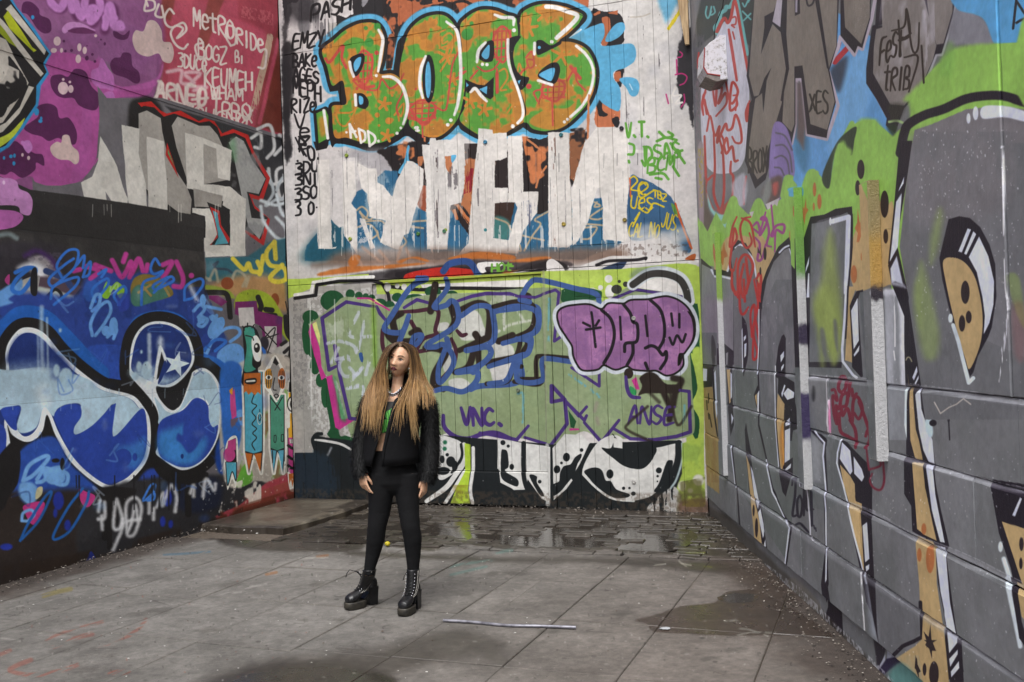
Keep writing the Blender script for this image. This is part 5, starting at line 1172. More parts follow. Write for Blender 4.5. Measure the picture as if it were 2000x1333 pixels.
    S('8f8a70', 10, '975 640 990 615 1010 620 1025 650', soft=2); P(WH, '1030 790 1070 690 1075 740 1045 815', sm=0); P(WH, '1050 840 1085 770 1085 800 1060 850', sm=0)
    P(TN, '990 760 1000 860 1025 860 1060 1240 1090 1333 1120 1480 1130 1560 1050 1490 1010 1333 1000 1000 1005 880', sm=0); P(WH, '1055 940 1100 865 1115 1060 1160 1200 1210 1333 1230 1560 1190 1550 1130 1420 1090 1240 1070 1060', sm=0); P('c6d2d8', '965 870 990 860 980 1000 980 1333 960 1200', sm=0)
    P('b9cdd6', '1150 1140 1190 1120 1215 1250 1200 1310 1160 1260', soft=4); D(K, '1215 1185 32 28;1352 1150 12 30', soft=2); S(K, 12, '1352 1150 1362 1330', soft=1.5, taper=.3)
    # large silver face on the right
    b1()
    OUT = '925 1330 960 1160 1000 1080 1140 1000 1300 950 1500 860 1700 830 1840 840 2000 890 2300 960'
    P('6f6c70', '1020 1330 1050 1130 1200 1080 1500 950 1800 920 2300 1000 2300 2600 1000 2600 1000 1700', sm=0)
    S(K, 80, OUT, soft=3, rough=.3)
    P(WH, '1640 930 1800 920 1980 960 2300 1100 2300 1140 2000 1060 1820 1020 1640 1030', soft=3); D(WH, '1518 1030 17 46;1580 985 24 60', soft=2)
    b2()
    P('66676b', '1020 0 2300 0 2300 1400 1060 1500 980 1250 920 900', sm=0); P('6f6d71', '1040 -60 1820 -60 1850 500 1400 700 1000 600', soft=40)
    P('66676b', '980 1250 2300 1250 2300 2400 1150 2400', sm=0)
    b.pattern('7d7c82', '1000 -100 2300 -100 2300 2000 1000 1400', .04, 'c', 4, .5); b.pattern('5a5c60', '1000 -100 2300 -100 2300 2000 1000 1400', .1, 'm', 5, .5)
    P(K, '925 -20 1030 -20 985 300 910 760 905 900 830 1080 820 1040 870 560 910 120', sm=0); P(WH, '915 400 960 290 955 350 910 420', sm=0); P(WH, '890 510 940 420 905 900 835 1030 850 900', sm=0); P(K, '900 500 960 380 960 400 905 490', sm=0); P(K, '820 1060 905 910 1000 1340 990 1500 960 1500 850 1220', sm=0); P(WH, '840 1090 895 980 950 1230 880 1200 850 1220', soft=3, sm=0); P('9a9ca8', '860 1200 950 1220 980 1260 850 1230', soft=8, sm=0)
    for q in ('1190 820 1260 580 1290 640 1250 900 1190 1050', '1060 1200 1110 1020 1180 1250 1260 1600 1240 1850 1130 1850 1060 1500', '1050 1350 1090 1180 1110 1600'):
        P('84965a', q, soft=20, rough=3, a=.65)
    b.at(0, 0, 1)
    b.specks('d2d2da', (1790, 250, 1990, 620), 340, 1.8, .75); b.specks('d0d0d8', (1780, 600, 2000, 1330), 120, 1.6, .6); b.specks('c6c6ce', (1440, 560, 1790, 1300), 260, 1.5, .6)
    S('d0d0d6', 2.4, '1957 235 1958 360 1961 500 1963 560 1968 600 1965 650 1952 740 1949 765', sm=0, dry=.4); S('b8b8c0', 7, '1966 610 1963 660 1957 690', sm=0, dry=.7, soft=3)
    S('c0b8b0', 2, '1826 786 1838 808 1855 796 1870 790 1884 779 1898 790', sm=0, soft=2)
    b2()
    P(K, '1345 660 1440 635 1530 650 1620 730 1700 880 1750 1050 1760 1333 1720 1600 1690 1680 1600 1850 1560 1990 1530 2030 1510 1960 1420 1700 1340 1400 1290 1180 1265 1000', sm=0, soft=2); P(TN, '1300 1020 1400 995 1500 1050 1580 1180 1630 1400 1640 1600 1610 1780 1530 1960 1490 1870 1400 1560 1320 1200', sm=1)
    P(WH, '1520 990 1610 810 1690 980 1740 1200 1735 1400 1700 1560 1650 1660 1660 1500 1640 1340 1590 1120', sm=0); P(WH, '1430 940 1510 740 1540 750 1460 950', sm=0); P(WH, '1480 960 1560 765 1585 790 1500 970', sm=0)
    D(DKS, '1490 1295 38 100;1462 1565 28 72;1520 1510 26 54', soft=1.6); S('c6d0d8', 34, '1385 1580 1430 1720 1520 2080 1560 2040', sm=0, soft=2); D('c6d0d8', '1362 1520 20 40', soft=2)
    b.at(0, 0, 1)
    P('87a050', '1966 540 1990 545 2000 640 1980 600', soft=8, a=.5); P('8a4a4a', '1975 600 2000 600 2000 700 1980 690', soft=16, a=.3)
    # ---------------- lower courses
    a4()
    S(WH, 11, '400 140 430 400 440 500', sm=0); S(K, 12, '410 140 440 420 455 540 475 830', sm=0); P(K, '515 0 525 -60 570 210 600 420 660 660 720 1050 680 1020 560 570 525 200', sm=0); P(TN, '528 220 560 300 605 600 650 800 668 1010 605 960 570 600', sm=0); P(WH, '570 310 590 360 645 620 635 690 600 560', sm=0); P(WH, '635 720 655 680 690 880 675 940', sm=0); P(WH, '680 1010 700 950 705 1010 690 1030', sm=0); D(DKS, '597 700 9 50;622 850 14 84', soft=1.5)
    S(K, 14, '640 -40 700 230 720 310 760 500 850 720 930 840 880 1190', sm=0); S(WH, 12, '705 260 715 330 760 540 880 790 912 850 870 1180', sm=0)
    P(K, '815 345 930 390 900 500 880 580 850 540', sm=0); P(K, '850 290 930 240 930 390 840 350', sm=0); P(WH, '855 345 915 290 910 330 880 350', sm=0)
    S('2a2733', 22, '935 480 945 425 965 440 960 580 940 740 985 735;1000 570 980 620 985 740 1010 745 1025 640 1005 570;1040 480 1038 740;1072 470 1060 680 1115 690;1098 540 1105 830;970 820 1010 815 1080 890', taper=.2); S('2a2733', 10, '1120 830 1125 860;1135 850 1138 880'); S('c9c9d0', 10, '1060 470 1075 600 1090 800 1095 940 1110 960', soft=2, sm=0)
    P(K, '1080 0 1180 40 1230 90 1210 160 1230 520 1240 1040 1250 1340 1200 1500 1180 1340 1220 1040 1210 540 1190 220 1200 140', sm=0); S(WH, 13, '1120 10 1200 110 1190 230 1215 530 1228 700 1230 1030 1225 1330', sm=0)
    P('9a9ca2', '1090 40 1150 60 1190 130 1180 460 1110 440', soft=14, a=.6, sm=0)
    b4()
    P(K, '400 260 430 85 480 110 520 160 660 300 690 500 690 700 720 1330 740 1700 640 1500 480 640 440 480 400 320', sm=0); P(WH, '410 250 430 105 500 180 520 360 500 390', sm=0); P(WH, '530 230 600 340 620 410 600 450 535 380', sm=0); P(TN, '412 300 500 400 540 470 600 640 610 1000 625 1230 590 1150 500 700 490 630 440 460', sm=0); P(K, '540 400 600 460 600 640 545 620 540 500', sm=0, rough=.8); P(WH, '610 830 655 800 675 1120 635 1150', sm=0); P(WH, '640 1185 675 1165 672 1210 645 1230', sm=0); P(K, '590 690 660 700 655 790 600 840', sm=0); S(WH, 14, '420 85 390 200 385 290 440 480 480 640 540 920 620 1250 640 1333', sm=0)
    S('6e2436', 18, '640 160 660 330 680 340 760 310 750 260;690 380 670 440 700 500 760 520 790 440 780 260', soft=3, taper=.2)
    P(K, '1020 240 1050 250 1150 270 1240 300 1250 450 1300 700 1370 1010 1340 1060 1380 1333 1430 1700 1500 2100 1300 2200 1340 1700 1270 1333 1240 980 1080 900 1050 880 1040 600', sm=0); P(TN, '1050 280 1140 290 1160 500 1230 830 1260 960 1150 910 1090 860 1080 700', sm=0); P(WH, '1165 300 1225 310 1250 560 1330 980 1290 970 1220 700', sm=0); P(TN, '1090 920 1230 970 1250 1010 1260 1333 1320 1760 1120 1640 1110 1333 1080 1000', sm=0); P(WH, '1245 1000 1335 1020 1350 1200 1380 1500 1440 1800 1350 1720 1290 1400', sm=0); D(BRN, '1112 1085 20 60;1205 1120 36 124;1148 860 22 50', soft=2)
    P(K, '1720 450 1740 430 2300 520 2300 1700 1960 1500 1900 1200 1800 900', sm=0); P(WH, '1915 740 1985 585 2000 600 1940 750', sm=0); P(TN, '1825 795 2000 850 2300 900 2300 1600 2000 1333 1900 1030', sm=0); D(DKS, '1990 1160 16 50;1995 990 20 60'); S('c6d0d8', 40, '1840 1120 1890 1280 1930 1400', soft=4, sm=0); D('c6d0d8', '1812 1015 20 46', soft=3)
    b5()
    S('c6d0d8', 40, '1870 430 1930 700 2000 1020', soft=4, sm=0); P(K, '1900 420 1960 430 2010 800 2100 1100 1990 950', sm=0, soft=2); P(TN, '1955 460 2300 600 2300 1100 2010 760', sm=0)
    P('66676b', '700 460 1080 690 1110 910 860 1110 750 1010', sm=0)
    S(K, 34, '1120 640 1130 940 960 1020 870 1110', sm=0); P(TN, '1140 740 1320 850 1370 1333 1380 1500 1150 1400 900 1130 1060 1020 1130 960', sm=0, soft=2); b.pattern('9a9a88', '900 1100 1100 1100 1150 1400 900 1300', .0, 'm', 4, .5); P(K, '1330 860 1440 930 1480 970 1500 1333 1380 1333 1360 1150', sm=0); P(WH, '1350 890 1440 940 1440 990 1370 1080', sm=0); P(WH, '1370 1130 1445 1050 1445 1090 1380 1200', sm=0); P(WH, '1385 1240 1455 1150 1460 1210 1390 1290', sm=0)
    b.star(DKS, 1205, 985, 60, 5, .35); P(DKS, '1205 830 1215 960 1255 1060 1220 1060 1220 1130 1195 1040 1160 1010 1175 980 1145 890 1190 940', sm=0); P(DKS, '1065 1100 1085 1130 1090 1180 1120 1240 1100 1250 1105 1310 1080 1240 1058 1210', sm=0); D(DKS, '1155 1222 18 54;1238 1260 42 110')
    P(K, '280 480 300 440 330 640 400 720 410 970 330 960 240 800 280 680', sm=0, soft=2); P('9aa0ac', '620 410 640 420 740 800 740 980 680 900', soft=14, sm=0, a=.7); P(K, '640 390 720 470 740 900 750 1000 700 760', sm=0, soft=3); P(K, '670 960 780 1030 720 1250 700 1200', sm=0, soft=3, a=.8); P(WH, '720 1190 770 1090 770 1150 730 1210', sm=0, a=.7); P('8f93a0', '790 1050 860 1110 780 1170', sm=0); P('2d2740', '780 1130 880 1110 910 1150 740 1280 700 1250', sm=0, soft=4); P('5f8a86', '800 1260 940 1160 1100 1333 1200 1500 900 1400', soft=14)
    b.at(0, 0, 1)
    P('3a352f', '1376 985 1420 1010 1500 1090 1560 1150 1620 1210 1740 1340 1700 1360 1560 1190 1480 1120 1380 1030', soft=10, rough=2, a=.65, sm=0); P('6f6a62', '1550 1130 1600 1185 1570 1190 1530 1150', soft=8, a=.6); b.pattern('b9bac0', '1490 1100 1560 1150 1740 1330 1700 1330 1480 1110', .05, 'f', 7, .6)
    b.at(0, 0, 1)
    P('5292c0', b.wp((6.25, 2.62), (7.1, 2.6), (7.1, 5.4), (6.1, 5.4)), sm=0, soft=4)
    P(GN, b.wp((6.2, 2.38), (6.7, 2.3), (7.1, 2.35), (7.1, 2.75), (6.7, 2.66), (6.25, 2.68)), soft=6)
    P(K, b.wp((6.25, 2.34), (6.6, 2.22), (6.85, 1.9), (6.85, .3), (6.75, .3), (6.73, 1.8), (6.5, 2.12), (6.25, 2.24)), sm=0)
    P(TN, b.wp((6.87, .2), (7.1, .2), (7.1, 2.1), (6.87, 2.0)), sm=0); P(WH, b.wp((6.62, .4), (6.71, .4), (6.69, 1.75), (6.6, 1.85)), sm=0)
    # pale paint in the joints; light caught on block edges is painted in
    J = 'a9aab2'
    for q in ('1434 873 1473 892 1524 914 1587 946 1651 978 1708 998', '1708 998 1788 1043 1883 1079 2000 1137', '1743 883 1782 893 1829 909 1939 940 2000 953', '1439 950 1486 986 1538 1020 1615 1070 1686 1117 1793 1188 1881 1251 2000 1322', '1434 795 1484 808 1518 821', '1583 733 1685 739 1827 756 1910 767 2000 783', '1420 720 1513 729'):
        S(J, 1.8, q, sm=0, a=.55, dry=.5)
    S('d6d6da', 2.5, '1683 1118 1688 1200 1690 1232', sm=0, dry=.3, soft=2)
    for q in ('1440 880 1651 984 1708 1004', '1708 1004 1788 1050 1883 1086 2000 1146', '1743 889 1829 915 1939 946 2000 960', '1445 958 1615 1078 1793 1196 2000 1332', '1583 739 1685 745 1827 762 2000 790'):
        S('a4a5ad', 9, q, sm=0, soft=9, a=.4, rough=1)  # soft pale band under each joint: lit upper block edges put into the colour
    b.specks('e0e0e6', (1700, 880, 2000, 1330), 160, 1.8, .6)
    # first strip at the corner, batten colours
    a2(); S('93b85a', 46, '240 740 265 1040', sm=0, a=.8)
    b.finish(.05, .09)
    return b
class Floor:
    """the paved ground seen as a sheet: s along the back wall, q = minus the distance out from it"""
    o = BACK.o; t = BACK.t; n = BACK.n

    def sz(s, x, y):
        P = ground(x, y) - s.o
        return P @ s.t, -(P @ s.n)

    def at(s, a, q, out=0.0):
        a = np.asarray(a, float); q = np.asarray(q, float)
        return s.o + a[..., None] * s.t - q[..., None] * s.n


ST = [-.83, -.2, .42, 1.07, 1.77, 2.44, 3.08, 3.68, 4.33, 4.95, 5.59, 6.22, 6.85]


def slab_joints(i):
    """cross joints of one column of slabs (q values)"""
    off = [0, .1, .0, .06, .05, .12, .03, .0, .02, .04, .0, .05][i]
    L = {2: .82, 3: .98}.get(i, .88 + off * .4)
    q = [-2.02]
    while q[-1] > -8.4:
        q.append(q[-1] - L); L = .905
    return q


def paint_floor():
    f = Sheet(Floor(), -1.2, 7.2, -8.4, 0.1, 170, 51, '938e88')
    P, S, D = f.P, f.S, f.D
    wet = np.zeros((f.h, f.w), np.float32)
    v = f.img
    v += (f.coarse * .16 + f.mid * .10)[..., None]
    # each slab weathers a little differently
    a = f.s0 + (np.arange(f.w) + .5) / f.ppm; q = f.z1 - (np.arange(f.h) + .5) / f.ppm
    A, Q = np.meshgrid(a, q)
    f.at(0, 0, 1)
    warm = np.array([.035, -.005, -.02], np.float32)
    v += warm * np.clip((A - 3.2) / 2, 0, 1)[..., None] * .5
    # gutter dirt along both walls and the setts at the back
    back = np.clip((Q + 2.05 + f.mid * .5 + f.coarse * .3) / .12, 0, 1)
    dirt = np.array([.33, .295, .262], np.float32)
    v += (dirt - v) * back[..., None] * .93
    wet = np.maximum(wet, back * .62)
    left = np.clip(1 - (A - .22 - f.mid * .35) / .22, 0, 1) * (1 - back)
    v += (np.array([.30, .25, .22], np.float32) - v) * left[..., None] * .8
    # where the right wall stands on the floor
    rw = RIGHT.o
    Pw = f.wall.at(A, Q) - rw
    dist = Pw @ RIGHT.n
    rt = np.clip(1 - (dist - .18 - f.mid * .5) / .3, 0, 1) * (1 - back)
    v += (np.array([.335, .285, .255], np.float32) - v) * rt[..., None] * .75
    v += (f.mid * .10 + f.fine * .10)[..., None] * back[..., None]

    def damp(pts, amt, soft, col='4a423c', a=.8, rough=2.0, sm=1):
        keep = v.copy()
        P('ffffff', pts, soft=soft, rough=rough, sm=sm)
        m = np.clip((v - keep).mean(2) / np.maximum(1e-3, (1 - keep.mean(2))), 0, 1)
        v[:] = keep + (_rgb(col) - keep) * (m * a)[..., None]
        np.maximum(wet, m * amt, out=wet)
    damp('1242 1212 1290 1200 1330 1186 1395 1178 1420 1158 1475 1150 1500 1165 1530 1180 1590 1215 1625 1245 1560 1242 1440 1243 1330 1238 1278 1234 1262 1220', .72, 3, '57493f', .82, 1.2)
    damp('1400 1168 1440 1160 1480 1162 1470 1176 1420 1178', .9, 3, '45413e', .6)
    damp('640 1352 560 1352 420 1345 360 1336 480 1300 560 1284 660 1276 760 1262 830 1240 900 1232 960 1248 985 1262 900 1290 800 1310 740 1330', .5, 30, '544d46', .62, 4)
    damp('400 1345 450 1318 540 1300 640 1296 730 1308 775 1335 740 1400 400 1400', .78, 24, '47413a', .85, 5)
    damp('955 1250 1000 1300 985 1310 940 1280', .5, 20, '6a635c', .5)
    damp('430 1048 520 1040 640 1030 700 1040 700 1075 560 1078 440 1066', .7, 12, '3f372f', .75, 3)
    damp('700 1078 900 1086 1150 1092 1380 1096 1450 1104 1420 1120 1200 1102 900 1096 700 1086', .6, 14, '4d453e', .8, 3)
    damp('1380 1090 1500 1110 1560 1170 1520 1180 1440 1130', .5, 26, '58493f', .6, 3)
    for x, y, w in ((1005, 1118, 24), (960, 1120, 16), (1070, 1235, 26), (1086, 1200, 10), (910, 1160, 18), (450, 1143, 18), (310, 1190, 26), (270, 1198, 22), (160, 1252, 20), (120, 1270, 26), (410, 1230, 30), (160, 1308, 30), (620, 1140, 16), (1040, 1256, 30), (1215, 1200, 20), (1440, 1270, 24), (1390, 1288, 20), (1070, 1100, 16), (540, 1290, 10), (590, 1212, 14), (660, 1210, 12), (210, 1282, 14)):
        damp(np.array([[x - w, y + 2], [x - w * .3, y - 3], [x + w * .6, y - 4], [x + w, y - 1], [x + w * .2, y + 4]]), .12, 6, "6a645d", .5, 4)
    P('8c8273', '488 1026 470 1034 590 1034 640 1006 690 985 500 985', soft=6, rough=2, sm=0)
    f.pattern('5e5347', '470 1034 600 1034 690 985 500 985', .0, 'm', 5, .6)
    f.pattern('a0937f', '600 1020 660 1000 690 985 760 990 700 1020 620 1040', .05, 'm', 6, .5)
    # chalk and paint left on the slabs
    RDp = 'b0604f'
    for w, t in ((9, '60 1288 30 1300 20 1310 60 1318 110 1312 150 1298'), (7, '170 1276 230 1255 270 1228 285 1210'), (8, '105 1262 150 1245 180 1238'), (6, '90 1248 140 1230 200 1214'), (7, '0 1278 20 1270'), (9, '215 1314 250 1312')):
        S(RDp, w, t, soft=4, a=.55, rough=1.2, dry=.5)
    S('9c8a3a', 9, '85 1164 110 1156 138 1150', soft=4, a=.55, dry=.6); S('4f7a96', 4, '320 1084 360 1082 410 1078', soft=3, a=.6, dry=.5)
    S('b06a3a', 5, '520 1122 540 1118;620 1088 640 1086', soft=3, a=.6, dry=.5)
    S('6a9a90', 5, '870 1110 900 1102 960 1094;880 1122 950 1106;970 1080 1000 1076', soft=4, a=.5, dry=.6)
    S('c9c4bc', 4, '20 1188 60 1180 110 1172;0 1246 40 1252;60 1240 80 1236;330 1112 350 1108;480 1148 520 1140;585 1092 640 1090;430 1160 470 1156', soft=3, a=.5, dry=.6)
    S('a8a49a', 4, '1440 1242 1470 1236 1510 1236;1445 1228 1470 1232 1500 1244;1415 1214 1440 1212', soft=2, a=.7, dry=.5)
    S('c2bcae', 3, '1276 1104 1296 1102;1330 1100 1350 1104;1326 1096 1340 1106;1296 1112 1302 1114', soft=2, a=.7, dry=.3)
    S('8f963a', 3, '1375 1106 1390 1108;1340 1082 1380 1080', soft=2, a=.6)
    f.specks('cfcac2', (20, 1080, 1560, 1333), 330, 2.4, .6); f.specks('ddd8d0', (1100, 1040, 1620, 1280), 90, 2.2, .6); f.specks('4a443e', (20, 1080, 1560, 1333), 380, 2.6, .6)
    f.specks('b0604f', (0, 1100, 600, 1330), 40, 2.4, .6); f.specks('a89a3a', (1340, 1180, 1480, 1220), 30, 2, .6); f.specks('bfb9b0', (600, 990, 1420, 1090), 160, 2.6, .7)
    # dirt worked into and along the joints, gum and scuffs
    jd = np.zeros((f.h, f.w), np.float32)
    w_ = .012 + .02 * np.clip(f.mid + .15, 0, 1)
    for st in ST:
        jd = np.maximum(jd, np.exp(-((A - st) / w_) ** 2))
    for i in range(len(ST) - 1):
        col_ = (A > ST[i]) & (A < ST[i + 1])
        for q_ in slab_joints(i):
            jd = np.maximum(jd, np.exp(-((Q - q_) / w_) ** 2) * col_)
    jd *= np.clip(.5 + f.coarse * 2.2 + f.mid * 1.5, 0, 1) * (1 - back)
    v += (np.array([.36, .325, .295], np.float32) - v) * (jd * .38)[..., None]
    for i in range(90):
        x, y = f.rng.uniform(0, 1600), f.rng.uniform(1100, 1330)
        r = f.rng.uniform(1.2, 3.4)
        D('5a554f' if i % 3 else 'b4afa8', '%f %f %f %f' % (x, y, r * 1.5, r * .6), soft=2.5, a=f.rng.uniform(.3, .7), rough=.5)
    for i in range(26):
        x, y = f.rng.uniform(0, 1500), f.rng.uniform(1090, 1320)
        S('57514b', f.rng.uniform(.8, 2.2), np.array([[x, y], [x + f.rng.uniform(-20, 26), y + f.rng.uniform(-7, 7)], [x + f.rng.uniform(10, 60), y + f.rng.uniform(-12, 10)]]), soft=2, a=.45, rough=.8)
    v *= (1 + f.fine * .22 + f.mid * .16)[..., None]
    np.clip(v, 0, 1, out=v)
    wet = np.clip(wet + f.mid * .1 * (wet > .02), 0, 1)
    f.wet = wet
    return f
# ---------------------------------------------------------------- camera, sky, sun, exposure
cam_d = bpy.data.cameras.new('camera'); cam = bpy.data.objects.new('camera', cam_d); COL.objects.link(cam)
cam_d.sensor_width = 36.0; cam_d.lens = 36.0 * F_PX / 2000.0; cam_d.clip_start = .05; cam_d.clip_end = 500
_m = Matrix.Identity(4)
for _i in range(3):
    _m[_i][0] = CAM_R[_i]; _m[_i][1] = CAM_U[_i]; _m[_i][2] = -CAM_F[_i]; _m[_i][3] = CAM_P[_i]
cam.matrix_world = _m
SC.camera = cam
SUN_DIR = Vector((-.12, -.62, 1.1)).normalized()
world = bpy.data.worlds.new('World'); SC.world = world; world.use_nodes = True
_nt = world.node_tree
_bg = _nt.nodes['Background']
_sky = _nt.nodes.new('ShaderNodeTexSky'); _sky.sky_type = 'NISHITA'; _sky.sun_disc = False
_sky.sun_elevation = math.asin(SUN_DIR.z); _sky.sun_rotation = math.atan2(SUN_DIR.x, SUN_DIR.y)
_sky.air_density = 1.0; _sky.dust_density = 6.0; _sky.ozone_density = .6; _sky.altitude = 0
_hs = _nt.nodes.new('ShaderNodeHueSaturation'); _hs.inputs['Saturation'].default_value = .12   # a grey, overcast sky
_nt.links.new(_sky.outputs[0], _hs.inputs['Color']); _nt.links.new(_hs.outputs[0], _bg.inputs[0])
_bg.inputs[1].default_value = .15
sun_d = bpy.data.lights.new('sun', 'SUN'); sun_d.energy = 1.25; sun_d.angle = math.radians(28); sun_d.color = (1.0, .995, .985)
sun = bpy.data.objects.new('sun', sun_d); COL.objects.link(sun)
sun.rotation_euler = SUN_DIR.to_track_quat('Z', 'Y').to_euler(); sun.location = (0, 0, 12)
vs = SC.view_settings
SC.display_settings.display_device = 'sRGB'
vs.view_transform = 'Standard'; vs.look = 'None'; vs.gamma = 1; vs.use_curve_mapping = False
vs.exposure = .5
SC.cycles.max_bounces = 8
try:
    SC.cycles.use_denoising = True
except Exception:
    pass

# ---------------------------------------------------------------- helpers
rnd = random.Random(7)


def srgb(h):
    c = _rgb(h).astype(float)
    return tuple(np.where(c <= .04045, c / 12.92, ((c + .055) / 1.055) ** 2.4)) + (1.0,)


class MB:
    """collects shapes for one mesh"""
    def __init__(s):
        s.v = []; s.f = []

    def add(s, vs_, fs):
        k = len(s.v)
        s.v.extend([tuple(map(float, q)) for q in vs_]); s.f.extend([tuple(i + k for i in f) for f in fs])
        return s

    def box(s, x0, x1, y0, y1, z0, z1):
        v = [(x, y, z) for z in (z0, z1) for y in (y0, y1) for x in (x0, x1)]
        return s.add(v, [(0, 2, 3, 1), (4, 5, 7, 6), (0, 1, 5, 4), (2, 6, 7, 3), (0, 4, 6, 2), (1, 3, 7, 5)])

    def cbox(s, x0, x1, yf, yb, z0, z1, c, jit=0.0):
        """box whose front (towards -y) edges are chamfered"""
        j = lambda: rnd.uniform(-jit, jit)
        f = [(x0 + c, yf + j(), z0 + c), (x1 - c, yf + j(), z0 + c), (x1 - c, yf + j(), z1 - c), (x0 + c, yf + j(), z1 - c)]
        e = [(x0, yf + c, z0), (x1, yf + c, z0), (x1, yf + c, z1), (x0, yf + c, z1)]
        b = [(x0, yb, z0), (x1, yb, z0), (x1, yb, z1), (x0, yb, z1)]
        F = [(0, 1, 2, 3)] + [(i, i + 4, (i + 1) % 4 + 4, (i + 1) % 4) for i in range(4)] + [(i + 4, i + 8, (i + 1) % 4 + 8, (i + 1) % 4 + 4) for i in range(4)] + [(11, 10, 9, 8)]
        return s.add(f + e + b, F)

    def slab(s, x0, x1, y0, y1, zb, zt, c, tilt=(0, 0)):
        t = lambda x, y: zt + tilt[0] * (x - (x0 + x1) / 2) + tilt[1] * (y - (y0 + y1) / 2)
        top = [(x, y, t(x, y)) for x, y in ((x0 + c, y0 + c), (x1 - c, y0 + c), (x1 - c, y1 - c), (x0 + c, y1 - c))]
        e = [(x, y, t(x, y) - c) for x, y in ((x0, y0), (x1, y0), (x1, y1), (x0, y1))]
        b = [(x, y, zb) for x, y in ((x0, y0), (x1, y0), (x1, y1), (x0, y1))]
        F = [(0, 1, 2, 3)] + [(i + 4, (i + 1) % 4 + 4, (i + 1) % 4, i) for i in range(4)] + [(i + 8, (i + 1) % 4 + 8, (i + 1) % 4 + 4, i + 4) for i in range(4)]
        return s.add(top + e + b, F)

    def loft(s, rings, cap=True, closed=True):
        n = len(rings[0]); k = len(s.v); m = len(rings)
        for r in rings:
            s.v.extend([tuple(map(float, q)) for q in r])
        for i in range(m - 1):
            for j in range(n if closed else n - 1):
                a = k + i * n + j; b = k + i * n + (j + 1) % n
                s.f.append((a, b, b + n, a + n))
        if cap and closed:
            s.f.append(tuple(k + j for j in range(n))[::-1]); s.f.append(tuple(k + (m - 1) * n + j for j in range(n)))
        return s

    def tube(s, pts, rad, n=8, cap=True, flat=None):
        """round tube along points; rad: one radius or one per point; flat=(axis vector, factor) squashes the section"""
        P = np.array(pts, float); m = len(P)
        R = np.full(m, rad) if np.isscalar(rad) else np.array(rad, float)
        T = np.gradient(P, axis=0); T /= np.linalg.norm(T, axis=1)[:, None] + 1e-9
        up = np.array([0, 0, 1.0]) if abs(T[0][2]) < .9 else np.array([0, 1.0, 0])
        rings = []
        u = np.cross(up, T[0]); u /= np.linalg.norm(u) + 1e-9
        for i in range(m):
            u = u - T[i] * (u @ T[i]); u /= np.linalg.norm(u) + 1e-9
            w = np.cross(T[i], u)
            a = np.linspace(0, 2 * np.pi, n, endpoint=False)
            off = np.outer(np.cos(a), u) + np.outer(np.sin(a), w)
            if flat is not None:
                ax = np.array(flat[0], float); ax /= np.linalg.norm(ax)
                off = off - np.outer(off @ ax, ax) * (1 - flat[1])
            rings.append(P[i] + R[i] * off)
        return s.loft(rings, cap)

    def ball(s, c, r, nu=12, nv=8, rot=None):
        r = np.array([r] * 3 if np.isscalar(r) else r, float)
        rings = []
        for i in range(1, nv):
            t = np.pi * i / nv
            a = np.linspace(0, 2 * np.pi, nu, endpoint=False)
            q = np.stack([np.sin(t) * np.cos(a), np.sin(t) * np.sin(a), np.full(nu, -np.cos(t))], 1) * r
            if rot is not None:
                q = q @ np.array(rot).T
            rings.append(q + np.array(c))
        return s.loft(rings)

    def ribbon(s, pts, w, side):
        P = np.array(pts, float); W = np.array(w, float)[:, None] * np.array(side, float)
        k = len(s.v); m = len(P)
        for i in range(m):
            s.v.append(tuple(P[i] - W[i])); s.v.append(tuple(P[i] + W[i]))
        for i in range(m - 1):
            a = k + 2 * i
            s.f.append((a, a + 1, a + 3, a + 2))
        return s

    def mesh(s, name, smooth=False):
        me = bpy.data.meshes.new(name); me.from_pydata(s.v, [], s.f)
        if smooth:
            me.polygons.foreach_set('use_smooth', [True] * len(me.polygons))
        me.update()
        return me

    def build(s, name, mat, parent=None, smooth=False):
        return link(name, s.mesh(name, smooth), mat, parent)


def link(name, me, mat=None, parent=None):
    o = bpy.data.objects.new(name, me); COL.objects.link(o)
    if mat is not None and not me.materials:
        me.materials.append(mat)
    if parent is not None:
        o.parent = parent
    return o


def tag(o, label=None, cat=None, group=None, kind=None):
    for k, q in (('label', label), ('category', cat), ('group', group), ('kind', kind)):
        if q:
            o[k] = q
    return o


def empty(name, mat4=None, **kw):
    o = bpy.data.objects.new(name, None); COL.objects.link(o); o.empty_display_size = .2
    if mat4 is not None:
        o.matrix_world = mat4
    return tag(o, **kw)


def frame(o, t):
    m = Matrix.Identity(4)
    n = (-t[1], t[0])                                    # local y points into the wall
    m[0][0], m[1][0] = t[0], t[1]; m[0][1], m[1][1] = n; m[0][3], m[1][3] = o[0], o[1]
    return m


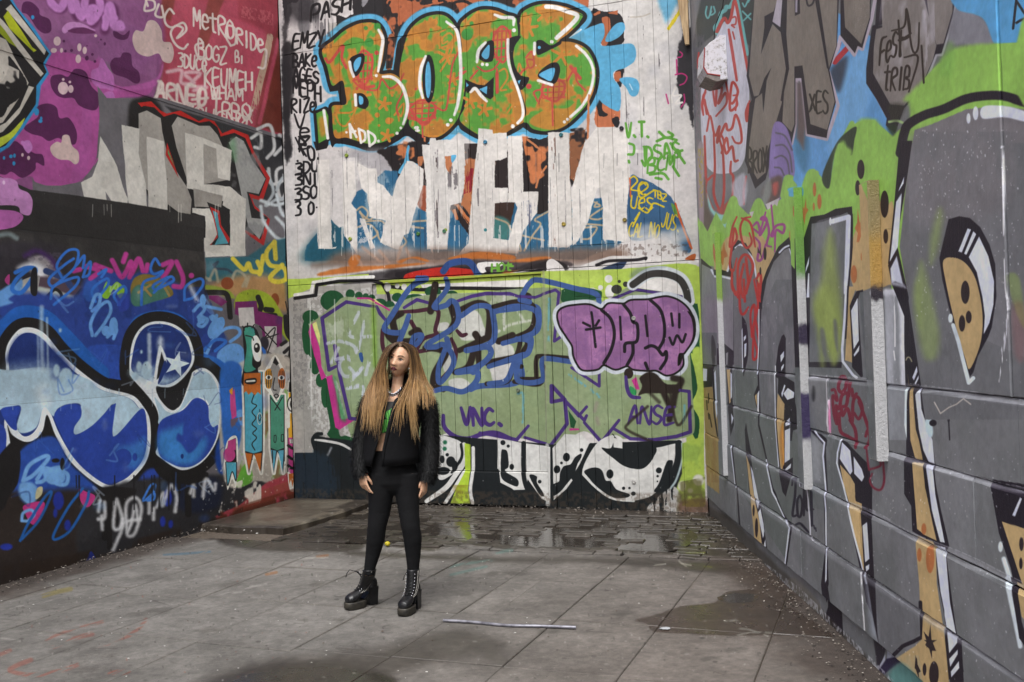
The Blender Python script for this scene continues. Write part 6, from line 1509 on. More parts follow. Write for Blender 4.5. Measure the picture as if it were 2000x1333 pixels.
# ---------------------------------------------------------------- materials
class NM:
    def __init__(s, name):
        s.m = bpy.data.materials.new(name); s.m.use_nodes = True; s.nt = s.m.node_tree
        s.b = s.nt.nodes['Principled BSDF']; s.out = s.nt.nodes['Material Output']

    def n(s, t, **kw):
        q = s.nt.nodes.new(t)
        for k, x in kw.items():
            setattr(q, k, x)
        return q

    def l(s, a, b):
        s.nt.links.new(a, b)

    def noise(s, vec, scale, detail=4, rough=.55, stretch=None):
        if stretch is not None:
            mp = s.n('ShaderNodeMapping'); mp.inputs['Scale'].default_value = stretch; s.l(vec, mp.inputs[0]); vec = mp.outputs[0]
        q = s.n('ShaderNodeTexNoise'); q.inputs['Scale'].default_value = scale; q.inputs['Detail'].default_value = detail; q.inputs['Roughness'].default_value = rough
        s.l(vec, q.inputs['Vector'])
        return q.outputs['Fac']

    def math(s, op, a, b=None, clamp=False):
        q = s.n('ShaderNodeMath', operation=op, use_clamp=clamp)
        for i, x in enumerate((a, b)):
            if x is None:
                continue
            if isinstance(x, (int, float)):
                q.inputs[i].default_value = x
            else:
                s.l(x, q.inputs[i])
        return q.outputs[0]

    def mix(s, fac, a, b, mode='MIX'):
        q = s.n('ShaderNodeMixRGB', blend_type=mode)
        for i, x in enumerate((fac, a, b)):
            if isinstance(x, (int, float)):
                q.inputs[i].default_value = x
            elif isinstance(x, tuple):
                q.inputs[i].default_value = x
            else:
                s.l(x, q.inputs[i])
        return q.outputs[0]

    def bump(s, h, strength, dist, normal=None):
        q = s.n('ShaderNodeBump'); q.inputs['Strength'].default_value = strength; q.inputs['Distance'].default_value = dist
        s.l(h, q.inputs['Height'])
        if normal is not None:
            s.l(normal, q.inputs['Normal'])
        return q.outputs[0]

    def ramp(s, f, stops):
        q = s.n('ShaderNodeValToRGB'); e = q.color_ramp.elements
        while len(e) > len(stops):
            e.remove(e[-1])
        while len(e) < len(stops):
            e.new(.5)
        for i, (p, c) in enumerate(stops):
            e[i].position = p; e[i].color = c if isinstance(c, tuple) else srgb(c)
        s.l(f, q.inputs[0])
        return q.outputs[0]


def plain(name, col, rough=.6, metal=0.0, noise=.25, scale=30, bump=0.0, dark=None, spec=None):
    m = NM(name)
    tc = m.n('ShaderNodeTexCoord')
    f = m.noise(tc.outputs['Object'], scale)
    c = srgb(col) if isinstance(col, str) else col
    d = srgb(dark) if dark else tuple(q * (1 - noise) for q in c[:3]) + (1,)
    m.l(m.ramp(f, [(.3, d), (.65, c)]), m.b.inputs['Base Color'])
    m.b.inputs['Roughness'].default_value = rough; m.b.inputs['Metallic'].default_value = metal
    if spec is not None:
        m.b.inputs['Specular IOR Level'].default_value = spec
    if bump:
        m.l(m.bump(f, .5, bump), m.b.inputs['Normal'])
    return m.m


def sheet_image(sh, name, gain, alpha=None):
    """the painted sheet as a generated image (sRGB), brought down to paint colours by gain"""
    c = sh.img
    lin = np.where(c <= .04045, c / 12.92, ((c + .055) / 1.055) ** 2.4) * np.array(gain, np.float32)
    c = np.where(lin <= .0031308, lin * 12.92, 1.055 * np.clip(lin, 1e-6, 1) ** (1 / 2.4) - .055)
    px = np.ones((sh.h, sh.w, 4), np.float32); px[..., :3] = np.clip(c, 0, 1)
    if alpha is not None:
        px[..., 3] = alpha
    im = bpy.data.images.new(name, sh.w, sh.h, alpha=alpha is not None)
    im.alpha_mode = 'CHANNEL_PACKED'
    im.pixels.foreach_set(px[::-1].ravel()); im.update(); im.pack()
    return im


def sheet_lookup(m, sh, im, root, plane='XZ', ext='MIRROR'):
    tc = m.n('ShaderNodeTexCoord'); tc.object = root
    sep = m.n('ShaderNodeSeparateXYZ'); m.l(tc.outputs['Object'], sep.inputs[0])
    u = m.math('DIVIDE', m.math('SUBTRACT', sep.outputs[0], sh.s0), sh.s1 - sh.s0)
    v = m.math('DIVIDE', m.math('SUBTRACT', sep.outputs[2 if plane == 'XZ' else 1], sh.z0), sh.z1 - sh.z0)
    com = m.n('ShaderNodeCombineXYZ'); m.l(u, com.inputs[0]); m.l(v, com.inputs[1])
    t = m.n('ShaderNodeTexImage'); t.image = im; t.extension = ext; t.interpolation = 'Linear'
    m.l(com.outputs[0], t.inputs[0])
    return t, tc.outputs['Object'], sep


def wall_material(name, sh, root, gain, rough, kind):
    m = NM(name)
    im = sheet_image(sh, name + '_paint', gain)
    t, obj, sep = sheet_lookup(m, sh, im, root)
    oi = m.n('ShaderNodeObjectInfo')
    tone = m.math('ADD', m.math('MULTIPLY', oi.outputs['Random'], .12), .93)
    col = m.mix(1.0, t.outputs[0], tone, 'MULTIPLY')
    fine = m.noise(obj, 160, 3); mid = m.noise(obj, 22, 5, .62)
    grime = m.math('ADD', m.math('MULTIPLY', mid, .30), .86)
    col = m.mix(.8, col, grime, 'MULTIPLY')
    m.l(col, m.b.inputs['Base Color'])
    if kind == 'wood':
        g = m.noise(obj, 9, 6, .65, (14, 14, .55))
        h = m.math('ADD', m.math('MULTIPLY', g, .8), m.math('MULTIPLY', fine, .35))
        nrm = m.bump(h, .55, .004)
    elif kind == 'render':
        st = m.noise(obj, 75, 5, .7)
        h = m.math('ADD', st, m.math('MULTIPLY', mid, .8))
        nrm = m.bump(h, .5, .005)
    else:
        st = m.noise(obj, 60, 6, .7); vert = m.noise(obj, 12, 4, .6, (5, 5, .5))
        h = m.math('ADD', m.math('ADD', m.math('MULTIPLY', st, .5), m.math('MULTIPLY', mid, .5)), m.math('MULTIPLY', vert, .4))
        nrm = m.bump(h, .5, .004)
    m.l(nrm, m.b.inputs['Normal'])
    m.l(m.math('ADD', m.math('MULTIPLY', fine, .25), rough), m.b.inputs['Roughness'])
    m.b.inputs['Specular IOR Level'].default_value = .22
    return m.m


GAIN_B, GAIN_L, GAIN_R, GAIN_F = (.92,) * 3, (1.38,) * 3, (1.52, 1.53, 1.56), (.45,) * 3
# ---------------------------------------------------------------- the place
dark = plain('joint_dark', '17130f', .9, noise=.4)
# ---- ground
back_frame = frame(BACK.o, BACK.t)
sub = MB(); sub.v = [(-70, -70, -.05), (70, -70, -.05), (70, 70, -.05), (-70, 70, -.05)]; sub.f = [(0, 1, 2, 3)]
ground_o = tag(sub.build('ground', plain('bare_ground', '5d5147', .9, noise=.5, scale=3, bump=.01)), kind='structure')

pave = empty('pavement', back_frame, kind='structure')
FL = paint_floor()
fm = NM('paving')
f_im = sheet_image(FL, 'paving_wear', GAIN_F, FL.wet)
t, obj, sep = sheet_lookup(fm, FL, f_im, pave, 'XY', 'EXTEND')
oi = fm.n('ShaderNodeObjectInfo')
tone = fm.math('ADD', fm.math('MULTIPLY', oi.outputs['Random'], .16), .88)
n1 = fm.noise(obj, 260, 2); n2 = fm.noise(obj, 34, 6, .66); n3 = fm.noise(obj, 5, 4)
col = fm.mix(1.0, t.outputs[0], tone, 'MULTIPLY')
col = fm.mix(.9, col, fm.math('ADD', fm.math('MULTIPLY', n2, .9), .56), 'MULTIPLY')
col = fm.mix(.9, col, fm.math('ADD', fm.math('MULTIPLY', n1, 1.1), .46), 'MULTIPLY')
fm.l(col, fm.b.inputs['Base Color'])
wetf = fm.math('MULTIPLY', t.outputs[1], fm.math('ADD', fm.math('MULTIPLY', n3, .8), .55), True)
fm.l(fm.math('SUBTRACT', .88, fm.math('MULTIPLY', wetf, .84), True), fm.b.inputs['Roughness'])
_bp = fm.bump(fm.math('ADD', n1, fm.math('MULTIPLY', n2, 1.4)), .35, .004)
fm.l(fm.math('MULTIPLY', fm.math('SUBTRACT', 1.0, fm.math('MULTIPLY', wetf, 1.05), True), .4), _bp.node.inputs['Strength'])
fm.l(_bp, fm.b.inputs['Normal'])
FLOOR_M = fm.m
bed = MB(); bed.v = [(-1.5, -8.6, -.007), (7.4, -8.6, -.007), (7.4, -2.02, -.007), (-1.5, -2.02, -.007), (-1.5, -2.02, -.03), (7.4, -2.02, -.03), (7.4, .25, -.03), (-1.5, .25, -.03)]; bed.f = [(0, 1, 2, 3), (4, 5, 6, 7)]
bedm = NM('joint_soil')
_tc = bedm.n('ShaderNodeTexCoord'); _f = bedm.noise(_tc.outputs['Object'], 30, 5)
bedm.l(bedm.ramp(_f, [(.3, '463d35'), (.7, '62574c')]), bedm.b.inputs['Base Color']); bedm.b.inputs['Roughness'].default_value = .85
bed.build('joint_bed', bedm.m, pave)
for i in range(len(ST) - 1):
    x0, x1 = ST[i] + .0018, ST[i + 1] - .0018
    js = slab_joints(i)
    for k, (y, y2) in enumerate(zip(js[:-1], js[1:])):
        cuts = [(x0, x1)]
        if i == 7 and k == 1:
            cuts = [(x0, 3.912), (3.9155, x1)]
        for a, b in cuts:
            MB().slab(a, b, y2 + .0018, y - .0018, -.045, rnd.uniform(-.003, .003), .004, (rnd.uniform(-.006, .006), rnd.uniform(-.004, .004))).build('paving_slab', FLOOR_M, pave)
# worn edge course between slabs and setts, and the concrete sill along the back wall
for x0, x1 in ((1.06, 2.3), (2.305, 3.4), (3.405, 4.6)):
    MB().slab(x0, x1, -.27, -.002, -.045, .006, .006).build('sill_slab', FLOOR_M, pave)
# setts in bond behind the slabs, sunk here and there so that water stands between them
sag = np.random.default_rng(5).random((9, 14))
rows = 16
for r in range(rows):
    d0 = .275 + r * (2.012 - .275) / rows; d1 = d0 + (2.012 - .275) / rows
    x = 1.06 - (.12 if r % 2 else 0)
    while x < 5.3:
        L = rnd.uniform(.205, .235)
        a, b = max(1.06, x), min(5.35, x + L)
        if b - a > .04:
            low = sag[int(r / 2) % 9, min(13, int((a - 1) * 3.2))]
            z = .0085 - .019 * low + rnd.uniform(-.004, .004)
            if r < 3 or r > 13:
                z += .006
            MB().slab(a + .004, b - .004, -d1 + .004, -d0 - .004, -.06, z, .006, (rnd.uniform(-.05, .05), rnd.uniform(-.08, .08))).build('sett', FLOOR_M, pave)
        x += L

wm = NM('standing_water')
_tc = wm.n('ShaderNodeTexCoord')
wm.b.inputs['Base Color'].default_value = (.035, .028, .022, 1); wm.b.inputs['Roughness'].default_value = .09; wm.b.inputs['IOR'].default_value = 1.33
wm.b.inputs['Specular IOR Level'].default_value = .8
wm.l(wm.bump(wm.noise(_tc.outputs['Object'], 22, 3), .22, .006), wm.b.inputs['Normal'])


def puddle(pts, z):
    p = spline(_pts(pts), True, 6)
    q = MB(); q.v = [(a, b, z) for a, b in p]; q.f = [tuple(range(len(p)))]
    me = q.mesh('puddle')
    o = link('puddle', me, wm.m); o.matrix_world = back_frame
    if o.data.polygons[0].normal.z < 0:
        o.data.flip_normals()
    return tag(o, kind='structure')


puddle('1.2 -.42 1.9 -.36 2.7 -.45 3.4 -.40 4.1 -.55 4.6 -.9 4.7 -1.4 4.5 -1.85 3.9 -1.93 3.0 -1.88 2.2 -1.95 1.5 -1.9 1.15 -1.5 1.1 -.9', -.0015)
_g = lambda *pp: ' '.join('%.3f %.3f' % (FL.wall.sz(np.array(x), np.array(y))) for x, y in pp)

# raised concrete in the left-hand corner, with its broken front edge
led = MB()
front = [(1.02, -.30), (1.04, -.8), (1.0, -1.3), (.93, -1.62), (.72, -1.60), (.45, -1.66), (.2, -1.62), (-.02, -1.60)]
base = [(-.02, -.0), (1.0, -.0)]
ring = base + front
inn = [(a * .98 - .005, b * .985 + .0) for a, b in ring]
led.loft([[(a, b, -.04) for a, b in ring], [(a, b, .030) for a, b in ring], [(a, b, .044) for a, b in inn]])
lo = led.build('concrete_ledge', FLOOR_M); lo.matrix_world = back_frame
tag(lo, 'low broken concrete ledge in the corner below the painted characters', 'ledge')

# ---- back wall of boards
B = paint_back(); Lw = paint_left(); Rw = paint_right()
bw = empty('plank_wall', back_frame, label='tall graffiti wall of upright boards at the back with bubble letters above white roller letters', cat='wall', kind='thing')
BM = wall_material('painted_boards', B, bw, GAIN_B, .42, 'wood')
W_B = float(np.linalg.norm(CORNER_R - CORNER_L))
MB().box(-.1, W_B + .1, .03, .10, -.05, 6.3).build('backing', dark, bw)
PW = .1522
edges = [0.0]
while edges[-1] + PW * .6 < W_B:
    edges.append(edges[-1] + PW * rnd.uniform(.94, 1.06))
edges[-1] = W_B
cut_cols = {}
for i in range(len(edges) - 1):
    a, b = edges[i] + .0009, edges[i + 1] - .0009
    zs = [2.415, 4.99 + rnd.uniform(-.003, .003), 6.3]
    if 3.3 < edges[i] < 3.9:
        zs = [2.415, 2.62 + rnd.uniform(0, .01), 4.985, 6.3]
    for z0, z1 in zip(zs[:-1], zs[1:]):
        MB().cbox(a, b, rnd.uniform(-.004, .003), .03, z0 + .0012, z1 - .0012, .0025, .001).build('plank', BM, bw)
    mid = (edges[i] + edges[i + 1]) / 2
    if mid < 1.06:
        a2, b2 = a, min(b, 1.058)
        MB().cbox(a2, b2, rnd.uniform(-.004, .004), .03, .0, 2.411, .003, .0012).build('plank', BM, bw)
    elif mid > 3.08:
        zs = [.0, 2.411]
        if 3.3 < mid < 4.1:
            zs = [.0, 2.12 + .02 * math.sin(i), 2.411]
        for z0, z1 in zip(zs[:-1], zs[1:]):
            MB().cbox(max(a, 3.085), b, rnd.uniform(-.004, .004), .03, z0 + .002, z1 - .001, .003, .0012).build('plank', BM, bw)
boltm = {}
for px, py, c in ((677, 304, '93a63c'), (948, 278, '3f86a8'), (1214, 251, '2b2b30'), (817, 457, '4a7a3c'), (684, 467, '9aa63c'), (1101, 438, 'b09a44'), (1220, 430, '8a7a3a'), (1096, 264, '2f6f78'), (1238, 622, 'a8a8a0'), (1012, 762, '77806a'), (868, 452, '4a7a5a'), (1238, 941, 'c8c6c2')):
    s_, z_ = BACK.sz(np.array(float(px)), np.array(float(py)))
    if c not in boltm:
        boltm[c] = plain('bolt_paint_' + c, c, .5, noise=.35, scale=60)
    q = MB()
    a = np.linspace(0, 2 * np.pi, 12, endpoint=False)
    rr = lambda r, y: [(s_ + r * math.cos(k), y, z_ + r * math.sin(k)) for k in a]
    q.loft([rr(.021, .0), rr(.021, -.010), rr(.015, -.014), rr(.012, -.009)])
    q.build('bolt', boltm[c], bw)
# pale new board set upright in the right-hand corner
wood = NM('bare_pine')
_tc = wood.n('ShaderNodeTexCoord'); _f = wood.noise(_tc.outputs['Object'], 6, 6, .6, (10, 10, .6)); wood.l(wood.ramp(_f, [(.35, '8f7250'), (.6, 'c2a67e')]), wood.b.inputs['Base Color']); wood.b.inputs['Roughness'].default_value = .6
q = MB()
prof = lambda z, w: [(W_B - .015 - w, -.02, z), (W_B - .015 - w, -.055, z), (W_B - .012, -.055, z), (W_B - .012, -.02, z)]
q.loft([prof(4.46, .035), prof(5.0, .105), prof(6.2, .13)]); cp = q.build('corner_board', wood.m, bw)
cp['label'] = 'unpainted pale pine board in the top right corner'

# ---- door of boards in the lower middle
dr = empty('board_gate', back_frame, label='wide plank gate painted sage green in the back wall, under the red and black streak', cat='gate', kind='thing')
DM = BM
x = 1.066
MB().box(1.066, 3.0, .026, .029, .02, 2.405).build('gate_back', dark, dr)
while x < 2.99:
    x2 = min(x + PW * rnd.uniform(.95, 1.05), 2.998)
    if 2.998 - x2 < .06:
        x2 = 2.998
    MB().cbox(x + .0018, x2 - .0018, .010 + rnd.uniform(-.003, .003), .026, .372, 2.368, .0025, .001).build('plank', DM, dr)
    x = x2
MB().cbox(1.066, 2.998, -.006, .024, .022, .366, .006).build('kick_board', DM, dr)
MB().cbox(1.066, 2.998, -.010, .024, 2.372, 2.407, .004).build('top_rail', DM, dr)
MB().cbox(2.999, 3.083, -.022, .03, .0, 2.409, .006).build('cover_strip', DM, dr)
MB().cbox(1.0585, 1.0655, -.008, .03, .0, 2.409, .002).build('gate_jamb', DM, dr)

# ---- left wall of rendered panels
lw = empty('rendered_wall', frame(LEFT.o, LEFT.t), label='long rendered wall on the left with the large blue and black graffiti letters', cat='wall', kind='thing')
LM = wall_material('painted_render', Lw, lw, GAIN_L, .40, 'render')
MB().box(-6, 5.3, .03, .2, -.06, 6.2).build('backing', dark, lw)
SL = 5.2
for z0, z1, o in ((-.06, 1.34, .0), (1.34, 2.69, .0), (2.69, 4.05, .004), (4.05, 5.17, -.002), (5.17, 6.2, .003)):
    q = MB()
    # slightly uneven sheet: a grid of quads with small swells
    nx, nz = 40, 6
    rg = np.random.default_rng(int(z0 * 100) + 900)
    H = rg.normal(0, .0022, (nz + 1, nx + 1))
    V = []
    for jz in range(nz + 1):
        for ix in range(nx + 1):
            edge = jz in (0, nz)
            V.append((-6 + (SL + 5.99) * ix / nx, o + (.008 if edge else H[jz, ix]), z0 + .001 + (z1 - z0 - .002) * ((jz / nz) if not edge else (0 if jz == 0 else 1))))
    Fq = [(j * (nx + 1) + i, j * (nx + 1) + i + 1, (j + 1) * (nx + 1) + i + 1, (j + 1) * (nx + 1) + i) for j in range(nz) for i in range(nx)]
    q.add(V, Fq)
    n0 = len(q.v)
    q.v.extend([(-6, .03, z0 + .001), (SL - .01, .03, z0 + .001), (SL - .01, .03, z1 - .001), (-6, .03, z1 - .001)])
    q.f.extend([(n0, n0 + 1, nx, 0), (nz * (nx + 1), (nz + 1) * (nx + 1) - 1, n0 + 2, n0 + 3), (n0 + 1, n0 + 2, (nz + 1) * (nx + 1) - 1, nx)])
    q.build('wall_panel', LM, lw, smooth=False)

# ---- right wall of big concrete blocks
rw_ = empty('block_wall', frame(RIGHT.o, RIGHT.t), label='right hand wall of large concrete blocks sprayed silver, tan, black and green', cat='wall', kind='thing')
RM = wall_material('painted_blocks', Rw, rw_, GAIN_R, .36, 'cement')
MB().box(.0, 10.5, .04, .25, -.06, 5.9).build('backing', dark, rw_)
MB().cbox(-.02, 6.045, .0, .04, 1.417, 5.9, .004).build('wall_panel', RM, rw_)
MB().cbox(6.058, 10.5, .002, .04, 1.417, 5.9, .004).build('wall_panel', RM, rw_)
rowsR = ((.150, .457, -.008, .35), (.459, .769, -.012, .9), (.771, 1.106, -.006, .1), (1.108, 1.414, -.002, .55))
for z0, z1, yo, off in rowsR:
    joints = [-.02]
    x = off
    while x < 10.4:
        if x > .2:
            joints.append(x)
        x += rnd.choice((.90, .92, .98))
    if abs(z0 - .152) < .01 or abs(z0 - .46) < .01:
        joints = sorted(set([j for j in joints if abs(j - 4.42) > .45] + [4.42]))
    if abs(z0 - 1.11) < .01:
        joints = sorted(set([j for j in joints if abs(j - 3.96) > .45] + [3.96]))
    joints.append(10.5)
    for a, b in zip(joints[:-1], joints[1:]):
        extra = rnd.uniform(-.004, .004)
        q = MB()
        # block with softened, slightly chipped top arris
        c = .011
        nx = max(4, int((b - a) / .12))
        rows_ = [(z0, .0), (z0 + .006, yo), (z1 - .020, yo), (z1 - .006, yo + .005), (z1, yo + .011)]
        V = []
        for z, y in rows_:
            for i in range(nx + 1):
                xx = a + .002 + (b - a - .004) * i / nx
                e = .004 if i in (0, nx) else 0
                V.append((xx, y + extra + e + rnd.uniform(-.0016, .0016) * (2.2 if z > z1 - .02 else 1), z + (rnd.uniform(-.0025, .0015) if z > z1 - .01 else 0)))
        Fq = [(j * (nx + 1) + i, j * (nx + 1) + i + 1, (j + 1) * (nx + 1) + i + 1, (j + 1) * (nx + 1) + i) for j in range(4) for i in range(nx)]
        q.add(V, Fq)
        n0 = len(q.v)
        q.v.extend([(a + .002, .04, z0), (b - .002, .04, z0), (b - .002, .04, z1), (a + .002, .04, z1)])
        q.f.extend([(n0, n0 + 1, nx, 0), (4 * (nx + 1), 5 * (nx + 1) - 1, n0 + 2, n0 + 3), (n0 + 1, n0 + 2) + tuple((j + 1) * (nx + 1) - 1 for j in (4, 3, 2, 1, 0)), (n0 + 3, n0) + tuple(j * (nx + 1) for j in range(5))])
        q.build('concrete_block', RM, rw_)
for a, b in ((-.02, 1.9), (1.905, 3.6), (3.605, 5.4), (5.405, 10.5)):
    MB().cbox(a, b, .012, .05, -.06, .147, .006, .003).build('plinth', RM, rw_)


def batten_mat(name, stops):
    m = NM(name)
    tc = m.n('ShaderNodeTexCoord'); sep = m.n('ShaderNodeSeparateXYZ'); m.l(tc.outputs['Object'], sep.inputs[0])
    n = m.noise(tc.outputs['Object'], 70, 5, .7); n2 = m.noise(tc.outputs['Object'], 14, 3)
    z = m.math('ADD', m.math('DIVIDE', sep.outputs[2], 3.0), m.math('MULTIPLY', m.math('SUBTRACT', n2, .5), .03))
    c = m.ramp(z, stops)
    c = m.mix(.8, c, m.math('ADD', m.math('MULTIPLY', n, .7), .62), 'MULTIPLY')
    m.l(c, m.b.inputs['Base Color'])
    m.l(m.bump(n, .9, .012), m.b.inputs['Normal']); m.b.inputs['Roughness'].default_value = .45
    return m.m


def zst(*st):
    return [(z / 3.0, c) for z, c in st]


WT = 'c6c6c8'
b1m = batten_mat('batten_white_green', zst((.5, WT), (1.95, WT), (2.0, '8fae52'), (2.55, '86ac48')))
b2m = batten_mat('batten_white_purple', zst((.7, WT), (1.02, WT), (1.06, '3a2f58'), (1.30, '3a2f58'), (1.33, WT), (1.58, WT), (1.61, '352b45'), (1.70, '352b45'), (1.73, WT), (1.98, WT), (2.03, '6a9a4a'), (2.6, '7fae45')))
b3m = batten_mat('batten_tan_white', zst((1.0, WT), (1.80, WT), (1.815, '2b2430'), (1.86, '2b2430'), (1.88, 'b8934e'), (2.06, 'b39048'), (2.16, '9a8a60'), (2.4, '94855a')))
RU = lambda x, y: [float(k) for k in RIGHT.sz(np.array(float(x)), np.array(float(y)))]
for name_, (xr, yr), ztop, zbot, dep, wid, mat_, lab in (('batten', (1411, 560), 2.55, .50, .050, .11, b1m, 'white batten nearest the back corner'), ('batten', (1574, 560), 2.53, .745, .052, .11, b2m, 'white batten with purple bands'), ('batten', (1725, 565), 2.36, 1.06, .055, .115, b3m, 'batten painted tan above and white below')):
    s_, _ = RU(xr, yr)
    q = MB().cbox(s_ - wid, s_, -dep, -.002, zbot, ztop, .005, .002)
    o = q.build('batten', mat_, rw_)
    o.data.materials.append(RM)
    for p in o.data.polygons:
        if p.normal.y < -.9:
            p.material_index = 1
    o['label'] = lab
# old flood light housing high on the wall
lampm = NM('flaking_white_paint')
_tc = lampm.n('ShaderNodeTexCoord'); _n = lampm.noise(_tc.outputs['Object'], 28, 6, .75); _n2 = lampm.noise(_tc.outputs['Object'], 5, 3)
_sep = lampm.n('ShaderNodeSeparateXYZ'); lampm.l(_tc.outputs['Object'], _sep.inputs[0])
lampm.l(lampm.ramp(_n, [(.34, '4a4440'), (.42, 'b9b6b4'), (.5, 'd6d5da')]), lampm.b.inputs['Base Color']); lampm.b.inputs['Roughness'].default_value = .5
redm = plain('red_spray', 'a53a34', .5, noise=.3)
s_, zc = RU(1420, 112)
fl = empty('wall_lamp', rw_.matrix_world @ Matrix.Translation((s_, 0, zc)), label='boxy white painted flood light high on the right wall, its lower lip sprayed red', cat='lamp')
prof_ = [(-.004, .165), (-.06, .165), (-.13, .125), (-.172, .085), (-.188, -.075), (-.16, -.125), (-.004, -.150)]
MB().loft([[(x_, y, z) for y, z in prof_] for x_ in (-.30, -.285, -.012)] + [[(0, y * .985 - .0, z * .97) for y, z in prof_]]).build('housing', lampm.m, fl)
MB().box(-.31, .006, -.06, -.003, -.175, .175).build('mounting_plate', lampm.m, fl)
MB().loft([[(x_, y, z) for y, z in ((-.16, -.128), (-.178, -.150), (-.09, -.190), (-.006, -.176), (-.006, -.153))] for x_ in (-.30, .004)]).build('lower_lip', plain('grey_lip', '8f8780', .6, noise=.5), fl)  # lip in a mottled grey, darker than the housing
MB().tube([(.004, -.188, -.074), (.004, -.161, -.126), (.004, -.06, -.146)], .006, 6).build('red_line', redm, fl)
MB().tube([(.004, -.174, .08), (.004, -.188, -.074)], .0045, 6).build('red_line', redm, fl)
MB().tube([(-.05, -.09, .14), (-.02, -.08, .26), (.0, -.02, .40), (.02, -.006, .52)], .004, 6).build('cable', dark, fl)

# ---- bent metal tube lying on the slabs
pa, pm, pb = ground(866, 1216), ground(990, 1225), ground(1125, 1230)
pts = [pa, pa + (pm - pa) * .5 + np.array([0, .006, 0]), pm + np.array([0, -.01, 0]), pm + (pb - pm) * .5, pb]
pts = [np.array([p[0], p[1], .0125]) for p in spline(np.array(pts), False, 6)]
tubem = NM('dull_tube')
_tc = tubem.n('ShaderNodeTexCoord'); _n = tubem.noise(_tc.outputs['Object'], 18, 4)
tubem.l(tubem.ramp(_n, [(.35, '5d5b63'), (.6, '8f8e97')]), tubem.b.inputs['Base Color']); tubem.b.inputs['Roughness'].default_value = .38; tubem.b.inputs['Metallic'].default_value = .35
mt = MB().tube(pts, .0092, 12, cap=False); mt.tube(pts[::-1], .0075, 12, cap=False)
rod = mt.build('metal_tube', tubem.m, None, True)
tag(rod, 'slightly bent grey metal tube lying across the paving in front of the person', 'tube')
# ---- yellow ball behind the legs
yb = MB().ball((0, 0, 0), (.024, .024, .021), 16, 10).build('ball', plain('yellow_rind', 'b8a81f', .5, noise=.2), None, True)
_p = ground(757, 1069); yb.location = (_p[0], _p[1], .028); tag(yb, 'small yellow ball on the wet ground behind the legs of the person', 'ball')
# ---- litter: crumbs, flakes and grit
def litter(name, mats, n, place, size, flat, z0=.006):
    for k, mt_ in enumerate(mats):
        q = MB()
        for i in range(n // len(mats)):
            x, y, z = place()
            r = size * rnd.uniform(.35, 1.3)
            a0 = rnd.uniform(0, 6.3); m_ = rnd.choice((3, 4, 5))
            ring_ = [(x + r * rnd.uniform(.5, 1.1) * math.cos(a0 + 6.283 * j / m_), y + r * rnd.uniform(.5, 1.1) * math.sin(a0 + 6.283 * j / m_), z + z0) for j in range(m_)]
            top = (x + r * .2, y, z + z0 + r * flat)
            kk = len(q.v); q.v.extend(ring_ + [top])
            q.f.extend([(kk + j, kk + (j + 1) % m_, kk + m_) for j in range(m_)])
        o = q.build(name, mt_); tag(o, kind='stuff')
def on_floor(s0, s1, d0, d1):
    def f_():
        s_ = rnd.uniform(s0, s1); d_ = rnd.uniform(d0, d1)
        p = BACK.o + BACK.t * s_ + BACK.n * d_
        return p[0], p[1], .0
    return f_
def by_wall(w, s0, s1, spread):
    def f_():
        d_ = abs(rnd.gauss(0, spread)) + .01
        p = w.o + w.t * rnd.uniform(s0, s1) + w.n * d_
        return p[0], p[1], max(0, .02 - d_ * .2)
    return f_
gm = [plain('grit_dark', '2a2420', .9), plain('grit_grey', '7a726a', .9), plain('grit_pale', 'b5aea4', .8)]
litter('grit', gm[:2], 900, by_wall(LEFT, -1, 5.15, .12), .010, .5)
litter('grit', gm[2:], 30, by_wall(LEFT, -1, 5.15, .2), .008, .4)
litter('grit', gm[:2], 800, by_wall(RIGHT, .05, 5.5, .12), .009, .5)
litter('grit', gm[2:], 70, by_wall(RIGHT, 1.5, 5.5, .22), .007, .4)
litter('grit', gm[:2], 700, by_wall(BACK, .05, 4.5, .10), .011, .5)
litter('crumbs', [plain('flake_white', 'c9c6c0', .7), plain('flake_brown', '4a3526', .8)], 360, on_floor(.4, 4.9, .3, 6.5), .008, .25)
litter('crumbs', [plain('leaf_dark', '2c2019', .9), plain('flake_white2', 'd0ccc6', .7)], 260, by_wall(LEFT, 3.4, 5.1, .25), .016, .35, .01)
redl = plain('red_scrap', 'a01c24', .5)
def scrap(px, py, r, mat_, lab, n=6, hgt=.3):
    p = ground(px, py); q = MB()
    a = np.linspace(0, 2 * np.pi, n, endpoint=False)
    q.loft([[(r * rnd.uniform(.7, 1.2) * math.cos(k), r * rnd.uniform(.6, 1.1) * math.sin(k), r * .1) for k in a], [(r * .8 * rnd.uniform(.7, 1.3) * math.cos(k + .3), r * .8 * rnd.uniform(.6, 1.2) * math.sin(k + .3), r * hgt * rnd.uniform(.7, 1.5)) for k in a], [(r * .3 * math.cos(k), r * .3 * math.sin(k), r * hgt * rnd.uniform(.8, 1.4)) for k in a]])
    o = q.build('litter', mat_); o.location = (p[0], p[1], .004); tag(o, lab, 'litter'); return o
scrap(561, 1028, .032, redl, 'crumpled red scrap in front of the concrete ledge', 7, .7)
scrap(516, 1024, .026, plain('white_scrap', 'd2d0cc', .6), 'small white scrap beside the wall left of the red one', 6, .5)
scrap(465, 1021, .022, plain('white_scrap2', 'cfcbc4', .6), 'white scrap at the foot of the left wall, farthest left', 6, .5)
scrap(1299, 1230, .03, plain('flat_white', 'b5b8bb', .5), 'flat pale disc lying on the damp patch', 10, .12)
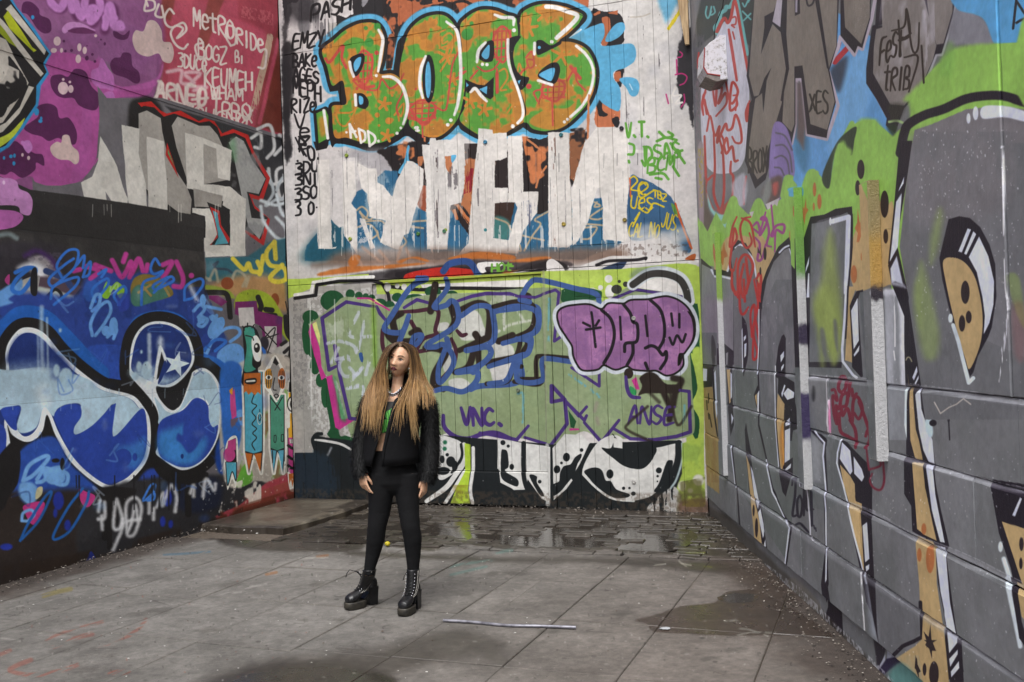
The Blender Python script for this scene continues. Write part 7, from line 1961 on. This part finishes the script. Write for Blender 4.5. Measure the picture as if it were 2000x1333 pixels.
# ---------------------------------------------------------------- the person
P0 = ground(767, 1189)
_ey = np.array([P0[0], P0[1], 0]); _ey /= np.linalg.norm(_ey)
_ex = np.array([_ey[1], -_ey[0], 0])
PM = Matrix.Identity(4)
for _i in range(3):
    PM[_i][0] = _ex[_i]; PM[_i][1] = _ey[_i]; PM[_i][3] = P0[_i]


def L(px, py, dy=0.0):
    """point of the figure seen at a place of the photograph, dy metres behind its middle plane"""
    d = ray(px, py); k = ((P0 - CAM_P) @ _ey + dy) / (d @ _ey)
    q = CAM_P + d * k - P0
    return np.array([q @ _ex, q @ _ey, q[2]])


def LG(px, py):
    q = ground(px, py) - P0
    return np.array([q @ _ex, q @ _ey, 0.0])


def remeshed(name, mb, voxel, mat, parent, smooth=6):
    me = mb.mesh(name + '_raw')
    o = bpy.data.objects.new(name + '_raw', me); COL.objects.link(o)
    r = o.modifiers.new('r', 'REMESH'); r.mode = 'VOXEL'; r.voxel_size = voxel; r.use_smooth_shade = True
    s_ = o.modifiers.new('s', 'SMOOTH'); s_.iterations = smooth; s_.factor = .5
    dg = bpy.context.evaluated_depsgraph_get(); dg.update()
    res = bpy.data.meshes.new_from_object(o.evaluated_get(dg))
    bpy.data.objects.remove(o); bpy.data.meshes.remove(me)
    res.name = name
    # keep the main surface only
    bm = bmesh.new(); bm.from_mesh(res)
    seen = set(); best = []
    for v in bm.verts:
        if v in seen:
            continue
        st = [v]; seen.add(v); comp = []
        while st:
            a = st.pop(); comp.append(a)
            for e in a.link_edges:
                b_ = e.other_vert(a)
                if b_ not in seen:
                    seen.add(b_); st.append(b_)
        if len(comp) > len(best):
            best = comp
    keep = set(best)
    bmesh.ops.delete(bm, geom=[v for v in bm.verts if v not in keep], context='VERTS')
    bm.to_mesh(res); bm.free()
    for p in res.polygons:
        p.use_smooth = True
    return link(name, res, mat, parent)


person = empty('person', PM, label='young woman with long blond hair, black fur sleeved jacket, jeans and platform boots', cat='person')

skin = NM('skin')
_tc = skin.n('ShaderNodeTexCoord'); _f = skin.noise(_tc.outputs['Object'], 40, 4)
skin.l(skin.ramp(_f, [(.3, 'cf9f80'), (.7, 'ddb394')]), skin.b.inputs['Base Color']); skin.b.inputs['Roughness'].default_value = .5
skin.b.inputs['Subsurface Weight'].default_value = .12; skin.b.inputs['Subsurface Radius'].default_value = (.012, .005, .003)
SKIN = skin.m

# ---- head
_yaw, _lean, _pit = math.radians(22), math.radians(15), math.radians(5)
hf = np.array([-math.sin(_yaw) * math.cos(_pit), -math.cos(_yaw) * math.cos(_pit), math.sin(_pit)])
hu = np.array([math.sin(_lean), 0, math.cos(_lean)]); hu -= hf * (hu @ hf); hu /= np.linalg.norm(hu)
hr = np.cross(hu, hf) * -1.0
if hr[0] < 0:
    hr = -hr
HC = L(781.5, 703, .0)
HS = .97
HM = np.stack([hr, hf, hu], 1)
H = lambda p: HC + (np.array(p, float) * HS) @ HM.T


def head_surface(sx, sy, sz):
    g = lambda a, w: np.exp(-(a / w) ** 2)
    low = np.clip(-sz, 0, 1)
    X = .0725 * sx * (1 - .30 * low ** 1.7); Y = .092 * sy; Z = .113 * sz
    X = X * np.where(sz > 0, 1 + .05 * sz * (1 - sz), 1)
    Y = np.where((sy < 0) & (sz < -.2), Y * (1 - .55 * np.clip(-sz - .2, 0, 1)), Y)
    fr = np.clip(sy * 1.6, 0, 1)
    Y = Y * (1 - .05 * fr * g(Z, .05))
    az = np.abs(X)
    d = 0
    t = np.clip((.012 - Z) / .046, 0, 1)
    d = d + .021 * g(X, .0095 + .004 * t) * t ** 1.1 * np.clip((Z + .047) / .008, 0, 1)
    d = d + .006 * g(az - .012, .007) * g(Z + .036, .008)
    d = d - .010 * g(az - .031, .014) * g(Z - .002, .010)
    d = d + .004 * g(az - .028, .02) * g(Z - .024, .009)
    d = d + .005 * g(az - .046, .016) * g(Z + .022, .016)
    d = d + .0065 * g(X, .019) * g(Z + .060, .0055) + .0065 * g(X, .017) * g(Z + .071, .005)
    d = d - .004 * g(X, .02) * g(Z + .080, .005)
    d = d + .009 * g(X, .018) * g(Z + .098, .012)
    Y = Y + d * fr
    return X, Y, Z


body = MB()
nu, nv = 96, 72
rings = []
for i in range(1, nv):
    th = math.pi * i / nv
    a = np.linspace(0, 2 * np.pi, nu, endpoint=False)
    X, Y, Z = head_surface(math.sin(th) * np.cos(a), math.sin(th) * np.sin(a), np.full(nu, -math.cos(th)))
    rings.append(HC + (np.stack([X, Y, Z], 1) * HS) @ HM.T)
body.loft(rings)


def ell(c, rx, ry, n=28, rot=0.0):
    a = np.linspace(0, 2 * np.pi, n, endpoint=False)
    x = rx * np.cos(a); y = ry * np.sin(a)
    return np.stack([c[0] + x * math.cos(rot) - y * math.sin(rot), c[1] + x * math.sin(rot) + y * math.cos(rot), np.full(n, c[2])], 1)


# neck, trunk
body.tube([H((0, -.035, -.045)), H((0, -.032, -.10)), L(776.5, 750, .028), L(777, 770, .022), L(775, 790, .01)], [.039, .036, .037, .048, .075], 24)
TR = [(772, 776, .12, .062, .015), (768, 790, .145, .088, .0), (764, 812, .142, .102, -.01), (761, 838, .128, .094, .0), (759, 862, .115, .085, .005), (762, 890, .138, .098, .01), (767, 925, .158, .108, .012), (768, 948, .15, .10, .012)]
trunk = [ell(L(px, py, dy), rx, ry) for px, py, rx, ry, dy in TR]
body.loft(trunk)
# arms
sh_r, sh_l = L(724, 786, .0), L(836, 788, .01)
el_r, wr_r = L(706, 862, .02), L(707, 924, -.05)
el_l, wr_l = L(844, 868, .03), L(829, 938, -.03)
for a_, b_, c_ in ((sh_r, el_r, wr_r), (sh_l, el_l, wr_l)):
    body.tube([a_ * .7 + L(768, 786) * .3, a_, a_ * .5 + b_ * .5, b_, b_ * .5 + c_ * .5, c_], [.04, .038, .038, .036, .034, .025], 16)


def hand(w, down, thumb, back, s_=1.0):
    """palm, four fingers of different lengths with bent joints, a thumb off the side"""
    d = np.array(down, float); d /= np.linalg.norm(d)
    t = np.array(thumb, float); t -= d * (t @ d); t /= np.linalg.norm(t)
    b = np.array(back, float); b -= d * (b @ d) + t * (b @ t); b /= np.linalg.norm(b)
    rr = []
    for k, wd, th in ((-.01, .023, .020), (.02, .030, .016), (.045, .036, .0145), (.072, .038, .0125), (.086, .034, .010)):
        a = np.linspace(0, 2 * np.pi, 20, endpoint=False)
        rr.append(w + d * k * s_ + np.outer(np.cos(a), t) * wd * s_ + np.outer(np.sin(a), b) * th * s_)
    body.loft(rr)
    for off, ln, cur, sp in ((.029, .072, .26, .20), (.0100, .080, .40, .06), (-.0095, .074, .54, -.07), (-.028, .058, .66, -.20)):
        p = w + d * .068 * s_ + t * off * s_
        pts_ = [p]; ang = cur * .5
        q = p.copy()
        for seg in (.22, .38, .24, .16):
            dirv = d * math.cos(ang) - b * math.sin(ang) + t * sp
            q = q + dirv / np.linalg.norm(dirv) * (ln + .02) * seg * s_
            pts_.append(q.copy()); ang += cur * .7
        body.tube(pts_, [.0082 * s_, .0080 * s_, .0074 * s_, .0068 * s_, .0050 * s_], 10)
    p = w + d * .012 * s_ + t * .022 * s_ - b * .004
    pts_ = [p, p + (t * .55 + d * .8 - b * .2) * .030 * s_, p + (t * .42 + d * .9 - b * .35) * .058 * s_, p + (t * .28 + d * 1.0 - b * .45) * .080 * s_]
    body.tube(pts_, [.0135 * s_, .0115 * s_, .0095 * s_, .0065 * s_], 10)


hand(wr_r, (.10, -.06, -1), (.70, -.70, 0), (-.70, -.70, 0), .92)
hand(wr_l, (-.10, -.06, -1), (-.62, -.78, 0), (.78, -.62, 0), .92)
# legs down into the boots
hl_r, hl_l = LG(730, 1182), LG(813, 1190)            # where the heels stand
LEG_R = [(744, 925, .0, .088), (744, 965, .0, .082), (741, 1000, .0, .071), (736, 1030, -.01, .060), (734, 1052, .0, .060), (728, 1083, .01, .047), (722, 1110, .01, .037), (721, 1124, .01, .037)]
LEG_L = [(794, 925, -.02, .085), (796, 965, -.03, .079), (798.5, 1000, -.05, .067), (802, 1030, -.07, .060), (806, 1052, -.06, .060), (807, 1083, -.05, .049), (807, 1112, -.05, .038), (807, 1128, -.05, .038)]
for leg_ in (LEG_R, LEG_L):
    body.tube([L(a, b_, c) for a, b_, c, r in leg_], [r - .008 for a, b_, c, r in leg_], 18)
bd = remeshed('body', body, .0036, SKIN, person, 3)

# ---- face details
eyew = plain('eye_white', 'c9c0ba', .3, noise=.05); eyed = plain('eye_dark', '1f1614', .25, noise=.1); browm = plain('brow_hair', '4a3327', .8); lipm = plain('plum_lips', '6a2436', .35, noise=.15)
def face_pt(x, z, out=0.0):
    """point on the face in front of (x, z)"""
    sz = z / .113
    low = max(0, -sz)
    sx = x / (.0725 * (1 - .30 * low ** 1.7))
    sy = math.sqrt(max(0, 1 - sx * sx - sz * sz))
    X, Y, Z = head_surface(np.array([sx]), np.array([sy]), np.array([sz]))
    return H((X[0], Y[0] + out, Z[0]))
for s_ in (-1, 1):
    c = face_pt(.031 * s_, .002, -.0075)
    ey = MB().ball(c, (.0128, .0105, .0078), 16, 10, HM).build('eye', eyew, person, True)
    g_ = face_pt(.031 * s_ - .003, .002, .0026)
    MB().ball(g_, (.0058, .003, .0058), 12, 8, HM).build('iris', eyed, ey, True)
    lash = MB()
    lash.tube([face_pt(s_ * a, z, .0022) for a, z in ((.016, .001), (.023, .0075), (.032, .0092), (.041, .0065), (.049, .0045))], [.0012, .0020, .0024, .0024, .0010], 6)
    lash.build('eyelash', eyed, person, True)
    MB().tube([face_pt(s_ * a, z, .0012) for a, z in ((.018, -.004), (.028, -.0075), (.040, -.004))], [.0008, .0013, .0010], 6).build('lower_lash', eyed, person, True)
    MB().tube([face_pt(s_ * a, z, .0010) for a, z in ((.013, .021), (.024, .0265), (.037, .0285), (.050, .022))], [.0022, .0030, .0027, .0012], 6).build('eyebrow', browm, person, True)
MB().tube([face_pt(a, z, .0012) for a, z in ((-.021, -.066), (-.012, -.0615), (-.004, -.0590), (0, -.0600), (.004, -.0590), (.012, -.0615), (.021, -.066))], [.0012, .0034, .0042, .0038, .0042, .0034, .0012], 8).build('upper_lip', lipm, person, True)
MB().tube([face_pt(a, z, .0010) for a, z in ((-.019, -.0668), (-.010, -.0690), (0, -.0700), (.010, -.0690), (.019, -.0668))], [.0014, .0042, .0052, .0042, .0014], 8).build('lower_lip', lipm, person, True)
for s_ in (-1, 1):
    MB().ball(face_pt(.0075 * s_, -.0425, .0), (.0028, .0025, .0018), 8, 6, HM).build('nostril', plain('nostril_dark', '4a2a20', .8), person, True)
ear = MB().ball(H((.072, -.004, -.012)), (.007, .018, .029), 14, 10, HM).build('ear', SKIN, person, True)
silver = plain('silver', 'c9c9ce', .22, 1.0, noise=.1)
MB().ball(H((.077, .004, -.045)), .0055, 10, 8).build('earring', silver, person, True)

# ---- hair
hairm = NM('hair')
_tc = hairm.n('ShaderNodeTexCoord'); _sep = hairm.n('ShaderNodeSeparateXYZ'); hairm.l(_tc.outputs['Object'], _sep.inputs[0])
_geo = hairm.n('ShaderNodeNewGeometry')
_zf = hairm.math('ADD', hairm.math('DIVIDE', hairm.math('SUBTRACT', 1.72, _sep.outputs[2]), .62), hairm.math('MULTIPLY', hairm.math('SUBTRACT', _geo.outputs['Random Per Island'], .5), .30))
_c = hairm.ramp(_zf, [(.02, '443327'), (.20, '6b5136'), (.42, '9c764a'), (.75, 'b99260'), (1.0, 'c8a87a')])
_v = hairm.math('ADD', hairm.math('MULTIPLY', _geo.outputs['Random Per Island'], .45), .78)
hairm.l(hairm.mix(1.0, _c, _v, 'MULTIPLY'), hairm.b.inputs['Base Color']); hairm.b.inputs['Roughness'].default_value = .38
hairm.b.inputs['Specular IOR Level'].default_value = .5
cap = MB()
rings = []
for i in range(1, 40):
    th = math.pi * i / 40
    a = np.linspace(0, 2 * np.pi, 60, endpoint=False)
    X, Y, Z = head_surface(math.sin(th) * np.cos(a), np.minimum(math.sin(th) * np.sin(a), 2), np.full(60, -math.cos(th)))
    rings.append(np.stack([X, Y, Z], 1))
k0 = len(cap.v)
allv = np.concatenate(rings)
mask = ((allv[:, 1] < .028 + np.clip(allv[:, 2] - .02, 0, 1) * .62) & (allv[:, 2] > -.075)) | (allv[:, 2] > .103)
sc_ = allv * np.array([1.085, 1.07, 1.055]) + np.array([0, -.004, .002])
cap.v = [tuple(HC + (q * HS) @ HM.T) for q in sc_]
for i in range(38):
    for j in range(60):
        f_ = (i * 60 + j, i * 60 + (j + 1) % 60, (i + 1) * 60 + (j + 1) % 60, (i + 1) * 60 + j)
        if all(mask[q] for q in f_):
            cap.f.append(f_)
hair = cap.build('hair', hairm.m, person, True)
GU = {
 'a': [(778, 671.5, -.070), (767, 679, -.090), (758.5, 692, -.094), (753, 711, -.090), (756, 735, -.086), (757, 760, -.104), (747, 792, -.140), (733, 852, -.160)],
 'b': [(776, 669, -.045), (758, 678, -.045), (746, 703, -.05), (738, 735, -.055), (735, 765, -.085), (734, 795, -.130), (733, 825, -.145), (731, 853, -.148)],
 'c': [(778, 668, .0), (757, 678, .0), (744, 705, .0), (729, 742, -.01), (717, 768, -.05), (714, 795, -.105), (713, 818, -.125), (711, 838, -.125)],
 'd': [(780, 667.5, .04), (760, 678, .05), (748, 705, .06), (736, 742, .05), (722, 766, .0), (713, 790, -.07), (716, 815, -.115), (720, 842, -.125)],
 'e': [(783, 671, -.068), (796, 680, -.066), (802, 700, -.06), (802.5, 735, -.065), (794, 762, -.110), (777, 782, -.145), (764, 806, -.160), (754, 836, -.165)],
 'f': [(787, 669.5, -.05), (798, 683, -.04), (803, 708, -.035), (804, 740, -.045), (798, 765, -.115), (796, 790, -.150), (803, 815, -.158), (812, 843, -.155)],
 'g': [(788, 668.5, -.02), (807, 681, .0), (814, 708, .01), (816, 740, -.01), (815, 768, -.085), (814, 795, -.140), (815, 822, -.150), (818, 852, -.145)],
 'h': [(787, 668, .01), (810, 680, .035), (818, 708, .04), (826, 742, .02), (836, 766, -.035), (838, 790, -.095), (843, 810, -.110), (848, 832, -.105)],
 'j': [(780, 668, .06), (762, 690, .10), (753, 720, .095), (748, 750, .085), (746, 785, .06), (745, 800, .05)],
 'k': [(788, 668, .07), (806, 690, .11), (808, 720, .11), (806, 750, .105), (804, 785, .09), (804, 800, .08)],
 'i': [(785, 667.5, .04), (810, 680, .07), (820, 710, .085), (833, 745, .06), (848, 768, .01), (853, 795, -.045), (856, 820, -.055), (860, 842, -.05)],
}
strands = MB()
hr_ = np.random.default_rng(3)
guide = {k: np.array([L(*q) for q in g_]) for k, g_ in GU.items()}
pairs = [('a', 'b', 560), ('b', 'c', 480), ('c', 'd', 110), ('e', 'f', 110), ('f', 'g', 600), ('g', 'h', 250), ('h', 'i', 90), ('j', 'k', 380)]
for a_, b_, n_ in pairs:
    locks = hr_.random((7, 4)); locks[:, 1:] = hr_.normal(0, 1, (7, 3)) * np.array([.016, .010, .022]); lock_len = hr_.uniform(.72, 1.0, 7) * (.80 if a_ in 'gh' else 1)
    for _k in range(n_):
        q_ = hr_.integers(0, 7)
        m_ = len(guide[a_])
        fall = np.linspace(0, 1, m_)[:, None]
        t_ = hr_.random() * (1 - .8 * fall) + locks[q_, 0] * .8 * fall
        g_ = guide[a_] * (1 - t_) + guide[b_] * t_ + locks[q_, 1:] * fall ** 2
        g_ = g_ + hr_.normal(0, 1, 3) * np.array([.006, .010, .0]) * (0.3 + fall) + hr_.normal(0, 1, (m_, 3)) * np.array([.0035, .004, .0]) * fall
        g_ = g_ + np.array([hr_.normal(0, .012), hr_.normal(0, .004), hr_.normal(0, .016)]) * fall ** 3
        if hr_.random() < .06:
            g_ = g_ + np.array([hr_.normal(0, .02), hr_.normal(0, .015), 0]) * fall + np.array([.012, 0, 0]) * np.sin(fall * 7 + hr_.random() * 6) * fall
        c_ = spline(g_, False, 3)
        keep_ = int(len(c_) * min(1, lock_len[q_] * (1.06 - .46 * hr_.random() ** 1.3))); c_ = c_[:max(8, keep_)]
        w_ = hr_.uniform(.0008, .0017)
        rad = w_ * np.concatenate([np.linspace(.7, 1, 4), np.ones(len(c_) - 8), np.linspace(1, .25, 4)]) if len(c_) >= 9 else w_
        strands.tube(c_, rad, 3, cap=False)
so = strands.build('strands', hairm.m, hair, True); so['kind'] = 'stuff'

# ---- top, jeans
topm = NM('green_black_print')
_tc = topm.n('ShaderNodeTexCoord'); _v = topm.n('ShaderNodeTexVoronoi'); _v.inputs['Scale'].default_value = 17; topm.l(_tc.outputs['Object'], _v.inputs['Vector'])
_w = topm.n('ShaderNodeTexWave'); _w.inputs['Scale'].default_value = 22; _w.inputs['Distortion'].default_value = 6; topm.l(_tc.outputs['Object'], _w.inputs['Vector'])
_leaf = topm.ramp(_v.outputs['Distance'], [(.52, (1, 1, 1, 1)), (.60, (0, 0, 0, 1))])
_g2 = topm.mix(_w.outputs['Fac'], srgb('1f6a24'), srgb('63b54c'))
topm.l(topm.mix(_leaf, srgb('0d0f0d'), _g2), topm.b.inputs['Base Color']); topm.b.inputs['Roughness'].default_value = .7
ct = MB(); lv = []
for py in (783, 795, 812, 828, 843):
    k_ = np.interp(py, [q[1] for q in TR], range(len(TR))); i_ = int(k_); fr_ = k_ - i_
    q0, q1 = TR[i_], TR[min(i_ + 1, len(TR) - 1)]
    px, rx, ry, dy = [q0[j] * (1 - fr_) + q1[j] * fr_ for j in (0, 2, 3, 4)]
    lv.append(ell(L(px, py, dy), rx + .009, ry + .009, 36))
ct.loft(lv, cap=False).build('crop_top', topm.m, person, True)
jm = NM('black_denim')
_tc = jm.n('ShaderNodeTexCoord'); _n = jm.noise(_tc.outputs['Object'], 9, 4, .6, (1.3, 1.3, 3.0)); _f = jm.noise(_tc.outputs['Object'], 300, 2)
jm.l(jm.ramp(_f, [(.3, '08080a'), (.7, '101013')]), jm.b.inputs['Base Color']); jm.b.inputs['Roughness'].default_value = .85
jm.b.inputs['Specular IOR Level'].default_value = .25
jm.l(jm.bump(_n, .55, .008), jm.b.inputs['Normal'])
jn = MB()
jn.loft([ell(L(px, py, dy), rx, ry) for px, py, rx, ry, dy in ((760, 876, .122, .092, .006), (763, 893, .147, .107, .01), (767, 925, .164, .114, .012), (769, 942, .150, .108, .005), (770, 956, .095, .085, .0), (771, 966, .040, .05, .0))])
for leg_ in (LEG_R, LEG_L):
    jn.tube([L(a, b_, c) for a, b_, c, r in leg_], [r for a, b_, c, r in leg_], 20)
jeans = remeshed('jeans', jn, .0065, jm.m, person, 14)
MB().ball(L(749, 882, -.092), (.006, .003, .006), 10, 6).build('button', silver, jeans, True)

# ---- jacket with fur sleeves
cl = plain('black_cloth', '111114', .8, noise=.35, scale=50, spec=.2)
furm = NM('black_fur')
_geo = furm.n('ShaderNodeNewGeometry')
furm.l(furm.ramp(_geo.outputs['Random Per Island'], [(.0, '050506'), (.65, '0c0c0e'), (.88, '121214'), (1.0, '26262a')]), furm.b.inputs['Base Color']); furm.b.inputs['Specular IOR Level'].default_value = .3; furm.b.inputs['Roughness'].default_value = .6
JK = [(772, 772, .120, .074, .01, 757, 785), (771, 781, .176, .092, .005, 752, 774), (768, 800, .186, .128, -.005, 748, 768), (766, 822, .180, .140, -.005, 744, 762), (764, 842, .175, .142, .0, 741, 757), (763, 873, .176, .142, .0, 731, 750), (762, 890, .180, .145, .002, 727, 748), (761.5, 906, .182, .146, .002, 723, 747)]
jk = MB(); rings = []
for px, py, a_, b_, dy, xl, xr in JK:
    c = L(px, py, dy); lx = L(xl, py, -b_)[0]; rx_ = L(xr, py, -b_)[0]
    t0 = -math.acos(max(-1, min(1, (lx - c[0]) / a_))); t1 = -math.acos(max(-1, min(1, (rx_ - c[0]) / a_))) - 2 * math.pi
    th = np.linspace(t0, t1, 56)
    wob = 1 + .012 * np.sin(th * 9 + py * .2)
    rings.append(np.stack([c[0] + a_ * np.cos(th) * wob, c[1] + b_ * np.sin(th) * wob, np.full(56, c[2])], 1))
jk.loft(rings, cap=False, closed=False)
jacket = jk.build('jacket', cl, person, True)
_so = jacket.modifiers.new('thickness', 'SOLIDIFY'); _so.thickness = .012; _so.offset = 0
# folded front edge
for k_, xs in ((0, 5), (1, 6)):
    q = MB(); pts_ = [r_[0 if k_ == 0 else -1] + np.array([0, -.006, 0]) for r_ in rings]
    q.tube(pts_, [.006, .012, .014, .013, .012, .010, .009, .008], 8, flat=((0, 1, 0), .6)); q.build('front_edge', cl, jacket, True)


def furred(name, path, rad, n, ln, lean=(0, 0, -1.0)):
    base = MB().tube(path, rad, 20)
    o = base.build(name, furm.m, jacket, True)
    P_ = np.array(path, float); R_ = np.array(rad, float)
    T_ = np.gradient(P_, axis=0); T_ /= np.linalg.norm(T_, axis=1)[:, None]
    tu = MB(); g = np.random.default_rng(len(name) + n)
    m_ = len(P_) - 1
    V = []; Fc = []
    for _k in range(n):
        u = g.random() * m_; i = min(int(u), m_ - 1); f_ = u - i
        c = P_[i] * (1 - f_) + P_[i + 1] * f_; t = T_[i] * (1 - f_) + T_[i + 1] * f_; r = R_[i] * (1 - f_) + R_[i + 1] * f_
        e1 = np.cross(t, [0.3, 1, .2]); e1 /= np.linalg.norm(e1); e2 = np.cross(t, e1)
        a = g.random() * 6.283
        out = e1 * math.cos(a) + e2 * math.sin(a)
        root = c + out * r * .97
        d = out * g.uniform(.35, .9) + np.array(lean) * g.uniform(.3, 1.0) + g.normal(0, .17, 3)
        d /= np.linalg.norm(d)
        l_ = ln * g.uniform(.55, 1.3); w_ = .0009 * g.uniform(.7, 1.5)
        sd = np.cross(d, out); sd /= np.linalg.norm(sd) + 1e-9
        mid_ = root + d * l_ * .55; tip = root + d * l_ * .9 + np.array([0, 0, -1]) * l_ * .25
        k = len(V)
        V += [root - sd * w_, root + sd * w_, mid_ + sd * w_ * .8, mid_ - sd * w_ * .8, tip]
        Fc += [(k, k + 1, k + 2, k + 3), (k + 3, k + 2, k + 4)]
    tu.v = [tuple(q) for q in V]; tu.f = Fc
    fo = tu.build('fur', furm.m, o); fo['kind'] = 'stuff'
    return o


dense = lambda pts_, k=4: spline(np.array(pts_), False, k)
pr = [L(738, 777, .01), L(720, 785, .0), L(713, 815, .005), L(706, 855, .015), L(702, 890, -.01), L(704, 915, -.035), L(708, 930, -.045)]
pl_ = [L(812, 777, .02), L(834, 785, .01), L(839, 812, .015), L(840, 850, .03), L(839, 890, .01), L(836, 920, -.015), L(830, 940, -.028)]
rr_ = lambda v, k=4: np.interp(np.linspace(0, len(v) - 1, (len(v) - 1) * k + 1), range(len(v)), v)
furred('fur_sleeve', dense(pr), rr_([.036, .050, .050, .050, .052, .052, .034]), 8500, .030)
furred('fur_sleeve', dense(pl_), rr_([.036, .054, .056, .060, .064, .062, .042]), 10000, .031)
furred('fur_collar', dense([L(757, 752, .07), L(775, 744, .085), L(792, 742, .06), L(799, 752, .0), L(793, 766, -.06), L(783, 778, -.105)]), rr_([.022, .026, .028, .028, .026, .016]), 3600, .020, (0, -.3, -.4))
# ---- chain at the neck
nk = dense([L(756, 763, -.050), L(760, 768.5, -.074), L(766, 772, -.086), L(773, 770, -.084), L(779, 765, -.070), L(784, 758, -.045)], 3)
chain = None
for i in range(0, len(nk) - 1):
    c = (nk[i] + nk[i + 1]) / 2; t = nk[i + 1] - nk[i]; ln_ = np.linalg.norm(t); t /= ln_
    up_ = np.array([0, 0, 1.0]) - t * t[2]; up_ /= np.linalg.norm(up_); fr2 = np.cross(t, up_)
    if i % 2:
        up_ = up_ * .8 + fr2 * .6
    a = np.linspace(0, 2 * np.pi, 15)
    q = MB().tube([c + t * ln_ * .72 * math.cos(k) + up_ * .0088 * math.sin(k) for k in a], .0032, 6, cap=False)
    if chain is None:
        chain = q.build('necklace', silver, person, True)
    else:
        q.build('chain_link', silver, chain, True)

# ---- boots
leather = plain('black_leather', '17171a', .38, noise=.45, scale=25, bump=.002)
solem = plain('muddy_sole', '1d1b19', .6, noise=.2, scale=22, dark='3d382f')
lacem = plain('boot_lace', '0d0d0f', .8); pipe = plain('pale_piping', '9a968f', .5)


def boot(heel, yaw, ankle, pitch=0.0):
    fw = np.array([math.sin(yaw), -math.cos(yaw), 0]); lt = np.array([fw[1], -fw[0], 0]) * -1
    W_ = lambda x, y, z: heel + fw * (x + .035) + lt * y + np.array([0, 0, z])
    up = MB()
    an = ankle - heel
    ax, ay = an @ fw - .035, an @ lt
    def ring(x, y, z, nx, rw, rh):
        """section whose plane tilts by nx (0 = facing forward, 1 = facing up)"""
        a = np.linspace(0, 2 * np.pi, 22, endpoint=False)
        e = np.array([-math.sin(nx * math.pi / 2), 0, math.cos(nx * math.pi / 2)])
        return np.array([W_(x + rh * math.sin(k) * e[0], y + rw * math.cos(k), z + rh * math.sin(k) * e[2]) for k in a])
    up.loft([ring(.172, 0, .058, 0, .016, .014), ring(.165, 0, .063, 0, .032, .024), ring(.145, 0, .068, .05, .042, .031), ring(.115, 0, .074, .15, .044, .036), ring(.08, 0, .088, .3, .041, .042), ring(.045, 0, .115, .5, .038, .050), ring(.018 + ax * .2, ay * .2, .155, .78, .038, .052), ring(.006 + ax * .6, ay * .6, .20, .95, .039, .047), ring(.0 + ax, ay, .258, 1, .042, .046)])
    up.ball(W_(-.025, 0, .135), (.038, .036, .050), 16, 10)
    up.ball(W_(-.02, 0, .115), (.040, .036, .022), 16, 8)
    b = remeshed('boot', up, .0038, leather, person, 3)
    # platform and block heel
    so = MB()
    def outline(z, k, x0=.028, x1=.182):
        out = []
        for a in np.linspace(0, 2 * np.pi, 30, endpoint=False):
            c_, s2 = math.cos(a), math.sin(a)
            x = (x0 + x1) / 2 + (x1 - x0) / 2 * k * (abs(c_) ** .7) * (1 if c_ > 0 else -1)
            y = .047 * k * (abs(s2) ** .75) * (1 if s2 > 0 else -1)
            out.append(W_(x, y, z + (.006 * max(0, (x - .12) / .06) ** 2 if z < .02 else 0)))
        return out
    so.loft([outline(.0, .93), outline(.006, .99), outline(.040, 1.0), outline(.047, .97)])
    so.build('platform', solem, b, True)
    hb = MB()
    def hsec(z, xa, xb, w):
        return [W_(x, y, z) for x, y in ((xb, -w), (xb, w), (xa + .012, w), (xa, w * .6), (xa, -w * .6), (xa + .012, -w))]
    hb.loft([hsec(.0, -.056, .006, .031), hsec(.008, -.057, .007, .032), hsec(.07, -.060, .012, .034), hsec(.118, -.064, .024, .036)])
    hb.build('heel', leather, b)
    # sloping waist between heel and platform
    sw = MB(); sw.loft([[W_(x, y, z + dz) for y, dz in ((-.030, 0), (.030, 0), (.034, .016), (-.034, .016))] for x, z in ((-.0, .100), (.03, .062), (.055, .040))]); sw.build('shank', leather, b)
    # lacing up the front, eyelets and pale piping
    fr_ = [(.098, .112), (.083, .123), (.070, .136), (.060, .152), (.053, .170), (.049, .190), (.046 + ax * .3, .210), (.045 + ax * .8, .232)]
    for i, (x, z) in enumerate(fr_):
        k = .006
        w_ = .020
        MB().tube([W_(x - .010, -w_, z - .004), W_(x + .004, -.008, z + .004), W_(x + .004, .008, z + .005), W_(x - .010, w_, z - .003)], .0030, 6).build('lace', lacem, b, True)
        if i < len(fr_) - 1:
            x2, z2 = fr_[i + 1]
            MB().tube([W_(x - .008, -w_ * .9, z), W_((x + x2) / 2 + .008, 0, (z + z2) / 2 + .006), W_(x2 - .008, w_ * .9, z2)], .0026, 6).build('lace', lacem, b, True)
        for sg in (-1, 1):
            MB().ball(W_(x - .010, sg * .0300, z - .002), .0044, 8, 6).build('eyelet', silver, b, True)
    for sg in (-1, 1):
        MB().tube([W_(.085, sg * .037, .098), W_(.052, sg * .0395, .118), W_(.025, sg * .0405, .165), W_(.012 + ax, sg * .041 + ay, .250)], .0017, 6).build('piping', pipe, b, True)
        MB().tube([W_(.085, sg * .037, .098), W_(.055, sg * .041, .105), W_(.02, sg * .0415, .135), W_(-.02, sg * .038, .185), W_(-.035, sg * .022, .205)], .0017, 6).build('piping', pipe, b, True)
    q = W_(.045 + ax, -.01, .238)
    MB().tube([q, q + fw * .03 + np.array([0, 0, .012]), q + fw * .045 - lt * .01 + np.array([0, 0, -.01]), q + fw * .05 - lt * .015 + np.array([0, 0, -.035])], .0025, 6).build('lace', lacem, b, True)
    return b


boot(hl_r + np.array([.0, .03, 0]), math.radians(-56), L(722, 1116, .01))
boot(hl_l + np.array([0, .03, 0]), math.radians(-26), L(807, 1118, -.05))
